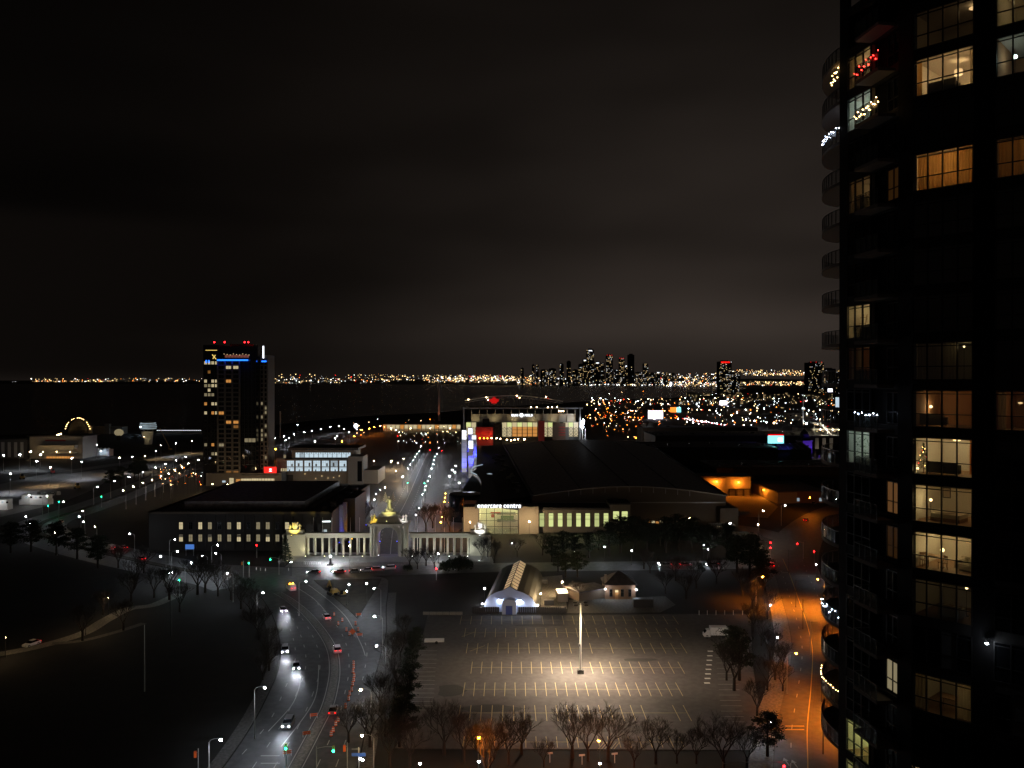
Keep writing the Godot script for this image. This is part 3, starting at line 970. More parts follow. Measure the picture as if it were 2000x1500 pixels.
func make_signals() -> void:
	traffic_signal(1505, 1060, 6, "red", -2.0, "traffic signal showing red at the far junction, left upper one")
	traffic_signal(1505, 1070, 4, "red", 0.0, "traffic signal showing red just below the upper one at the far junction")
	traffic_signal(1557, 1062, 6, "red", 2.5, "traffic signal showing red over the middle of the far junction")
	traffic_signal(1590, 1077, 5, "red", 0.3, "traffic signal showing red at the right corner of the far junction")
	traffic_signal(501, 1065, 5, "red", 0.0, "traffic signal showing red before the dark hall's lit windows")
	traffic_signal(486, 1100, 5, "green", 0.0, "traffic signal showing green left of the gate's fir tree")
	traffic_signal(528, 1093, 5.5, "green", 3.0, "traffic signal showing green on an arm beside the fir tree")
	traffic_signal(198, 970, 6, "green", 0.0, "traffic signal showing green on the west road, upper one")
	traffic_signal(94, 988, 5, "green", 0.0, "traffic signal showing green by the white site sheds")
	traffic_signal(115, 980, 6, "green", 0.0, "traffic signal showing green between the sheds and the west road")
	traffic_signal(558, 1462, 5.5, "green", 0.0, "traffic signal showing green on the boulevard median near the bottom")
	traffic_signal(651, 1467, 5.5, "green", -3.0, "traffic signal showing green on an arm over the right lanes near the bottom")
	traffic_signal(350, 1133, 5, "green", 0.0, "traffic signal showing green under the park trees by the junction")
	traffic_signal(852, 1111, 4, "red", 0.0, "traffic signal showing red among the shrubs right of the gate")
	traffic_signal(1531, 1497, 6, "red", -10.0, "traffic signal showing red on a long arm at the bottom of the tram street")
	traffic_signal(863, 880, 6, "red", 0.0, "traffic signal showing red at the far end of the avenue, right one")
	traffic_signal(840, 879, 6, "red", 0.0, "traffic signal showing red at the far end of the avenue, left one")
	traffic_signal(796, 943, 6, "green", 0.0, "traffic signal showing green on the avenue, left one")
	traffic_signal(829, 944, 6, "green", 0.0, "traffic signal showing green on the avenue, right one")
	# signals seen from behind, with orange housings, and the street-name sign
	for q in [[380, 1475, "orange signal housing on a bracket at the bottom left"], [472, 1101, "orange signal housing seen from behind at the junction's far corner"], [672, 1463, "orange-red signal housing beside the green signal over the right lanes"]]:
		var g := G(q[0], q[1], 5)
		var t := thing("signal_housing", q[2], "traffic signal", Vector3(g.x, 0, g.z), 0.0, "signal housings seen from behind")
		part("pole", S().tube(Vector3(0.5, 0, 0), Vector3(0.5, 6, 0), 0.1, 0.08, 6), M.pole, t)
		part("arm", S().bar(Vector3(0.5, 5.4, 0), Vector3(0, 5.2, 0), 0.07, 0.07), M.pole, t)
		part("housing", S().box(Vector3(0, 5, 0), Vector3(0.42, 1.1, 0.35)), M.orange_plastic, t)
	var g := G(700, 1475, 6)
	var sg := thing("street_sign", "blue street-name sign on a pole at the boulevard's lower right", "street sign", Vector3(g.x, 0, g.z))
	part("pole", S().tube(Vector3.ZERO, Vector3(0, 7.2, 0), 0.1, 0.07, 6), M.pole, sg)
	mat("sign_blue_paint", Color(0.03, 0.09, 0.35), 0.4)
	part("blade", S().box(Vector3(0, 6, 0.12), Vector3(2.4, 0.55, 0.06)), M.sign_blue_paint, sg)
	part("bracket", S().bar(Vector3(0, 6.9, 0), Vector3(-1.2, 6.9, 0), 0.06, 0.06), M.pole, sg)
	for k in 2:
		part("floodlight", ico(0.16), M.globe_white, sg, Vector3(0.3 + k * 0.45, 5.3 - k * 0.2, 0.2))
	# blue roadside board at the left
	g = G(370, 1086)
	var bd := thing("roadside_board", "blue lit roadside board before the dark hall", "sign", g)
	part("leg", S().tube(Vector3(-1.5, 0, 0), Vector3(-1.5, 3, 0), 0.08, 0.08, 5), M.pole, bd)
	part("leg", S().tube(Vector3(1.5, 0, 0), Vector3(1.5, 3, 0), 0.08, 0.08, 5), M.pole, bd)
	glow("board_screen", Color(0.35, 0.6, 1), 0.5)
	part("screen", S().box(Vector3(0, 3.6, 0.1), Vector3(3.4, 1.9, 0.2)), M.board_screen, bd)
	# construction: barrels, boards, the diamond sign
	var i := 0
	var barrel := {}
	for p in [[690, 1300], [690, 1308], [689, 1316], [691, 1325], [690, 1333], [688, 1341], [686, 1352], [682, 1360], [680, 1370], [674, 1385], [660, 1412], [655, 1420], [650, 1432], [646, 1440], [694, 1222], [699, 1234], [676, 1234], [682, 1242], [660, 1222], [652, 1204], [668, 1215]]:
		var t := thing("traffic_barrel", "orange and white traffic barrel closing the right lane, %s in the line" % nth(i), "traffic barrel", G(p[0], p[1]) + Vector3(0, 0.03, 0), 0, "traffic barrels")
		part("base", mesh_of("barrel_base", func(): return S().lathe([Vector2(0.42, 0), Vector2(0.4, 0.09), Vector2(0.3, 0.1)], 10)), M.rubber, t)
		part("body", mesh_of("barrel_body", func(): return S().lathe([Vector2(0.3, 0.1), Vector2(0.27, 0.6), Vector2(0.23, 1.05), Vector2(0.1, 1.1), Vector2(0, 1.1)], 10)), M.orange_plastic, t)
		part("band", mesh_of("barrel_band", func(): return S().lathe([Vector2(0.296, 0.35), Vector2(0.285, 0.5)], 10).lathe([Vector2(0.265, 0.75), Vector2(0.25, 0.9)], 10)), M.white_paint, t)
		i += 1
	i = 0
	for p in [[500, 1114], [508, 1115], [518, 1116], [563, 1115]]:
		single("bollard", S().lathe([Vector2(0.12, 0), Vector2(0.12, 0.9), Vector2(0.06, 1.0), Vector2(0, 1.0)], 8), M.white_paint, "short white bollard at the junction's far kerb, %s from the left" % nth(i), "bollard", "bollards at the junction", G(p[0], p[1]) + Vector3(0, 0.03, 0))
		i += 1
	g = G(688, 1247)
	var ds := thing("work_sign", "orange diamond road-work sign on the lane divide", "road sign", g + Vector3(0, 0.03, 0))
	part("leg", S().bar(Vector3(-0.8, 0, 0.4), Vector3(0, 1.1, 0), 0.06, 0.06), M.metal_dark, ds)
	part("leg", S().bar(Vector3(0.8, 0, 0.4), Vector3(0, 1.1, 0), 0.06, 0.06), M.metal_dark, ds)
	part("leg", S().bar(Vector3(0, 0, -0.6), Vector3(0, 1.1, 0), 0.06, 0.06), M.metal_dark, ds)
	part("panel", S().obox(Transform3D(Basis(Vector3(0, 0, 1), PI / 4), Vector3(0, 1.75, 0.05)), Vector3(1.25, 1.25, 0.05)), M.orange_plastic, ds)
	i = 0
	for p in [[700, 1205], [702, 1245], [598, 1440], [612, 1404], [560, 1478]]:
		var t := thing("barricade", "striped road barricade, %s" % ["at the tip of the grass island", "right of the diamond sign", "lying on the median's lower part", "on the median above the first", "beside the green median signal"][i], "barricade", G(p[0], p[1]) + Vector3(0, 0.03, 0), 0.3, "barricades")
		part("board", S().box(Vector3(0, 0.85, 0), Vector3(1.6, 0.25, 0.05)).box(Vector3(0, 0.5, 0), Vector3(1.6, 0.2, 0.05)), M.orange_plastic, t)
		part("leg", S().bar(Vector3(-0.7, 0, 0.25), Vector3(-0.7, 1.0, 0), 0.06, 0.06).bar(Vector3(-0.7, 0, -0.25), Vector3(-0.7, 1.0, 0), 0.06, 0.06), M.white_paint, t)
		part("leg", S().bar(Vector3(0.7, 0, 0.25), Vector3(0.7, 1.0, 0), 0.06, 0.06).bar(Vector3(0.7, 0, -0.25), Vector3(0.7, 1.0, 0), 0.06, 0.06), M.white_paint, t)
		i += 1
	# tram poles and overhead wire along the tram street
	i = 0
	var tops := []
	for p in [[1555, 1187], [1569, 1230], [1584, 1280], [1606, 1372], [1609, 1475], [1541, 1120]]:
		var at := G(p[0], p[1])
		tops.append(at + Vector3(0, 8.2, 0))
		var t := thing("tram_pole", "thin pole carrying the overhead wire in the tram street, %s" % ["second from the junction", "third from the junction", "pale one in mid-street", "behind the lower balconies", "nearest the bottom", "at the junction"][i], "pole", at, 0, "tram poles")
		part("shaft", S().tube(Vector3.ZERO, Vector3(0, 8.6, 0), 0.13, 0.09, 6), M.pole if i == 2 else M.pole_dark, t)
		part("cross_arm", S().bar(Vector3(0, 8.2, 0), Vector3(2.6, 8.4, 0), 0.05, 0.05), M.pole_dark, t)
		i += 1

# ---------------------------------------------------------------- vehicles
# stations: z, bottom, top, half width at the bottom, half width at the top
func hull(st: Array) -> Shape:
	var s := S()
	for i in st.size() - 1:
		var a: Array = st[i]
		var b: Array = st[i + 1]
		var A := [Vector3(-a[3], a[1], a[0]), Vector3(a[3], a[1], a[0]), Vector3(a[4], a[2], a[0]), Vector3(-a[4], a[2], a[0])]
		var B := [Vector3(-b[3], b[1], b[0]), Vector3(b[3], b[1], b[0]), Vector3(b[4], b[2], b[0]), Vector3(-b[4], b[2], b[0])]
		for k in 4:
			var k2 := (k + 1) % 4
			s.quad(A[k], A[k2], B[k2], B[k])
		if i == 0:
			s.quad(A[3], A[2], A[1], A[0])
		if i == st.size() - 2:
			s.quad(B[0], B[1], B[2], B[3])
	return s

func car_parts(t: Node3D, kind: String, paint: Material, front_on: bool, rear_on: bool) -> void:
	var body: Mesh
	var cabin: Mesh
	var roof: Mesh
	var l := 2.25
	var tail := 0.72
	match kind:
		"suv":
			l = 2.35
			tail = 0.95
			body = mesh_of("suv_body", func(): return hull([[-2.35, 0.35, 0.75, 0.8, 0.76], [-2.25, 0.28, 0.92, 0.92, 0.86], [-1.15, 0.26, 1.08, 0.96, 0.9], [1.9, 0.26, 1.1, 0.96, 0.9], [2.25, 0.3, 1.05, 0.94, 0.88], [2.35, 0.38, 0.9, 0.84, 0.8]]))
			cabin = mesh_of("suv_cabin", func(): return hull([[-1.2, 1.06, 1.1, 0.88, 0.86], [-0.55, 1.06, 1.66, 0.88, 0.74], [1.75, 1.06, 1.68, 0.88, 0.74], [2.2, 1.04, 1.12, 0.86, 0.84]]))
			roof = mesh_of("suv_roof", func(): return hull([[-0.6, 1.64, 1.7, 0.74, 0.68], [1.8, 1.66, 1.73, 0.74, 0.68]]))
		"van":
			l = 2.7
			tail = 1.1
			body = mesh_of("van_body", func(): return hull([[-2.7, 0.4, 0.9, 0.85, 0.82], [-2.5, 0.32, 1.15, 0.98, 0.92], [-1.7, 0.3, 1.25, 1.0, 0.95], [2.6, 0.3, 1.3, 1.0, 0.97], [2.7, 0.36, 1.3, 0.98, 0.95]]))
			cabin = mesh_of("van_cabin", func(): return hull([[-1.8, 1.24, 1.28, 0.93, 0.92], [-1.2, 1.24, 2.02, 0.93, 0.86], [-0.3, 1.28, 2.05, 0.95, 0.88]]))
			roof = mesh_of("van_roof", func(): return hull([[-0.4, 1.25, 2.12, 0.97, 0.9], [2.66, 1.28, 2.12, 0.97, 0.9]]))
		_:
			body = mesh_of("car_body", func(): return hull([[-2.25, 0.32, 0.6, 0.74, 0.7], [-2.15, 0.24, 0.74, 0.86, 0.8], [-1.0, 0.22, 0.88, 0.9, 0.84], [1.5, 0.22, 0.92, 0.9, 0.84], [2.15, 0.26, 0.86, 0.87, 0.8], [2.25, 0.34, 0.7, 0.78, 0.72]]))
			cabin = mesh_of("car_cabin", func(): return hull([[-1.05, 0.86, 0.9, 0.82, 0.8], [-0.25, 0.88, 1.38, 0.82, 0.64], [0.95, 0.9, 1.4, 0.82, 0.64], [1.75, 0.88, 0.94, 0.8, 0.76]]))
			roof = mesh_of("car_roof", func(): return hull([[-0.3, 1.36, 1.42, 0.64, 0.58], [1.0, 1.38, 1.44, 0.64, 0.58]]))
	part("body", body, paint, t)
	part("cabin", cabin, M.black_glass, t)
	part("roof", roof, paint, t)
	for x in [-0.82, 0.82]:
		for z in [-l * 0.62, l * 0.6]:
			var w := part("wheel", mesh_of("tyre", func(): return S().tube(Vector3(-0.11, 0, 0), Vector3(0.11, 0, 0), 0.33, 0.33, 12)), M.rubber, t, Vector3(x, 0.33, z))
			part("rim", mesh_of("rim", func(): return S().tube(Vector3(-0.12, 0, 0), Vector3(0.12, 0, 0), 0.2, 0.2, 8)), M.steel, w)
		part("headlight", mesh_of("headlamp_on" if front_on else "headlamp", func(): return S().ball(Vector3.ZERO, Vector3(0.16, 0.11, 0.09), 8, 4)), M.headlight if front_on else M.steel, t, Vector3(signf(x) * 0.64, tail - 0.12, -l + 0.02))
		part("taillight", mesh_of("taillamp", func(): return S().box(Vector3.ZERO, Vector3(0.3, 0.15, 0.08))), M.taillight if rear_on else M.red_paint, t, Vector3(signf(x) * 0.62, tail + 0.02, l))
		if front_on:
			spot(t, Vector3(signf(x) * 0.64, tail - 0.12, -l - 0.14), Vector3(signf(x) * 0.7, -0.1, -l - 17), Color(0.93, 0.96, 1), 46, 17, 0.08, 0.7)
	if rear_on:
		omni(t, Vector3(0, tail, l + 0.5), Color(1, 0.06, 0.05), 0.15, 0.2)

func car(u: float, v: float, to_u: float, to_v: float, kind: String, paint: String, front: bool, rear: bool, label: String, group: String) -> Node3D:
	var p := G(u, v)
	var q := G(to_u, to_v)
	var yaw := atan2(-(q.x - p.x), -(q.z - p.z))
	var t := thing({"suv": "sport_utility_car", "van": "van"}.get(kind, "car"), label, "van" if kind == "van" else "car", p + Vector3(0, 0.05, 0), yaw, group)
	car_parts(t, kind, M[paint], front, rear)
	return t

func make_vehicles() -> void:
	var gb := "cars on the curving boulevard"
	car(552, 1195, 568, 1222, "car", "car_black", true, false, "dark car with headlights on, highest of those driving towards the camera", gb)
	car(556, 1275, 553, 1310, "suv", "car_grey", true, false, "car with glaring headlights at the left kerb beside a bare bush", gb)
	car(578, 1306, 577, 1340, "car", "car_black", true, false, "black car with headlights on in the second lane, an amber glow before it", gb)
	car(562, 1420, 535, 1470, "suv", "car_grey", true, false, "dark car with bright headlights nearest the bottom of the photo", gb)
	car(637, 1209, 616, 1186, "car", "car_white", true, true, "white car with red tail lights heading for the junction, its beam ahead", gb)
	car(658, 1274, 650, 1240, "suv", "car_white", true, true, "light car with red tail lights right beside the median", gb)
	car(650, 1393, 664, 1340, "car", "car_grey", false, true, "car with glowing tail lights on the right lanes, lit warm", gb)
	var tow := car(568, 1153, 545, 1135, "van", "car_white", false, true, "white service van with amber roof beacons at the junction", gb)
	part("beacon", ico(0.18), M.marker_amber, tow, Vector3(-0.5, 2.2, 0.3))
	part("beacon", ico(0.18), M.marker_amber, tow, Vector3(0.5, 2.2, 0.3))
	var gs := "cars on the cross street before the gate"
	var i := 0
	for c in [[612, 1121, 560, 1120, "car_black", true], [662, 1120, 600, 1119, "car_red", true], [694, 1119, 740, 1117, "car_black", false], [716, 1117, 680, 1118, "car_grey", true], [738, 1116, 790, 1114, "car_red", false], [760, 1113, 720, 1115, "car_white", true], [1300, 1107, 1240, 1107, "car_grey", true], [1340, 1106, 1390, 1104, "car_red", false], [1392, 1106, 1360, 1106, "car_grey", true]]:
		car(c[0], c[1], c[2], c[3], "suv" if i in [4, 5] else "car", c[4], c[5], true, "%s on the cross street, %s" % [["dark car", "dark red car", "black car", "grey car", "red sport utility car", "white sport utility car", "grey car with headlights", "red car", "grey car"][i], ["nearest the junction", "second from the junction", "third from the junction", "left of the red sport utility car", "in front of the arch", "right of the arch among shrubs", "behind the grove, leftmost", "behind the grove, middle one", "behind the grove, rightmost"][i]], gs)
		i += 1
	var gw := "cars on the road to the west"
	car(215, 1074, 190, 1066, "van", "car_white", false, true, "white van with red tail lights on the west road beside cones", gw)
	car(240, 1072, 210, 1064, "car", "car_grey", true, true, "grey car with one bright lamp beside the white van on the west road", gw)
	car(275, 1094, 240, 1082, "car", "car_red", false, true, "red car with glowing tail lights on the west road", gw)
	car(325, 1121, 372, 1130, "car", "car_grey", true, false, "car with headlights on coming out of the west road to the junction", gw)
	car(118, 1022, 100, 1032, "car", "car_red", false, true, "car with red brake lights on the bend of the west road", gw)
	car(60, 1262, 30, 1272, "car", "car_white", false, true, "pale car on the dark park path", "")
	car(1508, 1108, 1500, 1080, "suv", "car_red", false, true, "red-lit car waiting at the far junction", "cars at the far junction")
	car(1575, 1018, 1610, 1000, "car", "car_black", false, true, "dark car on the street beyond the far junction", "cars at the far junction")
	car(1590, 985, 1620, 975, "car", "car_black", false, false, "dark car parked by the low brick building", "cars at the far junction")
	# lorry and trailer standing in the car park
	var p := G(1396, 1246)
	var tr := thing("box_lorry", "white box lorry parked at the car park's right edge", "lorry", p + Vector3(0, 0.03, 0), PI / 2)
	part("cargo_box", hull([[-1.2, 0.9, 3.0, 1.15, 1.15], [3.4, 0.9, 3.0, 1.15, 1.15]]), M.white_paint, tr)
	part("cab", hull([[-3.0, 0.5, 1.2, 1.0, 0.95], [-2.8, 0.45, 1.4, 1.05, 1.0], [-2.2, 0.45, 2.2, 1.05, 0.95], [-1.3, 0.45, 2.3, 1.05, 0.95]]), M.car_white, tr)
	part("windscreen", hull([[-2.86, 1.42, 1.46, 0.92, 0.9], [-2.3, 1.42, 2.1, 0.92, 0.86]]), M.black_glass, tr)
	part("chassis", S().box(Vector3(0.3, 0.7, 0.4).rotated(Vector3.UP, 0) * Vector3(0, 1, 1), Vector3(0.8, 0.3, 6.2)), M.metal_dark, tr)
	for x in [-0.9, 0.9]:
		for z in [-2.2, 2.2]:
			part("wheel", S().tube(Vector3(-0.14, 0, 0), Vector3(0.14, 0, 0), 0.45, 0.45, 12), M.rubber, tr, Vector3(x, 0.45, z))
	p = G(848, 1257)
	tr = thing("trailer", "low white trailer with equipment at the car park's left edge", "trailer", p + Vector3(0, 0.03, 0), PI / 2 + 0.05)
	part("bed", S().box(Vector3(0, 0.75, 0), Vector3(1.9, 0.5, 5.2)), M.white_paint, tr)
	part("drawbar", S().bar(Vector3(0, 0.5, -2.6), Vector3(0, 0.45, -4.0), 0.12, 0.12), M.metal_dark, tr)
	part("engine_box", S().box(Vector3(0, 1.35, -3.6), Vector3(0.9, 1.2, 0.9)), M.metal_grey, tr)
	for x in [-0.85, 0.85]:
		part("wheel", S().tube(Vector3(-0.12, 0, 0), Vector3(0.12, 0, 0), 0.4, 0.4, 12), M.rubber, tr, Vector3(x, 0.4, 0.6))
	# diggers on the grass island
	i = 0
	for q in [[648, 1163, 0.6], [668, 1166, 2.2]]:
		var t := thing("digger", "%s digger standing on the grass island by the boulevard" % ["yellow", "smaller"][i], "digger", G(q[0], q[1]) + Vector3(0, 0.14, 0), q[2], "diggers on the island")
		var k := 1.0 if i == 0 else 0.7
		for x in [-0.9, 0.9]:
			part("track", hull([[-1.7 * k, 0.2, 0.6, 0.25, 0.25], [-1.4 * k, 0, 0.8 * k, 0.25, 0.25], [1.4 * k, 0, 0.8 * k, 0.25, 0.25], [1.7 * k, 0.2, 0.6, 0.25, 0.25]]), M.rubber, t, Vector3(x * k, 0, 0))
		part("house", S().box(Vector3(0.3, 1.4, 0.4) * k, Vector3(1.9, 1.1, 2.4) * k), M.yellow_machine, t)
		part("cab", S().box(Vector3(-0.6, 1.95, -0.6) * k, Vector3(0.85, 1.6, 1.2) * k), M.black_glass, t)
		part("boom", S().bar(Vector3(0.2, 1.7, -0.9) * k, Vector3(0.2, 4.0, -2.8) * k, 0.35 * k, 0.4 * k).bar(Vector3(0.2, 4.0, -2.8) * k, Vector3(0.2, 1.4, -4.6) * k, 0.28 * k, 0.32 * k), M.yellow_machine, t)
		part("bucket", hull([[-5.1 * k, 0.5 * k, 1.0 * k, 0.5 * k, 0.5 * k], [-4.3 * k, 0.7 * k, 1.5 * k, 0.5 * k, 0.5 * k]]), M.metal_dark, t)
		i += 1

# ---------------------------------------------------------------- trees
func grow(s: Shape, a: Vector3, dir: Vector3, l: float, r: float, depth: int, spread: float) -> void:
	var b := a + dir * l
	s.tube(a, b, r, r * 0.66, 5 if depth > 4 else 3, false)
	if depth == 0:
		return
	var k := 3 if depth > 1 else 4
	for i in k:
		var side := Vector3(rng.randf_range(-1, 1), rng.randf_range(-0.3, 0.7), rng.randf_range(-1, 1)).normalized()
		var d := (dir * (1.0 - spread * 0.5) + side * spread + Vector3(0, 0.16, 0)).normalized()
		var from := b if i < 2 else a.lerp(b, rng.randf_range(0.5, 0.95))
		grow(s, from, d, l * rng.randf_range(0.62, 0.86), maxf(r * 0.6, 0.011), depth - 1, spread)

var bare := []
var pines := []
var shrubs := []

func make_tree_kinds() -> void:
	for k in 5:
		rng.seed = 700 + k
		var w := S()
		w.tube(Vector3.ZERO, Vector3(0, 1.9, 0), 0.28, 0.22, 7, false)
		var crown := S()
		for j in 4:
			var a := TAU * j / 4 + rng.randf() * 0.8
			grow(crown, Vector3(0, 1.6 + 0.15 * j, 0), Vector3(cos(a) * 0.55, 1.0, sin(a) * 0.55).normalized(), 1.9, 0.12, 5, 0.58)
		bare.append([w.mesh(), crown.mesh()])
	for k in 3:
		rng.seed = 900 + k
		var w := S()
		w.tube(Vector3.ZERO, Vector3(0, 7.5, 0), 0.3, 0.08, 7, false)
		var crown := S()
		var clumps := []
		for j in 46 if k == 0 else 17:
			var h := (j + rng.randf()) / (46.0 if k == 0 else 17.0)
			var a := j * 2.4 + rng.randf()
			var rad := (1.0 - h) * 1.9 * rng.randf_range(0.5, 1.0) if k == 0 else rng.randf_range(0.5, 3.0) * sin(PI * (0.2 + 0.7 * h))
			clumps.append([Vector3(cos(a) * rad, 0.9 + h * 7.2 if k == 0 else 2.6 + h * 5.4, sin(a) * rad), (0.75 - 0.45 * h) if k == 0 else rng.randf_range(0.7, 1.35)])
		for cl in clumps:
			if k > 0:
				w.tube(Vector3(0, cl[0].y - 0.9, 0), cl[0], 0.08, 0.03, 4, false)
			for j in 34 if k == 0 else 110:
				var c: Vector3 = cl[0] + Vector3(rng.randfn(), rng.randfn() * 0.4, rng.randfn()) * cl[1] * 0.5
				var q := Vector3(rng.randf_range(-1, 1), rng.randf_range(-0.5, 0.6), rng.randf_range(-1, 1)).normalized() * rng.randf_range(0.15, 0.34)
				var e := q.cross(Vector3(rng.randf_range(-1, 1), rng.randf_range(-1, 1), rng.randf_range(-1, 1))).normalized() * rng.randf_range(0.05, 0.12)
				crown.tri(c - q + e, c + q, c - q - e)
				crown.tri(c - q * 0.6 + e.cross(q).normalized() * 0.1, c + q * 0.9, c - q * 0.6 - e.cross(q).normalized() * 0.1)
		for j in 14:
			var a := rng.randf() * TAU
			var y := rng.randf_range(2.0, 6.8)
			w.tube(Vector3(0, y, 0), Vector3(cos(a) * 1.4, y + 0.5, sin(a) * 1.4), 0.07, 0.03, 4, false)
		pines.append([w.mesh(), crown.mesh()])
	for k in 2:
		rng.seed = 950 + k
		var w := S()
		var crown := S()
		for j in 7:
			var a := TAU * j / 7
			w.tube(Vector3.ZERO, Vector3(cos(a) * 0.6, 1.2, sin(a) * 0.6), 0.05, 0.03, 4, false)
		for j in 500:
			var d := Vector3(rng.randf_range(-1, 1), rng.randf_range(-0.3, 1), rng.randf_range(-1, 1)).normalized() * pow(rng.randf(), 0.4)
			var c := Vector3(0, 0.7, 0) + d * Vector3(1.3, 1.2, 1.3)
			var q := Vector3(rng.randf_range(-1, 1), rng.randf_range(-1, 1), rng.randf_range(-1, 1)).normalized() * 0.2
			var e := q.cross(Vector3(0.3, 1, 0.2)).normalized() * 0.1
			crown.tri(c - q + e, c + q, c - q - e)
		shrubs.append([w.mesh(), crown.mesh()])

func tree(kind: Array, called: String, at: Vector3, size: float, label: String, group: String, crown: Material) -> void:
	var t := thing(called, label, "shrub" if called == "shrub" else "tree", at - Vector3(0, 0.05, 0), rng.randf() * TAU, group)
	part("trunk", kind[0], M.bark, t)
	part("crown", kind[1], crown, t)
	t.scale = Vector3.ONE * size

func make_trees() -> void:
	rng.seed = 77
	var i := 0
	# bare trees along the near edge of the car park
	for p in [[872, 1478, 1.0], [905, 1486, 1.05], [948, 1523, 1.25], [985, 1484, 1.0], [1020, 1476, 0.9], [1062, 1490, 0.75], [1110, 1483, 1.2], [1152, 1472, 0.9], [1185, 1480, 1.05], [1235, 1502, 1.0], [1275, 1488, 1.1], [1318, 1494, 1.0], [1370, 1500, 1.05], [1418, 1500, 1.15], [1455, 1488, 1.0]]:
		tree(bare[(i * 3) % 5], "bare_tree", G(p[0] + rng.randf_range(-9, 9), p[1] + rng.randf_range(-8, 16)), p[2] * rng.randf_range(0.72, 1.3), "leafless tree in the row below the car park, %s from the left" % nth(i), "bare trees below the car park", M.bark)
		i += 1
	i = 0
	for p in by_u([[680, 1452, 1.0], [722, 1462, 1.2], [752, 1440, 1.1], [742, 1392, 1.1], [768, 1402, 1.2], [775, 1350, 1.1], [765, 1310, 1.05], [782, 1290, 1.0], [760, 1500, 1.2], [800, 1498, 1.1], [790, 1250, 0.9]]):
		tree(bare[(i + 2) % 5], "bare_tree", G(p[0], p[1]), p[2], "leafless tree between the boulevard and the car park, %s from the left" % nth(i), "bare trees beside the boulevard", M.bark)
		i += 1
	i = 0
	for p in by_u([[800, 1330, 0.9], [806, 1295, 0.85], [796, 1372, 1.0], [790, 1420, 1.0], [780, 1460, 1.1], [812, 1268, 0.7]]):
		tree(pines[1 + i % 2], "evergreen_tree", G(p[0], p[1]), p[2], "dark evergreen in the hedge on the car park's left edge, %s from the left" % nth(i), "evergreens left of the car park", M.needles)
		i += 1
	i = 0
	for p in by_u([[1435, 1350, 1.5], [1420, 1330, 1.0], [1500, 1350, 1.0], [1515, 1330, 1.05], [1530, 1310, 0.9], [1505, 1290, 1.0], [1480, 1400, 1.0], [1488, 1262, 1.05], [1472, 1235, 1.1], [1500, 1210, 1.1], [1470, 1190, 1.2], [1490, 1165, 1.3], [1450, 1165, 1.2], [1530, 1352, 0.85]]):
		tree(bare[(i + 1) % 5], "bare_tree", G(p[0], p[1]), p[2], "leafless tree between the car park and the tram street, %s from the left" % nth(i), "bare trees beside the tram street", M.bark)
		i += 1
	i = 0
	for p in by_u([[1445, 1330, 1.1], [1432, 1300, 0.9], [1465, 1130, 1.5], [1440, 1120, 1.3], [1490, 1150, 1.2], [1500, 1480, 0.8]]):
		tree(pines[1 + i % 2], "evergreen_tree", G(p[0], p[1]), p[2] * 1.3, "dark evergreen right of the car park, %s from the left" % nth(i), "evergreens right of the car park", M.needles)
		i += 1
	# grove before the exhibition hall
	i = 0
	for p in by_u([[1078, 1098, 1.3], [1100, 1092, 1.4], [1122, 1088, 1.2], [1150, 1090, 1.3], [1190, 1086, 1.4], [1212, 1080, 1.5], [1240, 1078, 1.5], [1265, 1082, 1.4], [1300, 1080, 1.5], [1325, 1076, 1.5], [1352, 1080, 1.5], [1385, 1092, 1.3], [1420, 1090, 1.4], [1128, 1128, 1.2], [1105, 1128, 1.1], [1090, 1118, 1.0]]):
		tree(pines[1 + i % 2], "pine_tree", G(p[0], p[1]), p[2] * (0.95 if p[0] < 1185 else 1.2), "dark pine in the grove before the exhibition hall, %s from the left" % nth(i), "pines of the grove", M.needles)
		i += 1
	i = 0
	for p in by_u([[952, 1092, 1.2], [965, 1100, 1.1], [1010, 1088, 1.0], [1060, 1085, 1.2], [1170, 1075, 1.2], [1290, 1065, 1.3], [1338, 1062, 1.2], [1400, 1060, 1.2], [1270, 1120, 1.0], [1320, 1135, 1.2], [1360, 1150, 1.3], [1400, 1140, 1.2], [1340, 1170, 1.1], [1300, 1160, 1.0], [1130, 1172, 0.8], [1258, 1112, 1.0]]):
		tree(bare[i % 5], "bare_tree", G(p[0], p[1]), p[2], "leafless tree around the grove and the small brick house, %s from the left" % nth(i), "bare trees of the grove", M.bark)
		i += 1
	# round the gate
	tree(pines[0], "fir_tree", G(557, 1103), 1.35, "pointed fir tree before the gate's left pavilion", "", M.needles)
	i = 0
	for p in [[800, 1108, 1.0], [815, 1112, 0.9], [832, 1106, 1.0], [848, 1110, 0.9], [940, 1096, 1.1]]:
		tree(bare[i % 5], "bare_tree", G(p[0], p[1]), p[2], "low leafless tree before the right colonnade, %s from the left" % nth(i), "bare trees before the right colonnade", M.bark)
		i += 1
	i = 0
	for p in [[870, 1116, 2.0], [885, 1114, 2.4], [900, 1112, 2.6], [912, 1112, 2.0], [796, 1116, 1.4]]:
		tree(shrubs[i % 2], "shrub", G(p[0], p[1]), p[2], "dark round shrub before the right colonnade, %s from the left" % ["second", "third", "fourth", "fifth", "first"][i], "shrubs before the right colonnade", M.needles)
		i += 1
	i = 0
	for p in [[832, 1038, 1.7], [845, 1032, 1.5], [868, 1030, 1.4], [878, 1040, 1.3], [712, 1030, 1.5], [704, 1015, 1.4]]:
		tree(bare[i % 5], "bare_tree", G(p[0], p[1]), p[2], "leafless tree behind the gate beside the avenue, %s" % ["nearest the avenue", "second right of the avenue", "before the orange glow", "right of the orange glow", "left of the arch", "by the blue lit pilasters"][i], "bare trees behind the gate", M.bark)
		i += 1
	# dark park at the left
	i = 0
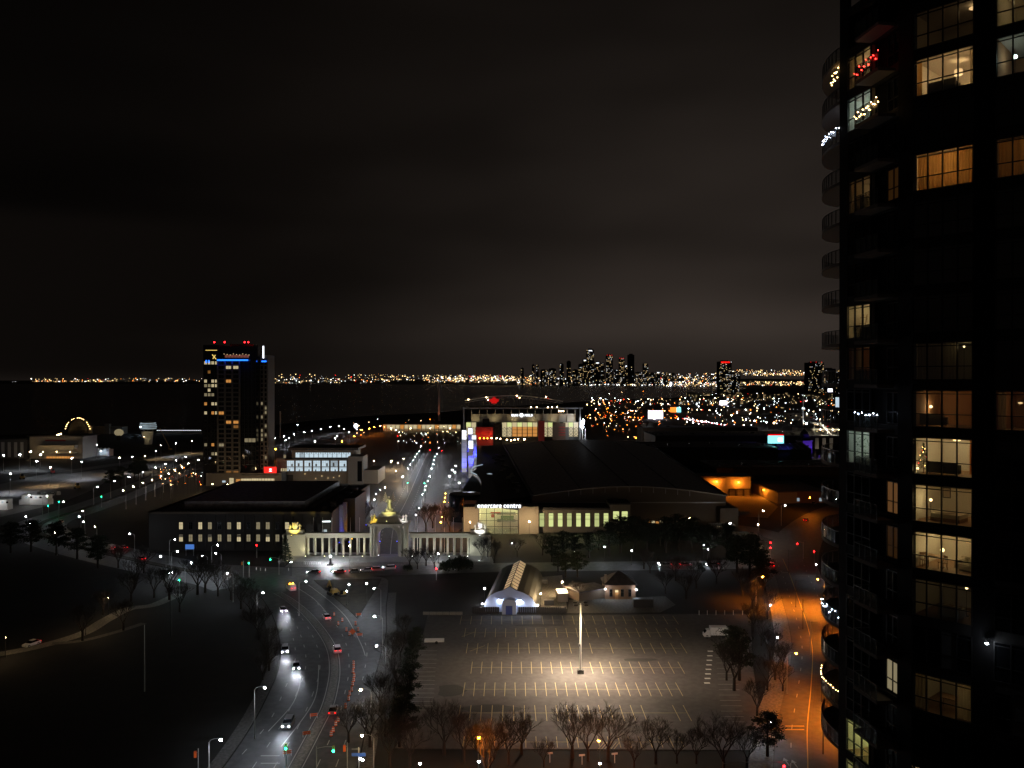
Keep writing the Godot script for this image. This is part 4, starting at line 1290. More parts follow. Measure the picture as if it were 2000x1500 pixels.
	for p in by_u([[160, 1252, 1.3], [240, 1232, 1.1], [200, 1202, 1.0], [300, 1168, 1.3], [330, 1172, 1.4], [350, 1196, 1.2], [385, 1162, 1.7], [400, 1158, 1.5], [425, 1165, 1.4], [450, 1172, 1.2], [470, 1190, 1.3], [490, 1210, 1.3], [505, 1250, 1.2], [520, 1290, 1.1], [525, 1312, 0.9], [262, 1150, 1.4], [255, 1175, 1.2], [512, 1330, 0.8], [280, 1120, 1.3], [230, 1110, 1.2]]):
		tree(bare[(i + 3) % 5], "bare_tree", G(p[0], p[1]), p[2], "leafless tree in the dark park left of the boulevard, %s from the left" % nth(i), "bare trees of the park", M.bark)
		i += 1
	i = 0
	for p in by_u([[20, 1080, 1.5], [60, 1078, 1.6], [110, 1085, 1.6], [150, 1092, 1.5], [190, 1110, 1.5], [270, 935, 1.8], [262, 938, 1.6], [280, 932, 1.5], [215, 955, 1.5], [235, 950, 1.6]]):
		tree(pines[1 + i % 2], "evergreen_tree", G(p[0], p[1]), p[2], "dark evergreen beside the west road, %s from the left" % nth(i), "evergreens beside the west road", M.needles)
		i += 1
	# thin pole standing in the dark lawn
	single("flagpole", S().tube(Vector3.ZERO, Vector3(0, 15, 0), 0.14, 0.07, 6), M.pole, "tall thin pole standing alone in the dark park", "pole", "", G(281, 1352))
	single("flagpole", S().tube(Vector3.ZERO, Vector3(0, 12, 0), 0.14, 0.07, 6), M.pole_dark, "thin dark pole in the park nearer the boulevard", "pole", "", G(332, 1244))

# ---------------------------------------------------------------- the monumental gate
func figure(s: Shape, at: Vector3, h: float, lean := 0.0) -> Shape:
	s.lathe([Vector2(0.2, 0), Vector2(0.17, 0.25), Vector2(0.13, 0.5), Vector2(0.16, 0.68), Vector2(0.17, 0.78), Vector2(0.06, 0.84), Vector2(0.075, 0.9), Vector2(0.07, 0.97), Vector2(0, 1.0)], 9, at, Vector3(h, h, h * 0.8))
	s.tube(at + Vector3(-0.13, 0.76, 0) * h, at + Vector3(-0.28 - lean, 0.55, 0.1) * h, 0.05 * h, 0.035 * h, 6)
	s.tube(at + Vector3(0.13, 0.76, 0) * h, at + Vector3(0.28 + lean, 0.55, 0.1) * h, 0.05 * h, 0.035 * h, 6)
	return s

func flood(parent: Node3D, at: Vector3, towards: Vector3, c: Color, e: float, angle: float) -> void:
	var f := part("floodlight", S().box(at, Vector3(0.5, 0.35, 0.4)), M.metal_dark, parent)
	var n := (towards - at).normalized()
	var key := "flood_%s" % c.to_html(false)
	if not M.has(key):
		glow(key, c, 6)
	part("lens", S().box(at + n * 0.35, Vector3(0.3, 0.2, 0.08)), M[key], f)
	spot(parent, at + n * 0.55, towards, c, e, angle, 0.2, 0.8)

func make_gate() -> void:
	var d := 333.0
	var gx := func(u: float) -> float: return across(u, d)
	var g := thing("monumental_gate", "stone triumphal gate with a winged statue, arch and two colonnades", "gate", Vector3(0, 0, -d))
	# podium steps
	for k in 5:
		var w: float = gx.call(955.0) - gx.call(558.0) + 1.0
		part("step", S().block(Vector3((gx.call(955.0) + gx.call(558.0)) * 0.5, 0.0, 3.4 - k * 1.1 + 2.0), Vector3(w - k * 0.4, 0.17 * (k + 1), 9.0 - k * 1.1)), M.stone_grey, g)
	var y0 := 0.85
	for side in 2:
		var a: float = gx.call(598.0 if side == 0 else 803.0)
		var b: float = gx.call(722.0 if side == 0 else 918.0)
		var c0: float = gx.call(602.5 if side == 0 else 808.0)
		var c1: float = gx.call(712.0 if side == 0 else 914.5)
		var col := mesh_of("gate_column", func(): return S().lathe([Vector2(0.62, 0), Vector2(0.62, 0.25), Vector2(0.5, 0.35), Vector2(0.48, 2.5), Vector2(0.42, 6.5), Vector2(0.55, 6.7), Vector2(0.58, 6.9)], 14))
		for i in 9:
			part("column", col, M.stone, g, Vector3(lerpf(c0, c1, i / 8.0), y0, 0.6))
		var lab := "left" if side == 0 else "right"
		part("entablature", S().block(Vector3((a + b) * 0.5, y0 + 6.9, 0.2), Vector3(b - a + 0.6, 1.5, 2.4)).block(Vector3((a + b) * 0.5, y0 + 8.4, 0.2), Vector3(b - a + 1.0, 0.35, 3.0)), M.stone, g)
		part("rear_wall", S().block(Vector3((a + b) * 0.5, y0, -1.6), Vector3(b - a, 0.5, 0.5)), M.stone_grey, g)
		# end pavilion
		var p0: float = gx.call(555.0 if side == 0 else 918.0)
		var p1: float = gx.call(597.5 if side == 0 else 958.0)
		var pc := (p0 + p1) * 0.5
		var pav := part("pavilion", S().block(Vector3(pc, y0, 0), Vector3(p1 - p0, 7.3, 4.6)).block(Vector3(pc, y0 + 7.3, 0), Vector3(p1 - p0 + 0.5, 1.0, 5.2)), M.stone, g)
		for k in 7:
			part("course", S().block(Vector3(pc, y0 + 0.4 + k * 1.0, 0), Vector3(p1 - p0 + 0.1, 0.86, 4.7)), M.stone, pav)
		part("plinth", S().block(Vector3(pc - (0.0 if side == 0 else 0.5), y0 + 8.3, 0), Vector3(6.6, 1.6, 2.6)), M.stone, pav)
		var sh := S()
		var sc := Vector3(pc, y0 + 9.9, 0.2)
		sh.lathe([Vector2(0.2, 0), Vector2(1.0, 0.5), Vector2(1.25, 1.6), Vector2(1.2, 2.5), Vector2(0.9, 2.6), Vector2(0, 2.7)], 12, sc, Vector3(1, 1, 0.5))
		for q in [-1.9, 1.9]:
			figure(sh, sc + Vector3(q, 0, 0.1), 2.3, 0.05)
		for q in [-1.0, 0.0, 1.0]:
			sh.ball(sc + Vector3(q, 2.75, 0), Vector3(0.35, 0.3, 0.3), 8, 5)
		part("sculpture", sh, M.stone, pav)
		# flagpoles behind
		for i in 6:
			part("flagpole", mesh_of("gate_flagpole", func(): return S().tube(Vector3.ZERO, Vector3(0, 15.0, 0), 0.09, 0.05, 5)), M.white_paint, g, Vector3(lerpf(c0, c1, (i + 0.3) / 6.0), 0.0, -3.2))
		var warm := Color(1.0, 0.9, 0.42) if side == 0 else Color(0.95, 0.97, 1.0)
		flood(g, Vector3(pc, y0 + 8.5, 6.0), sc + Vector3(0, 1.2, 0), warm, 170, 34)
		part("floodlight_bracket", S().bar(Vector3(pc, y0 + 8.0, 2.4), Vector3(pc, y0 + 8.4, 6.0), 0.12, 0.12), M.metal_dark, g)
		flood(g, Vector3(pc, 0.9, 12.5), Vector3(pc, 5, 2), Color(1.0, 0.95, 0.66) if side == 0 else Color(0.95, 1, 0.97), 48, 46)
		for i in 4:
			var fx := lerpf(c0, c1, i / 3.0)
			flood(g, Vector3(fx, y0 + 0.2, 5.4), Vector3(fx, 6.5, 0.5), Color(1, 0.97, 0.74) if side == 0 else Color(0.96, 1, 0.93), 30, 52)
	# central arch
	var ax0: float = gx.call(724.0)
	var ax1: float = gx.call(796.0)
	var ac := (ax0 + ax1) * 0.5
	var ow: float = (gx.call(778.5) - gx.call(740.0)) * 0.5
	var spring := 8.2
	var arch := S()
	var front := []
	var outer := []
	var w2 := (ax1 - ax0) * 0.5
	var oc: float = (gx.call(778.5) + gx.call(740.0)) * 0.5
	for i in 13:
		var t := PI * i / 12.0
		front.append(Vector2(oc - cos(t) * ow, spring + sin(t) * ow))
	for z in [2.6, -2.6]:
		for i in 12:
			var a: Vector2 = front[i]
			var b: Vector2 = front[i + 1]
			arch.quad(Vector3(a.x, a.y, z), Vector3(b.x, b.y, z), Vector3(b.x, 12.6, z), Vector3(a.x, 12.6, z))
		arch.quad(Vector3(ax0, y0, z), Vector3(oc - ow, y0, z), Vector3(oc - ow, 12.6, z), Vector3(ax0, 12.6, z))
		arch.quad(Vector3(oc + ow, y0, z), Vector3(ax1, y0, z), Vector3(ax1, 12.6, z), Vector3(oc + ow, 12.6, z))
	for i in 12:
		var a: Vector2 = front[i]
		var b: Vector2 = front[i + 1]
		arch.quad(Vector3(a.x, a.y, 2.6), Vector3(a.x, a.y, -2.6), Vector3(b.x, b.y, -2.6), Vector3(b.x, b.y, 2.6))
	for x in [oc - ow, oc + ow, ax0, ax1]:
		arch.quad(Vector3(x, y0, 2.6), Vector3(x, y0, -2.6), Vector3(x, 12.6, -2.6), Vector3(x, 12.6, 2.6))
	part("arch", arch, M.stone, g)
	var ring := S()
	for i in 12:
		var a := PI * (i + 0.04) / 12.0
		var b := PI * (i + 0.96) / 12.0
		var pa := Vector3(oc - cos(a) * (ow + 0.45), spring + sin(a) * (ow + 0.45), 2.65)
		var pb := Vector3(oc - cos(b) * (ow + 0.45), spring + sin(b) * (ow + 0.45), 2.65)
		part("arch_stone", S().bar(pa, pb, 0.5, 0.8), M.stone, g)
	part("keystone", S().block(Vector3(oc, spring + ow - 0.1, 2.8), Vector3(0.9, 1.6, 0.5)), M.stone, g)
	for x in [ax0 + 0.9, oc - ow - 1.3, oc + ow + 1.3, ax1 - 0.9]:
		part("column", S().lathe([Vector2(0.8, 0), Vector2(0.8, 0.4), Vector2(0.62, 0.6), Vector2(0.58, 4), Vector2(0.52, 10.6), Vector2(0.7, 10.9), Vector2(0.85, 11.5), Vector2(0.9, 11.8)], 14), M.stone, g, Vector3(x, y0, 3.1))
	part("cornice", S().block(Vector3(ac, 12.6, 0.2), Vector3(ax1 - ax0 + 0.8, 0.7, 7.2)).block(Vector3(ac, 13.3, 0.2), Vector3(ax1 - ax0 + 1.8, 0.45, 8.2)), M.stone, g)
	part("attic", S().block(Vector3(ac, 13.75, 0), Vector3(10.5, 1.6, 5.0)).block(Vector3(ac, 15.35, 0), Vector3(9.0, 0.4, 4.6)).block(Vector3(ac, 15.75, 0), Vector3(8.0, 1.3, 4.0)).block(Vector3(ac, 17.05, 0), Vector3(6.0, 0.8, 3.4)), M.stone, g)
	for q in [-6.2, 6.2]:
		var grp := S()
		grp.block(Vector3(ac + q, 13.75, 0.6), Vector3(2.2, 0.8, 2.4))
		figure(grp, Vector3(ac + q - 0.5, 14.5, 1.0), 2.5)
		figure(grp, Vector3(ac + q + 0.5, 14.5, 0.6), 2.6)
		part("figure_group", grp, M.stone, g)
		flood(g, Vector3(ac + q, 14.0, 6.6), Vector3(ac + q, 16, 0.6), Color(1.0, 0.85, 0.3) if q < 0 else Color(0.97, 0.97, 1.0), 80, 30)
		part("floodlight_bracket", S().bar(Vector3(ac + q, 13.5, 4.2), Vector3(ac + q, 13.8, 6.6), 0.12, 0.12), M.metal_dark, g)
	# winged figure: body, raised wings, prow
	var st := S()
	var sb := Vector3(ac, 17.85, 0.3)
	st.lathe([Vector2(1.4, 0), Vector2(1.5, 0.5), Vector2(1.1, 1.0), Vector2(0.6, 1.2)], 12, sb)
	figure(st, sb + Vector3(0, 1.0, 0), 5.0, -0.02)
	for q in [-1.0, 1.0]:
		for j in 5:
			st.bar(sb + Vector3(q * (0.35 + 0.1 * j), 4.2 - j * 0.15, -0.3), sb + Vector3(q * (1.7 + 0.22 * j), 7.6 - j * 0.75, -0.6), 0.42, 0.12)
		st.ball(sb + Vector3(q * 1.3, 0.8, 0.4), Vector3(0.4, 0.6, 0.4), 8, 5)
	part("winged_statue", st, M.stone, g)
	flood(g, Vector3(ac, 15.0, 7.5), sb + Vector3(0, 3.5, 0), Color(1.0, 0.97, 0.6), 190, 34)
	part("floodlight_bracket", S().bar(Vector3(ac, 13.9, 4.2), Vector3(ac, 14.8, 7.5), 0.12, 0.12), M.metal_dark, g)
	# violet-blue light under the vault
	for q in [-1.0, 1.0]:
		flood(g, Vector3(oc + q * (ow - 0.4), 6.0, 1.0), Vector3(oc + q * ow * 0.2, 12.6, 0), Color(0.35, 0.38, 1.0), 16, 60)
	flood(g, Vector3(oc - ow + 0.4, 1.0, 3.6), Vector3(oc - ow - 0.6, 8, 2.0), Color(0.95, 0.97, 1), 8, 40)
	omni(g, Vector3(oc, 5.5, -6.0), Color(0.62, 0.6, 1.0), 12, 0.3)
	part("floodlight", S().box(Vector3(oc, 5.9, -6.0), Vector3(0.5, 0.3, 0.5)).tube(Vector3(oc, 6.0, -6), Vector3(oc, 8.6, -2.6), 0.05, 0.05, 5), M.metal_dark, g)
	# lit plaza before it
	struct("gate_plaza", S().flat(outline([[556, 1108], [575, 1090], [960, 1088], [966, 1103], [760, 1106], [640, 1109]]), 0.05), M.concrete)
	var fp := G(645, 1104)
	var mon := thing("plaza_monument", "small dark monument under a glaring light before the left colonnade", "monument", fp + Vector3(0, 0.05, 0))
	part("base", S().block(Vector3.ZERO, Vector3(2.2, 0.4, 2.2)), M.concrete_dark, mon)
	part("shaft", S().lathe([Vector2(0.5, 0.4), Vector2(0.36, 1.4), Vector2(0.42, 2.2), Vector2(0.2, 2.7), Vector2(0, 2.8)], 10), M.metal_dark, mon)
	part("lamp", ico(0.22), M.lamp_white, mon, Vector3(0, 3.2, 0))
	omni(mon, Vector3(0, 3.2, 0), LED, 200, 0.2)
	fp = G(858, 1096)
	var gl := post_lamp(856, 1082, 3.6, "lamp_white", 22, "glaring white lamp before the right colonnade above the shrubs", "", 0.22)
	# small railing
	var rl := thing("bike_rack", "row of pale hoops on the plaza before the left colonnade", "bike rack", G(608, 1103) + Vector3(0, 0.05, 0))
	for i in 9:
		part("hoop", S().path([Vector3(-2.8 + i * 0.7, 0, 0), Vector3(-2.8 + i * 0.7, 1.0, 0), Vector3(-2.4 + i * 0.7, 1.25, 0), Vector3(-2.3 + i * 0.7, 0, 0)], 0.05), M.white_paint, rl)

# ---------------------------------------------------------------- window helper: a recessed frame with its pane
func window(parent: Node3D, at: Vector3, w: float, h: float, look: Material, key: String, yaw := 0.0, bars := 1) -> void:
	var f := part("window", mesh_of("wf_%s" % key, func():
		var s := S()
		for q in [-1.0, 1.0]:
			s.box(Vector3(q * (w * 0.5 - 0.05), 0, 0.06), Vector3(0.1, h, 0.12))
			s.box(Vector3(0, q * (h * 0.5 - 0.05), 0.055), Vector3(w - 0.2, 0.1, 0.11))
		for b in bars:
			s.box(Vector3(-w * 0.5 + w * (b + 1) / (bars + 1), 0, 0.05), Vector3(0.07, h - 0.2, 0.1))
		s.box(Vector3(0, h * 0.12, 0.045), Vector3(w - 0.2, 0.07, 0.09))
		return s), M.metal_dark, parent, at)
	f.rotation.y = yaw
	part("pane", mesh_of("wp_%s" % key, func(): return S().box(Vector3(0, 0, 0.015), Vector3(w - 0.16, h - 0.16, 0.03))), look, f)

# ---------------------------------------------------------------- dark hall left of the gate
func make_dark_hall() -> void:
	var d := 345.0
	var b := thing("old_exhibition_hall", "large dark flat-roofed hall with two rows of lit windows left of the gate", "building", Vector3(0, 0, -d))
	var x0 := across(290, d)
	var x1 := across(648, d)
	var depth := 92.0
	var hh := 15.0
	part("wall", S().block(Vector3((x0 + x1) * 0.5, 0, -depth * 0.5), Vector3(x1 - x0, hh, depth)), M.facade_brown, b)
	part("parapet", S().block(Vector3((x0 + x1) * 0.5, hh, -0.5), Vector3(x1 - x0 + 0.6, 0.9, 1.0)).block(Vector3(x0 + 0.5, hh, -depth * 0.5), Vector3(1.0, 0.9, depth)).block(Vector3(x1 - 0.5, hh, -depth * 0.5), Vector3(1.0, 0.9, depth)), M.brick_dark, b)
	part("roof", S().block(Vector3((x0 + x1) * 0.5 , hh, -depth * 0.52), Vector3(x1 - x0 - 3, 0.3, depth - 5)), M.roof_dark, b)
	# raised clerestory roof
	var m0 := x0 + 10
	var m1 := x1 - 14
	var rf := part("clerestory", S().block(Vector3((m0 + m1) * 0.5, hh + 0.3, -48), Vector3(m1 - m0, 3.2, 72)), M.roof_membrane, b)
	part("skylight", S().block(Vector3(m1 + 2.6, hh + 0.3, -50), Vector3(2.6, 0.7, 70)), M.roof_light, rf)
	part("skylight", S().block(Vector3(m0 - 2.6, hh + 0.3, -50), Vector3(2.6, 0.7, 70)), M.roof_light, rf)
	for i in 9:
		part("roof_unit", S().block(Vector3(x1 - 5 + (i % 2) * 2, hh + 0.3, -10 - i * 8.2), Vector3(1.8 + (i % 3) * 0.7, 1.2 + (i % 2) * 0.6, 2.2)), M.roof_light, b)
	# windows: surveyed columns, which of them are lit
	var top := {0: 1, 2: 1, 3: 2, 5: 2, 6: 1, 8: 2, 9: 2, 11: 1}
	var low := {0: 1, 1: 2, 2: 2, 3: 2, 4: 2, 5: 2, 6: 1, 7: 2, 8: 2, 9: 1, 10: 2, 11: 1}
	for i in 13:
		var x := across(353.0 + 18.85 * i, d)
		if x > x1 - 2:
			continue
		for r in 2:
			var lit: int = (top if r == 0 else low).get(i, 0)
			var look: Material = [M.dim_glass, M.window_cream, M.window_cream_dim][lit]
			window(b, Vector3(x, height(1027 if r == 0 else 1051, d), 0.0), 1.7, 3.0, look, "hall", 0.0, 1)
			if lit:
				# half-drawn blind hung behind the glass edge
				if (i + r) % 3 == 1:
					part("blind", S().box(Vector3(x, height(1027 if r == 0 else 1051, d) + 0.9, 0.07), Vector3(1.5, 0.9, 0.03)), M.fabric, b)
		part("pilaster", S().block(Vector3(x + across(353 + 9.4, d) - across(353, d), 0, 0.25), Vector3(0.9, hh - 0.5, 0.5)), M.facade_brown, b)
	# side entrance with pilasters lit blue and yellow
	for q in [[-16.0, Color(0.16, 0.2, 1.0), 42.0], [-23.0, Color(1.0, 0.72, 0.12), 24.0], [-58.0, Color(0.2, 0.26, 1.0), 46.0]]:
		part("pilaster", S().block(Vector3(x1 + 0.8, 0, q[0]), Vector3(1.6, hh + 1.5, 2.4)), M.limestone, b)
		flood(b, Vector3(x1 + 4.4, 0.6, q[0] + 2.4), Vector3(x1 + 1.6, 9, q[0]), q[1], q[2], 34)
		flood(b, Vector3(x1 + 0.8, 1.0, q[0] + 5.5), Vector3(x1 + 0.8, 9, q[0] + 1), q[1], q[2], 26)
	part("entrance_block", S().block(Vector3(x1 + 2.0, 0, -40), Vector3(5.0, hh + 2.5, 26)), M.facade_brown, b)
	var board := thing("entrance_sign", "white lettered strip over the dark hall's side entrance", "sign", Vector3(across(637, d - 4) , 12.6, -d + 4.0), 0.12)
	part("panel", S().box(Vector3(0, -2.6, -0.1), Vector3(3.4, 5.2, 0.2)), M.metal_dark, board)
	part("strip", S().box(Vector3(0, 0, 0.06), Vector3(3.2, 0.5, 0.08)), M.sign_white, board)
	part("poster", S().box(Vector3(-0.4, -4.0, 0.05), Vector3(1.3, 1.5, 0.06)), M.window_white_dim, board)
	part("leg", S().tube(Vector3(-1.5, -12.6, -0.1), Vector3(-1.5, 0.2, -0.1), 0.1, 0.1, 5), M.metal_dark, board)
	part("leg", S().tube(Vector3(1.5, -12.6, -0.1), Vector3(1.5, 0.2, -0.1), 0.1, 0.1, 5), M.metal_dark, board)

# ---------------------------------------------------------------- hotel tower
func make_hotel() -> void:
	var d := 558.0
	var t := thing("hotel_tower", "tall dark hotel tower with a blue light band and scattered lit windows", "building", Vector3(0, 0, -d))
	var X := func(u: float) -> float: return across(u, d)
	var roofy := height(684, d)
	var x0: float = X.call(396.0)
	var xa: float = X.call(426.0)
	var xb: float = X.call(469.0)
	var xc: float = X.call(500.0)
	var xd: float = X.call(517.0)
	part("left_block", S().block(Vector3((x0 + xa) * 0.5, 0, -12), Vector3(xa - x0, roofy + 3.5, 22)), M.facade_dark, t)
	part("middle_block", S().block(Vector3((xa + xb) * 0.5, 0, -11.0), Vector3(xb - xa, roofy - 6.0, 24)), M.panel_grey, t)
	part("glass_block", S().block(Vector3((xb + xc) * 0.5, 0, -12.5), Vector3(xc - xb, roofy - 6.2, 24)), M.black_glass, t)
	part("crown", S().block(Vector3((xa + xc) * 0.5, roofy - 6.2, -14), Vector3(xc - xa, 9.0, 20)), M.black_glass, t)
	part("stair_wing", S().block(Vector3((xc + xd) * 0.5, 0, -16), Vector3(xd - xc - 0.6, roofy - 3.0, 16)), M.panel_grey, t)
	part("roof_plant", S().block(Vector3((xa + xc) * 0.5, roofy + 2.8, -15), Vector3(16, 1.6, 10)), M.metal_dark, t)
	var storeys := 27
	var fh := (roofy - 8.0) / storeys
	# storey bands
	for k in storeys:
		part("storey_band", mesh_of("hotel_band", func(): return S().box(Vector3(0, 0, 0), Vector3(xb - xa + 0.2, 0.35, 0.5))), M.panel_grey, t, Vector3((xa + xb) * 0.5, fh * (k + 1) + 1.0, 1.2))
	for u in [426.0, 440.5, 454.5, 469.0]:
		part("pier", S().block(Vector3(X.call(u), 0, 1.2), Vector3(0.7, roofy - 6.5, 0.6)), M.panel_grey, t)
	var lit_mid := {"25,1": 1, "25,2": 1, "22,1": 2, "13,1": 2, "13,2": 2, "15,0": 2, "8,0": 3, "12,2": 4, "2,1": 4, "2,2": 4}
	var lit_left := {"26,0": 1, "26,1": 1, "26,2": 1, "26,3": 1, "22,0": 1, "22,2": 1, "22,3": 1, "21,0": 3, "21,1": 3, "21,2": 1, "21,3": 1, "19,0": 3, "19,1": 3, "19,2": 3, "17,0": 2, "17,2": 1, "17,3": 1, "15,0": 1, "15,2": 2, "15,3": 1, "8,2": 2, "8,0": 3, "6,3": 1, "6,2": 3, "24,1": 4, "20,1": 1}
	var looks := [M.black_glass, M.window_cream, M.window_amber, M.window_cream_dim, M.window_amber_dim]
	for k in storeys:
		var y := fh * (k + 0.55) + 1.0
		for j in 3:
			var u := 433.2 + 14.2 * j
			window(t, Vector3(X.call(u), y, 1.0), 3.5, fh - 0.9, looks[lit_mid.get("%d,%d" % [k, j], 0)], "hotel_mid", 0.0, 1)
		if k > 3:
			for j in 4:
				var u := 400.5 + 7.0 * j
				window(t, Vector3(X.call(u), y, -1.0), 1.9, fh - 0.9, looks[lit_left.get("%d,%d" % [k, j], 0)], "hotel_left", 0.0, 1)
			for j in 4:
				var u := 473.0 + 7.4 * j
				var l := 0
				if k == 9 and j > 0:
					l = 3
				window(t, Vector3(X.call(u), y, -0.45), 2.3, fh - 0.35, looks[l], "hotel_glass", 0.0, 1)
		for j in 2:
			var l := 3 if (k in [9, 10, 11, 14, 17] and j == 0) or (k in [5, 10, 16, 15, 12] and j == 1) else 0
			window(t, Vector3(X.call(504.5 + 7.5 * j), y, -7.95), 1.4, fh - 0.9, looks[l], "hotel_side", 0.0, 0)
	# blue light band and its glow
	var yb := height(703.5, d)
	part("blue_light_band", S().box(Vector3((X.call(426.0) + X.call(486.0)) * 0.5, yb, 1.75), Vector3(X.call(486.0) - X.call(426.0), 0.9, 0.4)), M.sign_blue, t)
	part("blue_light_band", S().box(Vector3(X.call(509.0), yb - 0.6, -7.6), Vector3(3.2, 0.9, 0.3)), M.sign_blue, t)
	for i in 5:
		spot(t, Vector3(lerpf(X.call(429.0), X.call(483.0), i / 4.0), yb - 0.6, 2.1), Vector3(lerpf(X.call(429.0), X.call(483.0), i / 4.0), yb - 8, 1.2), Color(0.06, 0.2, 1.0), 9, 60, 0.3)
	part("gold_light_strip", S().box(Vector3(X.call(412.0), height(684.0, d), -0.85), Vector3(7.6, 0.35, 0.25)), M.sign_gold, t)
	var logo := part("cross_emblem", S().obox(Transform3D(Basis(Vector3(0, 0, 1), 0.7), Vector3(X.call(417.5), height(697, d), -0.8)), Vector3(0.5, 4.0, 0.2)).obox(Transform3D(Basis(Vector3(0, 0, 1), -0.6), Vector3(X.call(417.5), height(697, d), -0.78)), Vector3(0.5, 3.0, 0.2)), M.sign_gold, t)
	for u in [402.0, 407.0]:
		part("blue_window", S().box(Vector3(X.call(u), height(706, d), -0.9), Vector3(0.8, 1.8, 0.1)), M.sign_blue, t)
	part("white_light_fin", S().box(Vector3(X.call(508.0), height(687, d), -7.4), Vector3(0.9, 8.2, 0.4)), M.sign_white, t)
	part("fin_mast", S().block(Vector3(X.call(508.0), height(708, d), -7.9), Vector3(1.2, 12, 0.6)), M.metal_dark, t)
	for i in 9:
		part("terrace_lamp", ico(0.22), M.window_far, t, Vector3(lerpf(X.call(434.0), X.call(483.0), i / 8.0), height(691 + (i % 3), d), -3.7))
	glow("lounge", Color(1, 0.6, 0.5), 0.16)
	for i in 8:
		part("lounge_window", S().box(Vector3(lerpf(X.call(438.0), X.call(480.0), i / 7.0), height(695.5, d), -3.95), Vector3(1.7, 1.8, 0.1)), M.lounge, t)
	for u in [412.5, 433.0, 472.5, 479.5]:
		var bq := part("beacon_mast", S().tube(Vector3(X.call(u), roofy + 3.4, -6), Vector3(X.call(u), height(669, d), -6), 0.09, 0.06, 5), M.metal_dark, t)
		part("beacon_light", ico(0.5), M.beacon_red, bq, Vector3(X.call(u), height(668.5, d) + 0.3, -6))
		omni(t, Vector3(X.call(u), height(668.5, d) + 1.2, -5), Color(1, 0.1, 0.12), 2, 0.2)
	# podium
	var pod := thing("hotel_podium", "low podium with bright ground-floor windows and a red sign beside the hotel tower", "building", Vector3(0, 0, -d + 6))
	var e := d - 6
	part("wall", S().block(Vector3((across(400, e) + across(548, e)) * 0.5, 0, -8), Vector3(across(548, e) - across(400, e), 8.5, 12)), M.panel_grey, pod)
	part("canopy", S().block(Vector3((across(470, e) + across(540, e)) * 0.5, 7.2, -1.2), Vector3(across(540, e) - across(470, e), 0.4, 3.0)), M.metal_dark, pod)
	for q in [[435, 3.6, 926, 4.4, 0], [450, 8.5, 936, 4.8, 1], [463, 8.5, 936, 3.4, 3], [479, 20, 935, 4.0, 1], [499, 20, 935, 4.2, 1], [521, 25, 937, 4.2, 1]]:
		window(pod, Vector3(across(q[0], e), 3.0, -1.95), q[1] * 0.36 if q[0] != 435 else 2.4, q[3] if q[0] != 435 else 1.4, M.window_cream if q[4] == 1 else (M.window_white if q[4] == 0 else M.window_amber), "pod%d" % q[0], 0.0, 3)
	for i in 6:
		part("mullion", S().block(Vector3(across(503 + 6 * i, e), 1.0, -1.7), Vector3(0.12, 4.2, 0.1)), M.metal_dark, pod)
	var sg := thing("red_sign", "glowing red sign with a white emblem on the hotel podium", "sign", Vector3(across(525, e), 8.5, -e - 3.0))
	part("panel", S().block(Vector3.ZERO, Vector3(8.2, 4.0, 0.5)), M.sign_red, sg)
	part("emblem", S().box(Vector3(0.2, 2.6, 0.28), Vector3(1.6, 0.5, 0.1)).box(Vector3(0.2, 1.8, 0.28), Vector3(0.6, 1.6, 0.1)).box(Vector3(0.2, 1.2, 0.29), Vector3(1.9, 0.4, 0.1)), M.sign_white, sg)
	spot(sg, Vector3(0, 2, 1.0), Vector3(0, 1, 6), Color(1, 0.03, 0.06), 4, 70, 0.5)

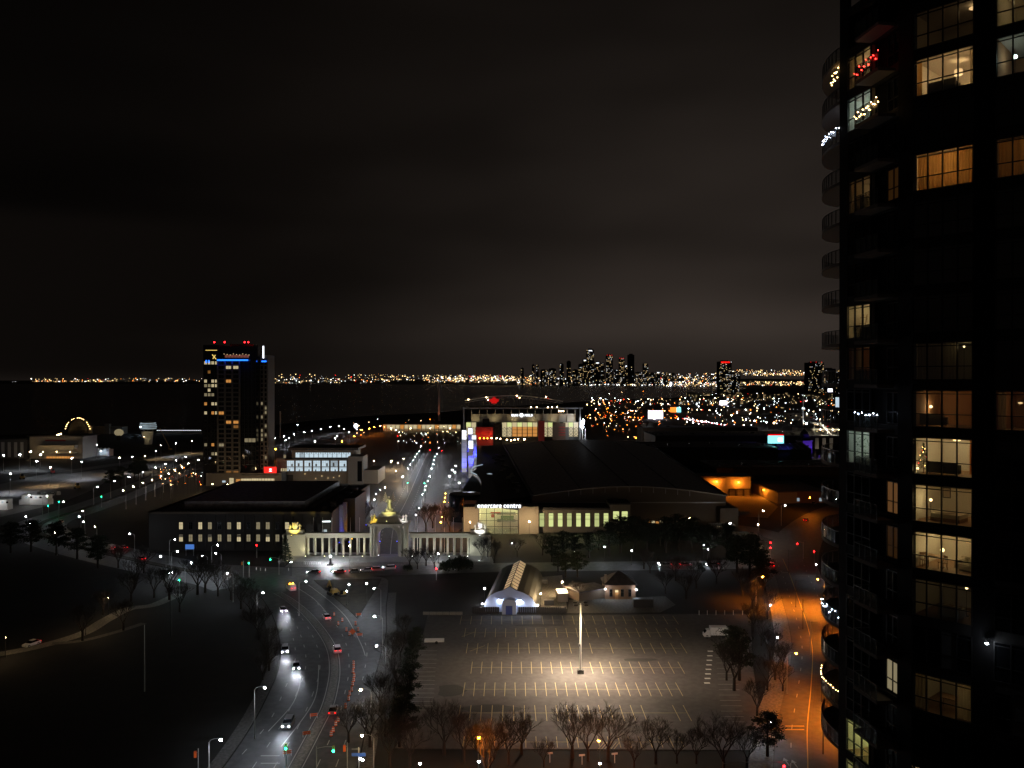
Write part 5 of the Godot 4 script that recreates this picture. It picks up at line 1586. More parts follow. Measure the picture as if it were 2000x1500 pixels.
# ---------------------------------------------------------------- hall with bright white windows
func make_white_hall() -> void:
	var d := 566.0
	var b := thing("conference_hall", "long grey hall with two bands of bright white windows behind the gate", "building", Vector3(0, 0, -d))
	var X := func(u: float) -> float: return across(u, d)
	part("wall", S().block(Vector3((X.call(545.0) + X.call(682.0)) * 0.5, 0, -14), Vector3(X.call(682.0) - X.call(545.0), height(898, d), 26)), M.limestone, b)
	part("upper_storey", S().block(Vector3((X.call(566.0) + X.call(690.0)) * 0.5, height(898, d), -16), Vector3(X.call(690.0) - X.call(566.0), height(880, d) - height(898, d), 22)), M.stone_grey, b)
	part("roof", S().block(Vector3((X.call(562.0) + X.call(698.0)) * 0.5, height(880, d), -17), Vector3(X.call(698.0) - X.call(562.0), 1.6, 30)), M.roof_dark, b)
	part("stair_tower", S().block(Vector3((X.call(681.0) + X.call(710.0)) * 0.5, 0, -6), Vector3(X.call(710.0) - X.call(681.0), height(891, d), 18)), M.stone_grey, b)
	part("stair_slot", S().block(Vector3(X.call(704.0), 2, 3.05), Vector3(3.0, 13.5, 0.1)), M.black_glass, b)
	part("annex", S().block(Vector3((X.call(710.0) + X.call(738.0)) * 0.5, 0, -16), Vector3(X.call(738.0) - X.call(710.0), 9, 30)), M.limestone, b)
	part("side_wing", S().block(Vector3((X.call(538.0) + X.call(552.0)) * 0.5, 0, -8), Vector3(X.call(552.0) - X.call(538.0), 17, 12)), M.stone_grey, b)
	# top band
	for i in 12:
		window(b, Vector3(X.call(577.5 + 9.1 * i), height(890, d), -4.95), 3.0, 3.5, M.window_white if i != 1 else M.window_white_dim, "white_top", 0.0, 0)
		part("ceiling_beam", S().box(Vector3(X.call(577.5 + 9.1 * i), height(886.3, d), -4.7), Vector3(0.9, 0.4, 0.1)), M.metal_dark, b)
	for i in 7:
		var u := 566.5 + 17.1 * i
		window(b, Vector3(X.call(u), height(905.8, d), -0.98), 4.9, 4.1, M.window_white if i != 5 else M.window_white_dim, "white_mid", 0.0, 3)
		window(b, Vector3(X.call(u), height(916.8, d), -0.98), 4.9, 2.7, M.window_white, "white_low", 0.0, 3)
		# flat panels added outside the glowing panes, imitating silhouettes of things indoors
		part("silhouette_panel", S().block(Vector3(X.call(u - 2 + (i % 3) * 2), height(921, d), -0.86), Vector3(0.7, 1.3, 0.06)), M.concrete_dark, b)
		part("silhouette_panel", S().block(Vector3(X.call(u + 3 - (i % 2) * 4), height(911, d), -0.86), Vector3(1.1, 1.6 + (i % 3) * 0.4, 0.06)), M.stone_grey, b)
	for i in 4:
		window(b, Vector3(X.call(549.0 + 4.3 * i), height(918, d), -0.98), 1.1, 2.2, M.window_cream, "white_small", 0.0, 0)
	window(b, Vector3(X.call(554.5), height(892, d), -1.9), 1.7, 2.4, M.window_cream_dim, "white_single", 0.0, 1)
	for q in [[628, 930], [616, 935], [640, 934], [651, 933], [662, 930], [595, 926]]:
		part("wall_light", ico(0.3), M.window_far, b, Vector3(X.call(q[0]), height(q[1], d), -0.6))
	part("loading_door", S().block(Vector3(X.call(560.0), 0, -0.96), Vector3(8, 6, 0.12)), M.metal_dark, b)
	for u in [585.0, 625.0, 665.0]:
		spot(b, Vector3(X.call(u), height(903, d), 1.2), Vector3(X.call(u), 0, 16), Color(0.86, 0.95, 1), 30, 70, 1.0)

# ---------------------------------------------------------------- the big exhibition hall
func make_exhibition_hall() -> void:
	var d := 382.0
	var b := thing("exhibition_hall", "huge exhibition hall with a low curved dark roof and a glass entrance", "building", Vector3(0, 0, -d))
	var X := func(u: float, e := 382.0) -> float: return across(u, e)
	# main vault: front arc at 400 m, back at 715 m
	var arc0 := []
	var arc1 := []
	for i in 17:
		var f := i / 16.0
		arc0.append(Vector3(lerpf(X.call(1040.0, 402.0), X.call(1418.0, 402.0), f), 14.6 + 4.4 * sin(PI * f), -402 + d))
		arc1.append(Vector3(lerpf(X.call(984.0, 715.0), X.call(1272.0, 715.0), f), 14.6 + 4.4 * sin(PI * f), -715 + d))
	var roof := S()
	for i in 16:
		for j in 10:
			var a: Vector3 = arc0[i].lerp(arc1[i], j / 10.0)
			var a2: Vector3 = arc0[i + 1].lerp(arc1[i + 1], j / 10.0)
			var c: Vector3 = arc0[i].lerp(arc1[i], (j + 1) / 10.0)
			var c2: Vector3 = arc0[i + 1].lerp(arc1[i + 1], (j + 1) / 10.0)
			roof.quad(a, a2, c2, c)
	part("roof", roof, M.roof_membrane, b)
	for i in [0, 16]:
		var w := S()
		w.quad(arc0[i], arc1[i], Vector3(arc1[i].x, 0, arc1[i].z), Vector3(arc0[i].x, 0, arc0[i].z))
		part("side_wall", w, M.facade_brown, b)
	var gable := S()
	for i in 16:
		gable.quad(Vector3(arc0[i].x, 0, arc0[i].z), Vector3(arc0[i + 1].x, 0, arc0[i].z), arc0[i + 1], arc0[i])
	part("front_wall", gable, M.brick_dark, b)
	var fascia := S()
	for i in 16:
		fascia.bar(arc0[i] + Vector3(0, 0.1, 0.5), arc0[i + 1] + Vector3(0, 0.1, 0.5), 1.4, 0.35)
	part("fascia", fascia, M.metal_grey, b)
	for i in range(3, 14):
		part("truss_post", S().block(Vector3(arc0[i].x, arc0[i].y - 2.6, arc0[i].z + 0.35), Vector3(0.3, 2.5, 0.4)), M.metal_grey, b)
	part("wall_band", S().block(Vector3((arc0[0].x + arc0[16].x) * 0.5, 11.2, arc0[0].z + 0.3), Vector3(arc0[16].x - arc0[0].x, 0.4, 0.5)), M.metal_grey, b)
	# ridge roof seams
	for i in [4, 8, 12]:
		part("roof_seam", S().bar(arc0[i] + Vector3(0, 0.12, 0), arc1[i] + Vector3(0, 0.12, 0), 0.5, 0.3), M.roof_dark, b)
	part("roof_edge", S().bar(arc0[0] + Vector3(0, 0.2, 0), arc1[0] + Vector3(0, 0.2, 0), 1.2, 0.8), M.roof_dark, b)
	part("roof_edge", S().bar(arc0[16] + Vector3(0, 0.2, 0), arc1[16] + Vector3(0, 0.2, 0), 1.2, 0.8), M.roof_dark, b)
	# flat roof on the left with its units
	var fr := PackedVector2Array()
	for q in [[905, 976, 13.0], [972, 976, 13.0], [1040, 966, 13.0], [984, 868, 13.0], [942, 870, 13.0], [938, 905, 13.0], [905, 950, 13.0]]:
		var g := G(q[0], q[1], q[2])
		fr.append(Vector2(g.x, g.z + d))
	part("low_wing", S().prism(fr, 0.0, 12.6), M.roof_dark, b)
	rng.seed = 5
	for i in 22:
		var q := D(lerpf(955, 985, rng.randf()) + i * 1.6, 0, lerpf(640, 420, i / 22.0))
		part("roof_unit", S().block(Vector3(q.x, 12.6, q.z + d), Vector3(rng.randf_range(1.5, 4), rng.randf_range(0.6, 1.4), rng.randf_range(2, 5))), M.metal_dark, b)
	# round dark drum and the sweeping roof before it
	var dc := G(908, 985, 9.0)
	part("drum", S().lathe([Vector2(8.5, 0), Vector2(8.5, 12.5), Vector2(8.0, 13.2), Vector2(0, 13.6)], 28, Vector3(dc.x, 0, dc.z + d - 8)), M.black_glass, b)
	var inner := []
	var outer := []
	for q in [[921, 925], [932, 932], [939, 943], [940, 956], [937, 972], [931, 985], [928, 990]]:
		var g := G(q[0], q[1], 14.5)
		inner.append(Vector3(g.x, 14.5, g.z + d))
	for q in [[942, 909], [951, 915], [960, 923], [966, 943], [971, 963], [975, 983], [1012, 988]]:
		var g := G(q[0], q[1], 14.5)
		outer.append(Vector3(g.x, 14.5, g.z + d))
	var ic := resample(curve(inner, 6), 32)
	var oc := resample(curve(outer, 6), 32)
	var sw := S()
	for i in 31:
		up_quad(sw, ic[i] + Vector3(0, 1.0, 0), oc[i], oc[i + 1], ic[i + 1] + Vector3(0, 1.0, 0))
		sw.quad(ic[i] + Vector3(0, 1.0, 0), ic[i + 1] + Vector3(0, 1.0, 0), ic[i + 1] - Vector3(0, 1.2, 0), ic[i] - Vector3(0, 1.2, 0))
		sw.quad(oc[i], oc[i + 1], oc[i + 1] - Vector3(0, 1.9, 0), oc[i] - Vector3(0, 1.9, 0))
	part("swept_roof", sw, M.roof_dark, b)
	part("roof_rim", S().path(ic, 0.22, 5), M.steel, b)
	var rim := S()
	for i in range(0, 6):
		rim.bar(ic[i] + Vector3(0, 1.25, 0), ic[i + 1] + Vector3(0, 1.25, 0), 0.6, 0.3)
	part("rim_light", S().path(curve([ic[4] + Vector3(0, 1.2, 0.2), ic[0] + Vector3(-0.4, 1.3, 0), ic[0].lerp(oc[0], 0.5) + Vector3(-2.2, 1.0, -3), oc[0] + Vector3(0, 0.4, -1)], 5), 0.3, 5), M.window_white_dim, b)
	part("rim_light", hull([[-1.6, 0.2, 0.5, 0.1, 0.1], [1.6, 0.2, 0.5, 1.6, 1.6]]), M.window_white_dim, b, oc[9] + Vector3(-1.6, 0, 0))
	# entrance: glass box with a grid, beige walls either side
	part("side_panel", S().block(Vector3((X.call(905.0) + X.call(934.0)) * 0.5, 0, -5), Vector3(X.call(934.0) - X.call(905.0), height(991, d), 9)), M.limestone, b)
	part("side_panel", S().block(Vector3((X.call(1013.0) + X.call(1052.0)) * 0.5, 0, -5), Vector3(X.call(1052.0) - X.call(1013.0), height(990, d), 10)), M.limestone, b)
	part("pier", S().block(Vector3(X.call(1015.5), 0, 0.4), Vector3(1.0, height(989, d), 1.2)), M.limestone, b)
	part("canopy", S().block(Vector3((X.call(930.0) + X.call(1020.0)) * 0.5, height(990, d), 0), Vector3(X.call(1020.0) - X.call(930.0), 1.6, 7)), M.metal_dark, b)
	var e0: float = X.call(935.0)
	var e1: float = X.call(1012.0)
	var eh := height(990, d)
	part("lobby_floor", S().block(Vector3((e0 + e1) * 0.5, 0, -7), Vector3(e1 - e0, 0.3, 13)), M.concrete, b)
	part("lobby_wall", S().block(Vector3((e0 + e1) * 0.5, 0, -13.5), Vector3(e1 - e0, eh, 0.5)), M.plaster, b)
	part("lobby_wall", S().block(Vector3(e0 + 0.2, 0, -7), Vector3(0.4, eh, 13)), M.plaster, b)
	part("lobby_wall", S().block(Vector3(e1 - 0.2, 0, -7), Vector3(0.4, eh, 13)), M.plaster, b)
	part("lobby_ceiling", S().block(Vector3((e0 + e1) * 0.5, eh - 0.3, -7), Vector3(e1 - e0, 0.3, 13)), M.plaster_white, b)
	part("gallery", S().block(Vector3((e0 + e1) * 0.5 + 3.5, 4.4, -9), Vector3(8.5, 0.5, 6)).block(Vector3((e0 + e1) * 0.5 + 3.5, 7.6, -10), Vector3(8.5, 0.5, 5)), M.concrete, b)
	part("banner", S().box(Vector3((e0 + e1) * 0.5 - 1.4, 9.0, -4), Vector3(4.6, 0.7, 0.1)).box(Vector3((e0 + e1) * 0.5 - 2.6, 7.6, -4.2), Vector3(1.6, 1.6, 0.1)), M.red_paint, b)
	part("info_wall", S().block(Vector3((e0 + e1) * 0.5 + 4, 5.2, -6.0), Vector3(6, 2.2, 0.3)), M.leaf_green, b)
	for i in 3:
		for j in 2:
			var lp := Vector3(lerpf(e0, e1, (i + 0.5) / 3.0), eh - 0.6, -4.0 - 5.0 * j)
			part("ceiling_light", S().box(lp, Vector3(2.2, 0.12, 0.6)), M.window_lime, b)
			omni(b, lp + Vector3(0, -0.5, 0), Color(0.98, 1.0, 0.7), 13.0, 0.4)
	for i in 5:
		for j in 4:
			var w := (e1 - e0) / 5.0
			var h := eh / 4.0
			part("pane", mesh_of("entrance_pane", func(): return S().box(Vector3.ZERO, Vector3((e1 - e0) / 5.0 - 0.12, height(990, 382.0) / 4.0 - 0.12, 0.04))), M.pane, b, Vector3(e0 + w * (i + 0.5), h * (j + 0.5), 0.6))
	for i in 6:
		part("mullion", S().block(Vector3(lerpf(e0, e1, i / 5.0), 0, 0.6), Vector3(0.22, eh, 0.25)), M.metal_dark, b)
	for j in [0.28, 0.5, 0.76, 0.98]:
		part("transom", S().box(Vector3((e0 + e1) * 0.5, eh * j, 0.6), Vector3(e1 - e0, 0.2, 0.22)), M.metal_dark, b)
	# white lettering over the entrance
	var font := SystemFont.new()
	font.font_names = PackedStringArray(["Droid Sans"])
	font.font_weight = 700
	var tm := TextMesh.new()
	tm.text = "enercare centre"
	tm.font = font
	tm.font_size = 64
	tm.pixel_size = 0.039
	tm.depth = 0.25
	part("lettering_sign", tm, M.sign_white, b, D(975, 988.2, 368) + Vector3(0, 0, d))
	# wing with tall lit windows
	var wz := -3.0
	part("window_wing", S().block(Vector3((X.call(1052.0) + X.call(1193.0)) * 0.5, 0, wz - 8), Vector3(X.call(1193.0) - X.call(1052.0), height(998, d), 14)), M.limestone, b)
	part("wing_roof", S().block(Vector3((X.call(1052.0) + X.call(1193.0)) * 0.5, height(998, d), wz - 8), Vector3(X.call(1193.0) - X.call(1052.0) + 0.6, 0.9, 15)), M.roof_dark, b)
	part("corner_block", S().block(Vector3((X.call(1193.0) + X.call(1233.0)) * 0.5, 0, wz - 7), Vector3(X.call(1233.0) - X.call(1193.0), height(988, d), 14)), M.limestone, b)
	part("corner_roof", S().block(Vector3((X.call(1193.0) + X.call(1233.0)) * 0.5, height(988, d), wz - 7), Vector3(X.call(1233.0) - X.call(1193.0) + 0.6, 0.6, 14.5)), M.roof_dark, b)
	for i in 8:
		window(b, Vector3(X.call(1059.0 + 18.1 * i), height(1018.5, d), wz - 0.98), 2.3, 6.3, M.window_lime if i % 3 else M.window_lime_dim, "tall", 0.0, 0)
		for j in 2:
			part("blind", S().box(Vector3(X.call(1059.0 + 18.1 * i), height(1009 + 9 * j, d), wz - 0.9), Vector3(2.1, 0.12, 0.05)), M.metal_dark, b)
	for i in 2:
		window(b, Vector3(X.call(1205.0 + 17.0 * i), height(1010, d), wz + 0.02), 2.9, 4.4, M.window_lime, "tall_corner", 0.0, 0)
	for i in 3:
		spot(b, Vector3(X.call(1070.0 + 50 * i), 6, 0.5), Vector3(X.call(1070.0 + 50 * i), 0, 10), Color(0.96, 1, 0.7), 40, 70, 0.8)
	# low rear strip: ground-floor lights below the brown wall, and the right-hand end block
	for i in 12:
		var u := 1268.0 + 8.0 * i
		if i in [5, 8]:
			continue
		part("low_window", S().box(Vector3(X.call(u, 398.0), height(1018.5 + (i % 3), 398.0), -398 + d + 0.2), Vector3(1.4, 0.9, 0.1)), M.window_cream if i % 2 else M.window_amber, b)
	part("end_block", S().block(Vector3((X.call(1405.0, 398.0) + X.call(1440.0, 398.0)) * 0.5, 0, -398 + d - 8), Vector3(X.call(1440.0, 398.0) - X.call(1405.0, 398.0), 9.5, 20)), M.brick_dark, b)
	part("end_canopy", S().block(Vector3((X.call(1385.0, 385.0) + X.call(1432.0, 385.0)) * 0.5, 3.9, -1.0), Vector3(11, 0.5, 6)), M.stone_grey, b)
	for i in 5:
		part("end_window", S().box(Vector3(X.call(1402.0 + 3.6 * i, 392.0), 2.4, -392 + d), Vector3(0.6, 2.0, 0.1)), M.window_cream, b)
	part("end_light", ico(0.3), M.lamp_white, b, Vector3(X.call(1423.0, 384.0), 5.0, 1.0))
	omni(b, Vector3(X.call(1423.0, 384.0), 5.0, 2.0), LED, 16, 0.2)
	part("glass_canopy", S().block(Vector3(X.call(1432.0, 372.0), 2.2, 10), Vector3(14, 0.3, 5)), M.rail_glass, b)
	# four lantern towers, lit blue
	var i := 0
	for q in [[907, 638.0, 840.0, 858.0], [919, 665.0, 836.0, 848.0], [920, 600.0, 860.0, 876.0], [926, 632.0, 850.0, 858.0]]:
		var e: float = q[1]
		var top := height(q[2], e)
		var tt := thing("lantern_tower", "slender tower lit blue with a white lantern top, %s" % ["left one of the front pair", "rear one half hidden", "nearest one on the right", "between the right pair"][i], "tower", Vector3(across(q[0], e), 0, -e), 0, "blue lantern towers")
		var lh: float = top - height(q[3], e)
		part("shaft", S().block(Vector3.ZERO, Vector3(3.4, top - lh, 3.4)), M.plaster_white, tt)
		for k in 4:
			var o := Vector3(1.75 if k & 1 else -1.75, 0, 1.75 if k & 2 else -1.75)
			part("corner_post", S().block(o, Vector3(0.35, top, 0.35)), M.steel, tt)
		for k in 6:
			part("ring", S().box(Vector3(0, (top - lh) * (k + 1) / 6.5, 0), Vector3(3.7, 0.3, 3.7)), M.steel, tt)
		for k in 3:
			for j in 3:
				part("lantern_pane", S().box(Vector3(-1.05 + 1.05 * k, top - lh + lh * (j + 0.5) / 3.0, 1.6), Vector3(0.85, lh / 3.0 - 0.3, 0.12)), M.sign_white, tt)
				part("lantern_pane", S().box(Vector3(-1.6, top - lh + lh * (j + 0.5) / 3.0, -1.05 + 1.05 * k), Vector3(0.12, lh / 3.0 - 0.3, 0.85)), M.sign_white, tt)
		part("cap", S().box(Vector3(0, top, 0), Vector3(3.9, 0.4, 3.9)), M.steel, tt)
		for sx in [-1.0, 1.0]:
			flood(tt, Vector3(sx * 2.2, 13.4 if q[0] > 910 else 1.0, 5.0), Vector3(0, (top - lh) * 0.6, 1.7), Color(0.12, 0.16, 1.0), 110, 52)
		i += 1

# ---------------------------------------------------------------- stadium
func make_stadium() -> void:
	var d := 900.0
	var b := thing("stadium", "large stadium with an arched roof truss and a bright lit concourse", "stadium", Vector3(0, 0, -d))
	var X := func(u: float) -> float: return across(u, d)
	var x0: float = X.call(906.0)
	var x1: float = X.call(1138.0)
	var xc := (x0 + x1) * 0.5
	part("grandstand", S().block(Vector3(xc, 0, -32), Vector3(x1 - x0 - 4, height(826, d), 60)), M.concrete_dark, b)
	part("seating", hull([[-60, height(826, d), height(800, d) + 2, (x1 - x0) * 0.48, (x1 - x0) * 0.48], [-4, height(826, d), height(824, d), (x1 - x0) * 0.48, (x1 - x0) * 0.48]]), M.concrete, b, Vector3(xc, 0, 0))
	part("rear_band", S().block(Vector3(xc, height(824, d), -3), Vector3(x1 - x0 - 16, height(808.5, d) - height(824, d), 2)), M.limestone, b)
	part("roof", S().block(Vector3(xc, height(799, d), -22), Vector3(x1 - x0, 1.4, 46)), M.roof_dark, b)
	part("roof_edge", S().box(Vector3(xc, height(797, d), 1.5), Vector3(x1 - x0, 0.9, 0.9)), M.metal_grey, b)
	# arched truss
	var prev := []
	for i in 25:
		var f := i / 24.0
		var top := Vector3(lerpf(x0, x1 - 20, f), height(789, d) + (height(773.5, d) - height(789, d)) * sin(PI * (0.12 + 0.8 * f)), -20)
		var bot := Vector3(top.x, top.y - 2.4, -20)
		if prev:
			part("truss_chord", S().bar(prev[0], top, 0.7, 0.7), M.white_paint, b)
			part("truss_chord", S().bar(prev[1], bot, 0.4, 0.4), M.metal_grey, b)
			part("truss_web", S().bar(prev[1], top, 0.25, 0.25), M.metal_grey, b)
		part("truss_post", S().bar(bot, Vector3(bot.x, height(799, d), -20), 0.25, 0.25), M.metal_dark, b)
		prev = [top, bot]
	for u in [906.0, 1133.0]:
		part("tower_leg", S().block(Vector3(X.call(u), 0, 1), Vector3(1.6, height(795, d), 1.6)), M.metal_grey, b)
	for i in 14:
		part("column", S().block(Vector3(lerpf(x0 + 8, x1 - 8, i / 13.0), height(826, d), -1.4), Vector3(0.7, height(800, d) - height(826, d), 0.7)), M.limestone, b)
	# concourse facade: panels from left to right
	var z := -1.85
	for i in 22:
		var u := 915.0 + 10.0 * i
		if (u > 928 and u < 980) or (u > 1050 and u < 1064) or (u > 1078 and u < 1104):
			continue
		var upper := height(829.5, d)
		part("concourse_window", mesh_of("st_up", func(): return S().box(Vector3.ZERO, Vector3(4.9, 4.6, 0.2))), M.window_cream if i % 2 else M.window_lime, b, Vector3(X.call(u), upper, z + 0.2))
		for j in 3:
			var look: Material = M.window_cream if u < 1005 or u > 1060 else M.window_amber
			part("concourse_window", mesh_of("st_low", func(): return S().box(Vector3.ZERO, Vector3(4.6, 3.2, 0.2))), look, b, Vector3(X.call(u), height(836.5 + 6.6 * j, d), z + 0.2))
			if u < 1005 or u > 1060:
				for k in 3:
					part("screen_bar", mesh_of("st_bar%d" % (k % 2), func(): return S().obox(Transform3D(Basis(Vector3(0, 0, 1), 0.6 if k % 2 else -0.6), Vector3.ZERO), Vector3(1.7, 0.55, 0.2))), M.metal_dark, b, Vector3(X.call(u) - 1.6 + 1.6 * k, height(836.5 + 6.6 * j, d) + (0.5 if k % 2 else -0.4), z + 0.5))
	part("red_block", S().block(Vector3((X.call(929.0) + X.call(963.0)) * 0.5, 0, 2), Vector3(X.call(963.0) - X.call(929.0), height(833.5, d), 8)), M.red_paint, b)
	glow("red_stand_light", Color(1, 0.08, 0.06), 0.5)
	part("red_light_strip", S().box(Vector3((X.call(931.0) + X.call(962.0)) * 0.5, height(851.5, d), 6.3), Vector3(X.call(962.0) - X.call(931.0), 0.9, 0.3)), M.red_stand_light, b)
	for i in 3:
		spot(b, Vector3(X.call(935.0 + 12 * i), height(851, d), 8.5), Vector3(X.call(935.0 + 12 * i), height(836, d), 5.5), Color(1, 0.2, 0.08), 22, 60, 0.5)
	part("dark_block", S().block(Vector3((X.call(964.0) + X.call(981.0)) * 0.5, 0, 1), Vector3(X.call(981.0) - X.call(964.0), height(828, d), 8)), M.facade_dark, b)
	part("dark_stair", S().block(Vector3(X.call(949.0), height(833, d), 1), Vector3(7, 8, 4)), M.facade_dark, b)
	part("red_pier", S().block(Vector3(X.call(1057.5), 0, 2), Vector3(6.4, height(822, d), 6)), M.red_paint, b)
	part("brown_block", S().block(Vector3((X.call(1079.0) + X.call(1104.0)) * 0.5, 0, 2), Vector3(X.call(1104.0) - X.call(1079.0), height(826, d), 7)), M.brick, b)
	for i in 4:
		part("louvre", S().box(Vector3(X.call(1097.0), height(834 + 5 * i, d), 5.6), Vector3(7, 1.0, 0.2)), M.red_paint, b)
	part("green_block", S().block(Vector3(X.call(1107.0), 0, 2.5), Vector3(4, height(834, d), 5)), M.panel_grey, b)
	for q in [[960, 856, 1], [945, 856, 2], [952, 856, 2], [937, 856, 2], [970, 856, 1], [977, 857, 1], [990, 859, 1], [998, 860, 1], [1005, 859, 1], [1012, 858, 1], [1024, 858, 0]]:
		part("forecourt_light", ico(0.55 if q[2] else 0.8), M.lamp_far_warm if q[2] == 1 else (M.lamp_far_sodium if q[2] == 2 else M.lamp_far_warm), b, Vector3(across(q[0], d - 14), height(q[1], d - 14), 14))
	for i in 6:
		spot(b, Vector3(lerpf(x0 + 12, x1 - 12, i / 5.0), height(823, d), 5), Vector3(lerpf(x0 + 12, x1 - 12, i / 5.0), height(812, d), -2), Color(1, 0.9, 0.66), 55, 60, 0.5)
	# lettering with the round emblem in its middle
	var font := SystemFont.new()
	font.font_names = PackedStringArray(["Droid Sans"])
	font.font_weight = 800
	var words := [["BMO", 1005.5], ["FIELD", 1032.5]]
	part("sign_frame", S().box(Vector3(X.call(1021.0), height(812, d), -1.2), Vector3(26, 0.3, 0.3)).box(Vector3(X.call(1021.0), height(808.4, d), -1.2), Vector3(26, 0.3, 0.3)), M.metal_dark, b)
	for w in words:
		var tm := TextMesh.new()
		tm.text = w[0]
		tm.font = font
		tm.font_size = 64
		tm.pixel_size = 0.052
		tm.depth = 0.4
		part("lettering_sign", tm, M.sign_white, b, Vector3(X.call(w[1]), height(811.3, d), -0.8))
	part("emblem_sign", S().tube(Vector3(X.call(1018.6), height(811, d), -0.9), Vector3(X.call(1018.6), height(811, d), -0.5), 2.1, 2.1, 20), M.sign_white, b)
	# red leaf sign on the roof, beacons
	var leaf := PackedVector2Array()
	for q in [[0, 5.2], [1.1, 3.6], [2.0, 4.0], [1.8, 2.0], [3.2, 3.0], [3.8, 2.0], [5.6, 2.2], [4.8, 0.8], [5.4, 0.2], [2.6, -1.6], [2.8, -2.6], [0.3, -2.2], [0.2, -3.6], [-0.2, -3.6], [-0.3, -2.2], [-2.8, -2.6], [-2.6, -1.6], [-5.4, 0.2], [-4.8, 0.8], [-5.6, 2.2], [-3.8, 2.0], [-3.2, 3.0], [-1.8, 2.0], [-2.0, 4.0], [-1.1, 3.6]]:
		leaf.append(Vector2(q[0], -q[1]))
	var ls := part("leaf_sign", S().prism(leaf, 0, 0.4), M.red_stand_light, b, Vector3(X.call(964.5), height(784, d), -8))
	ls.rotation.x = PI / 2 - 0.15
	part("leaf_frame", S().tube(Vector3(X.call(964.5), height(798, d), -8.4), Vector3(X.call(964.5), height(786, d), -8.4), 0.2, 0.2, 5), M.metal_dark, b)
	for q in [[913, 781], [949, 777], [952, 782], [1010, 773.5], [1015, 778], [1068, 776]]:
		part("roof_beacon_light", ico(0.45), M.lamp_far_warm, b, Vector3(X.call(q[0]), height(q[1], d), -19))
		part("beacon_post", S().tube(Vector3(X.call(q[0]), height(q[1], d) - 6, -19.2), Vector3(X.call(q[0]), height(q[1], d), -19.2), 0.15, 0.15, 4), M.metal_dark, b)
	for q in [[1010, 776], [1072, 779], [935, 803]]:
		part("red_roof_light", ico(0.5), M.sign_red, b, Vector3(X.call(q[0]), height(q[1], d), -18.5))
	for q in [[1037, 795], [1048, 795], [1070, 795], [1078, 795], [1088, 794.5], [1091, 803], [1096, 803], [1100, 803]]:
		part("roof_edge_light", ico(0.5), M.lamp_far_warm, b, Vector3(X.call(q[0]), height(q[1], d), 2.3))
	# floodlit corner at the right
	var fl := thing("scaffold_tower", "white floodlit lighting scaffold at the stadium's right corner", "tower", Vector3(X.call(1139.0), 0, -d + 10))
	part("frame", S().tube(Vector3(-1.5, 0, 0), Vector3(-1.5, 22, 0), 0.3, 0.3, 5).tube(Vector3(1.5, 0, 0), Vector3(1.5, 18, 0), 0.3, 0.3, 5).bar(Vector3(-1.5, 6, 0), Vector3(1.5, 9, 0), 0.25, 0.25).bar(Vector3(-1.5, 13, 0), Vector3(1.5, 10, 0), 0.25, 0.25), M.white_paint, fl)
	part("floodlight", S().ball(Vector3(-1.0, 25, 0.5), Vector3(1.0, 3.0, 0.8), 8, 5), M.lamp_far_white, fl)
	part("floodlight", S().ball(Vector3(-1.5, 20, 0.5), Vector3(1.2, 1.2, 0.8), 8, 5), M.lamp_far_white, fl)
	omni(fl, Vector3(0, 22, 4), LED, 500, 0.5)

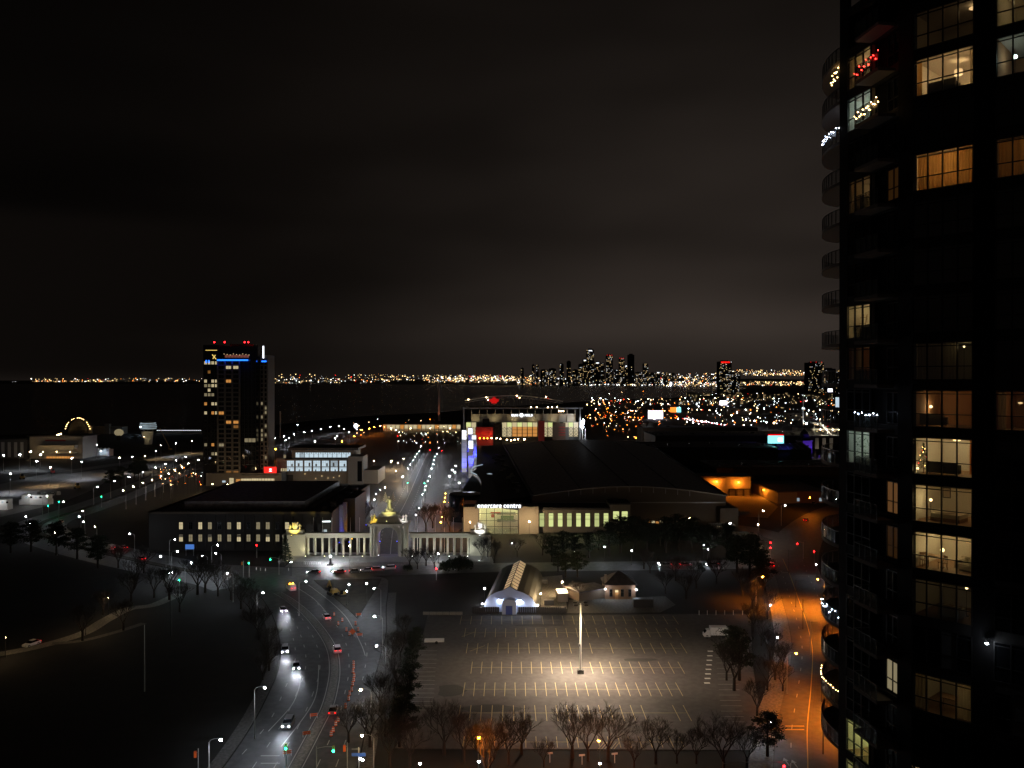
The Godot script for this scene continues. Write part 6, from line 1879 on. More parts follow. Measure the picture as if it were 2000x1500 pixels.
# ---------------------------------------------------------------- tent, fence, house beside the car park
func make_tent() -> void:
	var f := G(996, 1196)
	var back := G(1016, 1137)
	var yaw := atan2(-(back.x - f.x), -(back.z - f.z))
	var t := thing("marquee_tent", "long arched tent with a lit ridge skylight and a bluish white front", "tent", Vector3(f.x, 0, f.z), yaw)
	var l := 37.0
	var prof := []
	for i in 13:
		var a := PI * i / 12.0
		prof.append(Vector2(-cos(a) * 8.0, pow(sin(a), 0.75) * 6.6 + maxf(0.0, 1.1 - absf(cos(a)) * 4.0)))
	var bays := 10
	for s in [-1, 1]:
		for k in bays:
			var z0 := -l * k / bays
			var z1 := -l * (k + 1) / bays
			var sh := S()
			for i in 5:
				var a: Vector2 = prof[i]
				var b: Vector2 = prof[i + 1]
				sh.quad(Vector3(a.x * -s, a.y, z0), Vector3(a.x * -s, a.y, z1), Vector3(b.x * -s, b.y, z1), Vector3(b.x * -s, b.y, z0))
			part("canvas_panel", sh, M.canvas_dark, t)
			if not M.has("skylight_film"):
				mat("skylight_film", Color(0.6, 0.55, 0.45), 0.6)
				M.skylight_film.backlight_enabled = true
				M.skylight_film.backlight = Color(0.9, 0.85, 0.75)
			var a: Vector2 = prof[5]
			var b: Vector2 = prof[6]
			part("skylight_panel", skylight(a, b, s, z0, z1), M.skylight_film, t)
			part("rib", S().bar(Vector3(a.x * -s, a.y + 0.05, z0), Vector3(0, b.y + 0.05, z0), 0.22, 0.12), M.canvas_dark, t)
	part("ridge_beam", S().bar(Vector3(0, prof[6].y + 0.06, 0), Vector3(0, prof[6].y + 0.06, -l), 0.2, 0.14), M.canvas_dark, t)
	for z in [0.05, -l]:
		var w := S()
		for i in 12:
			var a: Vector2 = prof[i]
			var b: Vector2 = prof[i + 1]
			w.tri(Vector3(a.x, a.y, z), Vector3(b.x, b.y, z), Vector3(0, 0, z))
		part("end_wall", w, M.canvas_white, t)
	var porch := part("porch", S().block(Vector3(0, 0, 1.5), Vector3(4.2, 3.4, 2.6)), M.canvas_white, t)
	var pr := S()
	for i in 8:
		var a := PI * i / 8.0
		var b := PI * (i + 1) / 8.0
		pr.quad(Vector3(-cos(a) * 2.2, 3.3 + sin(a) * 1.2, 2.9), Vector3(-cos(b) * 2.2, 3.3 + sin(b) * 1.2, 2.9), Vector3(-cos(b) * 2.2, 3.3 + sin(b) * 1.2, 0.1), Vector3(-cos(a) * 2.2, 3.3 + sin(a) * 1.2, 0.1))
		pr.tri(Vector3(0, 3.3, 2.9), Vector3(-cos(b) * 2.2, 3.3 + sin(b) * 1.2, 2.9), Vector3(-cos(a) * 2.2, 3.3 + sin(a) * 1.2, 2.9))
	part("porch_roof", pr, M.canvas_white, porch)
	mat("blue_door", Color(0.05, 0.08, 0.3), 0.5)
	part("door", S().block(Vector3(0, 0, 2.84), Vector3(2.0, 2.6, 0.06)), M.blue_door, porch)
	for s in [-1.0, 1.0]:
		var fl := part("floodlight", S().box(Vector3(s * 3.0, 3.9, 0.5), Vector3(0.8, 0.3, 0.5)), M.metal_dark, t)
		part("lens", S().box(Vector3(s * 3.0, 3.72, 0.6), Vector3(0.7, 0.08, 0.4)), M.lamp_white, fl)
		omni(t, Vector3(s * 3.0, 3.3, 1.7), Color(0.62, 0.74, 1), 0.9, 0.3)
		part("lens", ico(0.2), M.lamp_white, fl, Vector3(s * 8.3, 2.4, 0.6))
		part("lamp_bracket", S().bar(Vector3(s * 7.6, 2.2, 0.0), Vector3(s * 8.3, 2.3, 0.6), 0.08, 0.08), M.metal_dark, t)
		omni(t, Vector3(s * 8.3, 2.4, 0.6), WARM, 3.0, 0.1)
	part("lens", ico(0.22), M.lamp_white, t, Vector3(-9.4, 3.4, -14))
	part("lamp_bracket", S().tube(Vector3(-9.4, 0, -14), Vector3(-9.4, 3.4, -14), 0.06, 0.06, 5), M.pole_dark, t)
	omni(t, Vector3(-9.4, 3.4, -14), WARM, 7, 0.12)
	for k in 5:
		omni(t, Vector3(0, 4.4, -4 - 7.2 * k), Color(1, 0.88, 0.74), 15.0, 0.5)
		part("inside_light", S().box(Vector3(0, 5.0, -4 - 7.2 * k), Vector3(1.2, 0.1, 0.4)), M.window_amber, t)
	# fence of dark boards before it
	var fence := thing("board_fence", "black board fence in front of the arched tent", "fence", Vector3.ZERO)
	for q in [[922, 1199, 975, 1199, 12], [1012, 1199, 1106, 1199, 22]]:
		var a := G(q[0], q[1])
		var b := G(q[2], q[3])
		for k in q[4]:
			var p := a.lerp(b, (k + 0.5) / q[4])
			part("board", mesh_of("fence_board%d" % q[4], func(): return S().block(Vector3.ZERO, Vector3(a.distance_to(b) / q[4] - 0.05, 2.0, 0.08))), M.metal_dark, fence, p)
	part("rail", S().bar(G(922, 1199) + Vector3(0, 1.6, -0.1), G(975, 1199) + Vector3(0, 1.6, -0.1), 0.08, 0.1).bar(G(1012, 1199) + Vector3(0, 1.6, -0.1), G(1106, 1199) + Vector3(0, 1.6, -0.1), 0.08, 0.1), M.metal_dark, fence)
	var kerbw := thing("low_wall", "low pale wall at the car park's back edge left of the tent", "wall", Vector3.ZERO)
	for k in 6:
		var a := G(832 + k * 13, 1201)
		part("block", S().block(a, Vector3(1.85, 0.8, 0.5)), M.limestone, kerbw)
	# lit yard beside the tent
	struct("tent_yard", S().flat(outline([[1050, 1190], [1054, 1128], [1098, 1124], [1108, 1190]]), 0.03), M.concrete)
	var c := G(1100, 1178)
	var i := 0
	for q in [[1098, 1172, 3.2, 2.6, 6.0], [1063, 1140, 2.2, 1.2, 2.0], [1072, 1182, 3.0, 1.4, 1.6]]:
		var p := G(q[0], q[1])
		var cr := thing("site_container", "%s in the lit yard right of the tent" % ["white-roofed container", "dark generator box", "stack of barriers"][i], "container", p, 0.04, "containers in the tent yard")
		part("box", S().block(Vector3(0, 0.12, 0), Vector3(q[2], q[3], q[4])), M.metal_dark if i else M.panel_grey, cr)
		part("lid", S().block(Vector3(0, q[3] + 0.12, 0), Vector3(q[2] + 0.1, 0.12, q[4] + 0.1)), M.white_paint if i == 0 else M.metal_grey, cr)
		part("skid", S().block(Vector3(-q[2] * 0.3, 0.0, 0), Vector3(0.2, 0.14, q[4])).block(Vector3(q[2] * 0.3, 0.0, 0), Vector3(0.2, 0.14, q[4])), M.metal_dark, cr)
		i += 1
	post_lamp(1098, 1137, 5, "lamp_warm", 110, "bright yard lamp right of the arched tent", "", 0.22)
	post_lamp(1056, 1160, 4, "lamp_warm", 14, "lamp on the right flank of the arched tent", "", 0.2)
	# small brick house
	var h := G(1212, 1171)
	var ho := thing("brick_house", "small brick house with a dark hipped roof right of the tent", "house", Vector3(h.x, 0, h.z))
	part("wall", S().block(Vector3(0, 0, -4.5), Vector3(9.6, 4.6, 9)), M.brick, ho)
	var rf := S()
	var e := [Vector3(-5.4, 4.6, 0.6), Vector3(5.4, 4.6, 0.6), Vector3(5.4, 4.6, -9.6), Vector3(-5.4, 4.6, -9.6)]
	var r := [Vector3(-0.6, 8.0, -4), Vector3(0.6, 8.0, -5)]
	rf.quad(e[0], e[1], r[1], r[0]); rf.tri(e[1], e[2], r[1]); rf.quad(e[2], e[3], r[0], r[1]); rf.tri(e[3], e[0], r[0])
	rf.quad(e[3], e[2], e[1], e[0])
	var roof := part("roof", rf, M.roof_dark, ho)
	part("chimney", S().block(Vector3(-4.6, 4.4, -1.2), Vector3(0.7, 3.2, 0.7)), M.limestone, roof)
	for x in [-3.0, 0.6, 3.0]:
		window(ho, Vector3(x, 2.0, 0.0), 1.0, 2.4, M.dim_glass, "house", 0.0, 1)
	var dr := part("door", S().block(Vector3(-1.2, 0, 0.03), Vector3(1.0, 2.2, 0.1)), M.wood, ho)
	part("door_light", S().block(Vector3(-1.2, 2.25, 0.06), Vector3(1.0, 0.7, 0.12)), M.window_cream, dr)
	omni(ho, Vector3(-1.2, 2.3, 0.7), CREAM, 2.2, 0.2)
	for q in [[-4.9, 3.4], [5.0, 3.2]]:
		part("wall_lamp", ico(0.2), M.lamp_white, ho, Vector3(q[0], q[1], 0.6))
		part("bracket", S().bar(Vector3(q[0], q[1] + 0.1, 0), Vector3(q[0], q[1] + 0.1, 0.5), 0.07, 0.07), M.metal_dark, ho)
		omni(ho, Vector3(q[0], q[1], 0.6), LED, 1.0, 0.1)
	var wing := G(1146, 1166)
	var sh := thing("low_shed", "long dark flat-roofed shed between the tent yard and the brick house", "shed", Vector3(wing.x, 0, wing.z), 0.5)
	part("wall", S().block(Vector3.ZERO, Vector3(11, 2.8, 8)), M.brick_dark, sh)
	part("roof", S().block(Vector3(0, 2.8, 0), Vector3(11.8, 0.3, 8.8)), M.roof_dark, sh)
	struct("house_drive", S().flat(outline([[1108, 1198], [1112, 1172], [1300, 1165], [1320, 1182], [1290, 1197]]), 0.008), M.concrete_dark)
	var vn := G(1256, 1186)
	var cn := thing("dark_container", "long dark container before the brick house", "container", Vector3(vn.x, 0, vn.z), 0.02)
	part("box", S().block(Vector3(0, 0.1, 0), Vector3(6.1, 2.5, 2.4)), M.metal_dark, cn)
	for k in 10:
		part("corrugation", S().block(Vector3(-2.8 + k * 0.62, 0.15, 1.22), Vector3(0.3, 2.35, 0.06)), M.metal_dark, cn)
	# chain fence posts at the top right of the car park
	i = 0
	for u in [1366, 1382, 1399, 1416, 1433, 1451]:
		var p := thing("bollard_post", "slim white post at the car park's top right, %s from the left" % nth(i), "post", G(u, 1202), 0, "slim posts")
		part("post", mesh_of("slim_post", func(): return S().tube(Vector3.ZERO, Vector3(0, 1.25, 0), 0.08, 0.08, 6)), M.white_paint, p)
		part("cap", mesh_of("slim_cap", func(): return S().ball(Vector3(0, 1.28, 0), Vector3(0.1, 0.08, 0.1), 6, 4)), M.white_paint, p)
		i += 1
	# benches and notice posts at the lower edge
	i = 0
	for q in [[1074, 1491], [1137, 1495], [1201, 1492]]:
		var p := thing("notice_post", "small white T-shaped notice post below the car park, %s from the left" % nth(i), "post", G(q[0], q[1]), 0.2, "notice posts")
		part("post", S().tube(Vector3.ZERO, Vector3(0, 1.6, 0), 0.06, 0.06, 5), M.white_paint, p)
		part("board", S().box(Vector3(0, 1.7, 0), Vector3(1.1, 0.3, 0.06)), M.white_paint, p)
		i += 1

func skylight(a: Vector2, b: Vector2, s: int, z0: float, z1: float) -> Shape:
	var q := S()
	q.quad(Vector3(a.x * -s, a.y, z0 - 0.14), Vector3(a.x * -s, a.y, z1 + 0.14), Vector3(0, b.y, z1 + 0.14), Vector3(0, b.y, z0 - 0.14))
	return q

# ---------------------------------------------------------------- lakeside: pavilions, dome, bridge, turbine
func make_lakeside() -> void:
	var d := 745.0
	var b := thing("lakeside_pavilion", "long pale pavilion with stacked decks at the far left lakeside", "building", Vector3(0, 0, -d))
	var X := func(u: float) -> float: return across(u, d)
	part("wall", S().block(Vector3((X.call(56.0) + X.call(160.0)) * 0.5, 0, -14), Vector3(X.call(160.0) - X.call(56.0), height(853, d), 26)), M.limestone, b)
	part("deck", S().block(Vector3((X.call(78.0) + X.call(150.0)) * 0.5, height(876, d), 1.5), Vector3(X.call(150.0) - X.call(78.0), 3.2, 5)), M.stone, b)
	part("deck", S().block(Vector3((X.call(104.0) + X.call(150.0)) * 0.5, height(885, d), 2.5), Vector3(X.call(150.0) - X.call(104.0), 1.2, 6)), M.stone, b)
	part("roof", S().block(Vector3((X.call(52.0) + X.call(164.0)) * 0.5, height(853, d), -14), Vector3(X.call(164.0) - X.call(52.0), 0.8, 28)), M.roof_dark, b)
	part("facade_sign", S().box(Vector3(X.call(107.0), height(860.5, d), -0.8), Vector3(18, 1.2, 0.2)), M.red_paint, b)
	for i in 9:
		part("deck_window", S().box(Vector3(X.call(92.0 + 6 * i), height(893.5, d), -0.6), Vector3(2.2, 1.8, 0.2)), M.window_amber, b)
	for i in 4:
		omni(b, Vector3(X.call(70.0 + 26 * i), 7, 10), WARM, 26, 0.4)
		part("facade_lamp", ico(0.3), M.lamp_far_warm, b, Vector3(X.call(70.0 + 26 * i), 7, 10))
		part("lamp_post", S().tube(Vector3(X.call(70.0 + 26 * i), 0, 10), Vector3(X.call(70.0 + 26 * i), 7, 10), 0.1, 0.1, 5), M.pole_dark, b)
	for q in [[107, 850], [111, 849], [114, 848], [109, 852], [116, 853]]:
		part("roof_light", ico(0.4), M.lamp_far_warm, b, Vector3(X.call(q[0]), height(q[1], d) , -4))
		part("roof_mast", S().tube(Vector3(X.call(q[0]), height(853, d), -4.2), Vector3(X.call(q[0]), height(q[1], d), -4.2), 0.1, 0.1, 4), M.metal_dark, b)
	var bw := thing("warehouse", "white-striped warehouse at the left edge by the lake", "building", Vector3(0, 0, -d - 4))
	part("wall", S().block(Vector3((X.call(-60.0) + X.call(48.0)) * 0.5, 0, -10), Vector3(X.call(48.0) - X.call(-60.0), height(859, d), 20)), M.metal_grey, bw)
	part("roof", S().block(Vector3((X.call(-60.0) + X.call(48.0)) * 0.5, height(859, d), -10), Vector3(X.call(50.0) - X.call(-62.0), 0.8, 21)), M.roof_dark, bw)
	for i in 8:
		part("panel", S().block(Vector3(X.call(-50.0 + 12.5 * i), 1, 0.15), Vector3(2.6, height(862, d) - 2, 0.3)), M.white_paint, bw)
	# light arc of the rounded roof by the water
	var e := 1080.0
	var arc := thing("light_arc", "arc of small warm bulbs over a dark rounded roof by the lake", "string lights", Vector3(0, 0, -e), 0)
	var prof := [Vector2(across(154.0, e) - across(129.0, e), 0.0)]
	var rad := across(154.0, e) - across(129.0, e)
	part("roof", S().ball(Vector3(across(154, e), 0, -rad * 0.3), Vector3(rad, height(817.5, e), rad * 0.5), 20, 12), M.roof_dark, arc)
	for k in 17:
		var a := PI * (0.1 + 0.8 * k / 16.0)
		if k in [4, 12, 7]:
			continue
		part("bulb", mesh_of("arc_bulb", func(): return ico(0.32)), M.fairy_warm, arc, Vector3(across(154, e) - cos(a) * rad, 1.0 + sin(a) * height(817.5, e), rad * 0.2))
	# sheds and the lit kiosk
	var ks := thing("striped_kiosk", "brightly lit kiosk with a scalloped white roof by the lakeside yard", "kiosk", Vector3(0, 0, -770.0))
	part("wall", S().block(Vector3(across(193, 770), 0, -4), Vector3(across(212, 770) - across(172, 770), 6, 8)), M.plaster_white, ks)
	for i in 6:
		part("roof_scallop", S().lathe([Vector2(1.7, 0), Vector2(1.5, 0.8), Vector2(0.9, 1.4), Vector2(0, 1.6)], 10), M.white_paint, ks, Vector3(across(174.0 + 7.2 * i, 770), 6, -2.0))
	part("blue_panel", S().box(Vector3(across(201, 770), 3.4, 0.3), Vector3(6, 4, 0.3)), M.window_white_dim, ks)
	omni(ks, Vector3(across(185, 770), 5, 6), WARM, 26, 0.4)
	omni(ks, Vector3(across(203, 770), 5, 6), Color(0.7, 0.8, 1), 26, 0.4)
	part("lamp_globe", ico(0.35), M.lamp_far_white, ks, Vector3(across(185, 770), 5, 6))
	part("lamp_globe", ico(0.35), M.lamp_far_white, ks, Vector3(across(203, 770), 5, 6))
	# white sheds by the signals at the far left
	for q in [[70, 985, 48.0, "white site sheds stacked by the west road at the left edge"], [5, 995, 14.0, "pale shed cut by the left edge of the photo"]]:
		var p := G(q[0], q[1])
		var s2 := thing("site_shed", q[3], "shed", p, 0, "site sheds")
		part("lower_row", S().block(Vector3.ZERO, Vector3(q[2] * 0.26 + 4, 2.8, 5)), M.white_paint, s2)
		part("upper_row", S().block(Vector3(0.5, 2.85, 0), Vector3(q[2] * 0.24 + 3, 2.6, 5)), M.white_paint, s2)
		for k in 4:
			part("window", S().box(Vector3(-4 + 2.6 * k, 4.2, 2.55), Vector3(1.2, 1.0, 0.08)), M.dim_glass if k % 2 else M.window_white_dim, s2)
		omni(s2, Vector3(0, 6, 7), Color(1, 0.95, 0.9), 14, 0.3)
		part("yard_light", ico(0.2), M.lamp_white, s2, Vector3(0, 6, 7))
		part("yard_light_post", S().tube(Vector3(0, 0, 7), Vector3(0, 6, 7), 0.08, 0.08, 5), M.pole_dark, s2)
	# pods, the lit dome and the footbridge over the water
	var z := 1090.0
	var pod := thing("water_theatre", "pale concrete blocks standing by the dark lake", "building", Vector3(0, 0, -z))
	part("block", S().block(Vector3(across(215, z), 0, 0), Vector3(38, height(833, z), 16)), M.limestone, pod)
	part("tower", S().block(Vector3(across(217, z), 0, 9), Vector3(6, height(827, z), 6)), M.limestone, pod)
	part("tower", S().block(Vector3(across(185, z), 0, 9), Vector3(5, height(831, z), 6)), M.limestone, pod)
	part("lit_shell", S().ball(Vector3(across(232, z - 120), 9, 120), Vector3(5.5, 4.0, 3), 14, 8), M.window_cream_dim, pod)
	part("shell_stand", S().block(Vector3(across(232, z - 120), 0, 120), Vector3(4, 6, 3)), M.concrete_dark, pod)
	var dome := thing("dome_theatre", "bluish lit drum-shaped theatre on legs beside the footbridge", "building", Vector3(across(289, z), 0, -z))
	part("shell", S().lathe([Vector2(4, 8), Vector2(9.5, 9.5), Vector2(10.4, 14), Vector2(9, 20), Vector2(6, 24), Vector2(0, 26)], 22, Vector3.ZERO, Vector3(1, 0.62, 1)), M.stone, dome)
	for k in 4:
		part("band", S().lathe([Vector2(10.6 - absf(k - 1) * 0.5, 6.6 + k * 2.2), Vector2(10.6 - absf(k - 1) * 0.5, 7.3 + k * 2.2)], 22), M.window_white_dim, dome)
	for k in 3:
		part("leg", S().tube(Vector3(cos(k * 2.1) * 6, 0, sin(k * 2.1) * 6), Vector3(cos(k * 2.1) * 6, 7, sin(k * 2.1) * 6), 0.5, 0.5, 6), M.concrete, dome)
	omni(dome, Vector3(0, 10, 22), Color(0.75, 0.88, 1), 160, 0.5)
	part("floodlight", ico(0.4), M.lamp_far_white, dome, Vector3(0, 10, 22))
	part("floodlight_post", S().tube(Vector3(0, 0, 22), Vector3(0, 10, 22), 0.15, 0.15, 5), M.pole_dark, dome)
	var br := thing("footbridge", "white lit footbridge over the water left of the hotel tower", "bridge", Vector3(0, 0, -z + 5))
	part("deck", S().box(Vector3((across(310, z) + across(396, z)) * 0.5, height(847, z), 0), Vector3(across(396, z) - across(310, z), 3.0, 4)), M.limestone, br)
	for k in 24:
		part("deck_light", mesh_of("bridge_light", func(): return S().box(Vector3.ZERO, Vector3(1.9, 0.5, 0.4))), M.window_far_white, br, Vector3(lerpf(across(312, z), across(395, z), k / 23.0), height(840, z), 2))
	part("rail", S().box(Vector3((across(310, z) + across(396, z)) * 0.5, height(839.5, z), 2.2), Vector3(across(396, z) - across(310, z), 0.25, 0.25)), M.white_paint, br)
	for k in 6:
		part("pier", S().block(Vector3(lerpf(across(314, z), across(392, z), k / 5.0), -2, 0), Vector3(1.2, height(849, z) + 2, 1.5)), M.concrete, br)
	var pl := thing("lit_pylon", "pale lit wedge-shaped pylon rising from the water below the dome", "pylon", G(288, 868))
	part("wedge", hull([[-1.5, 0, 14, 4.2, 6.0], [1.5, 0, 14, 1.0, 6.5]]), M.plaster, pl)
	omni(pl, Vector3(0, 9, 9), Color(1, 0.95, 0.75), 24, 0.3)
	part("floodlight", S().tube(Vector3(0, 0, 9), Vector3(0, 8.8, 9), 0.1, 0.1, 5), M.pole_dark, pl)
	part("lens", ico(0.25), M.lamp_far_warm, pl, Vector3(0, 9, 9))
	# machines in the yard
	var i := 0
	for q in [[42, 936, "yellow loader in the lit yard at the left"], [102, 925, "red machine beside the yard road"], [150, 955, "small yellow machine in the lit yard"], [332, 880, "yellow crane base beside the footbridge"]]:
		var m := thing("yard_machine", q[2], "machine", G(q[0], q[1]) + Vector3(0, 0.02, 0), 0.7, "yard machines")
		var paint: Material = M.red_paint if i == 1 else M.yellow_machine
		part("body", S().block(Vector3(0, 0.8, 0), Vector3(2.4, 1.4, 4.6)), paint, m)
		part("cab", S().block(Vector3(0, 2.2, 0.8), Vector3(1.6, 1.5, 1.6)), M.black_glass, m)
		part("arm", S().bar(Vector3(0, 2, -1.5), Vector3(0, 3.4, -4.2), 0.5, 0.5).bar(Vector3(0, 3.4, -4.2), Vector3(0, 1, -5.4), 0.4, 0.4), paint, m)
		for x in [-1.2, 1.2]:
			for w in [-1.5, 1.5]:
				part("wheel", S().tube(Vector3(x - 0.25, 0.75, w), Vector3(x + 0.25, 0.75, w), 0.75, 0.75, 12), M.rubber, m)
		if i == 3:
			part("jib", S().bar(Vector3(0, 2, 0), Vector3(-9, 22, -2), 0.5, 0.5), M.yellow_machine, m)
		i += 1
	# parked vans in the yard
	i = 0
	for q in [[76, 968], [88, 969], [102, 968], [114, 967]]:
		car(q[0], q[1], q[0] + 2, q[1] - 6, "van" if i in [0, 3] else "suv", ["car_grey", "car_black", "car_white", "car_white"][i], false, false, "parked %s in the lit yard at the left, %s from the left" % ["van" if i in [0, 3] else "car", nth(i)], "vehicles parked in the yard")
		i += 1
	# wind turbine
	var wp := G(858, 822)
	var wt := thing("wind_turbine", "white wind turbine standing before the dark lake", "wind turbine", wp)
	var dd := -wp.z
	var hub := height(749, dd)
	part("tower", S().tube(Vector3.ZERO, Vector3(0, hub, 0), 2.1, 1.2, 14), M.white_paint, wt)
	part("nacelle", S().box(Vector3(0, hub + 1.2, -1), Vector3(2.6, 2.8, 7)), M.white_paint, wt)
	for k in 3:
		var a := 0.05 + TAU * k / 3
		var o := Vector3(sin(a), cos(a), 0)
		var side := Vector3(cos(a), -sin(a), 0)
		var bl := S()
		var hubp := Vector3(0, hub + 1.2, 3)
		bl.quad(hubp + side * -0.6, hubp + side * 0.6, hubp + o * 6 + side * 1.4, hubp + o * 6 + side * -0.5)
		bl.quad(hubp + o * 6 + side * -0.5, hubp + o * 6 + side * 1.4, hubp + o * 26 + side * 0.2, hubp + o * 26 + side * -0.2)
		bl.bar(hubp, hubp + o * 25, 0.6, 0.4)
		part("blade", bl, M.white_paint, wt)
	part("hub", S().ball(Vector3(0, hub + 1.2, 3.2), Vector3(1.3, 1.3, 1.5), 10, 6), M.white_paint, wt)
	flood(wt, Vector3(-8, 1, 12), Vector3(0, 25, 0), Color(1, 0.55, 0.4), 130, 30)
	# thin stack at the lake edge
	single("chimney_stack", S().tube(Vector3.ZERO, Vector3(0, 32, 0), 0.9, 0.8, 10), M.limestone, "slim pale stack at the lake edge right of the hotel tower", "chimney", "", G(547, 856))
	# long lit pavilion before the turbine
	var L := 1130.0
	var lp := thing("lit_pavilion", "long low pavilion glowing under its eaves left of the stadium", "building", Vector3(0, 0, -L))
	part("roof", hull([[-14, height(829, L), height(827, L), across(1078, L) , across(1072, L)], [6, height(829, L), height(828, L), across(1078, L), across(1074, L)]]), M.roof_dark, lp, Vector3(across(822, L), 0, 0))
	part("rear_wall", S().block(Vector3(across(822, L), 0, -12), Vector3(across(898, L) - across(746, L), height(829, L), 1)), M.plaster, lp)
	for k in 18:
		part("bay_window", mesh_of("pav_bay", func(): return S().box(Vector3.ZERO, Vector3(4.8, 5.0, 0.3))), M.window_cream if k % 4 else M.window_amber, lp, Vector3(lerpf(across(750, L), across(895, L), k / 17.0), height(834, L), -6))
		part("column", mesh_of("pav_col", func(): return S().block(Vector3.ZERO, Vector3(0.5, 7.6, 0.5))), M.concrete, lp, Vector3(lerpf(across(750, L), across(895, L), k / 17.0) + 2.9, 0, -3))
	for k in 4:
		omni(lp, Vector3(lerpf(across(765, L), across(880, L), k / 3.0), 5, 9), Color(1, 0.75, 0.4), 60, 0.5)
		part("eaves_light", ico(0.5), M.lamp_far_warm, lp, Vector3(lerpf(across(765, L), across(880, L), k / 3.0), 5, 9))
		part("light_post", S().tube(Vector3(lerpf(across(765, L), across(880, L), k / 3.0), 0, 9), Vector3(lerpf(across(765, L), across(880, L), k / 3.0), 5, 9), 0.1, 0.1, 4), M.pole_dark, lp)
	# glowing round board by the lake
	var rs := thing("lakeside_screen", "small glowing white board by the lake between hotel and pavilion", "sign", G(695, 846))
	part("post", S().block(Vector3.ZERO, Vector3(0.6, 6, 0.6)), M.metal_dark, rs)
	part("screen", S().ball(Vector3(0, 9.5, 0.3), Vector3(2.8, 3.2, 0.5), 10, 6), M.screen_white, rs)

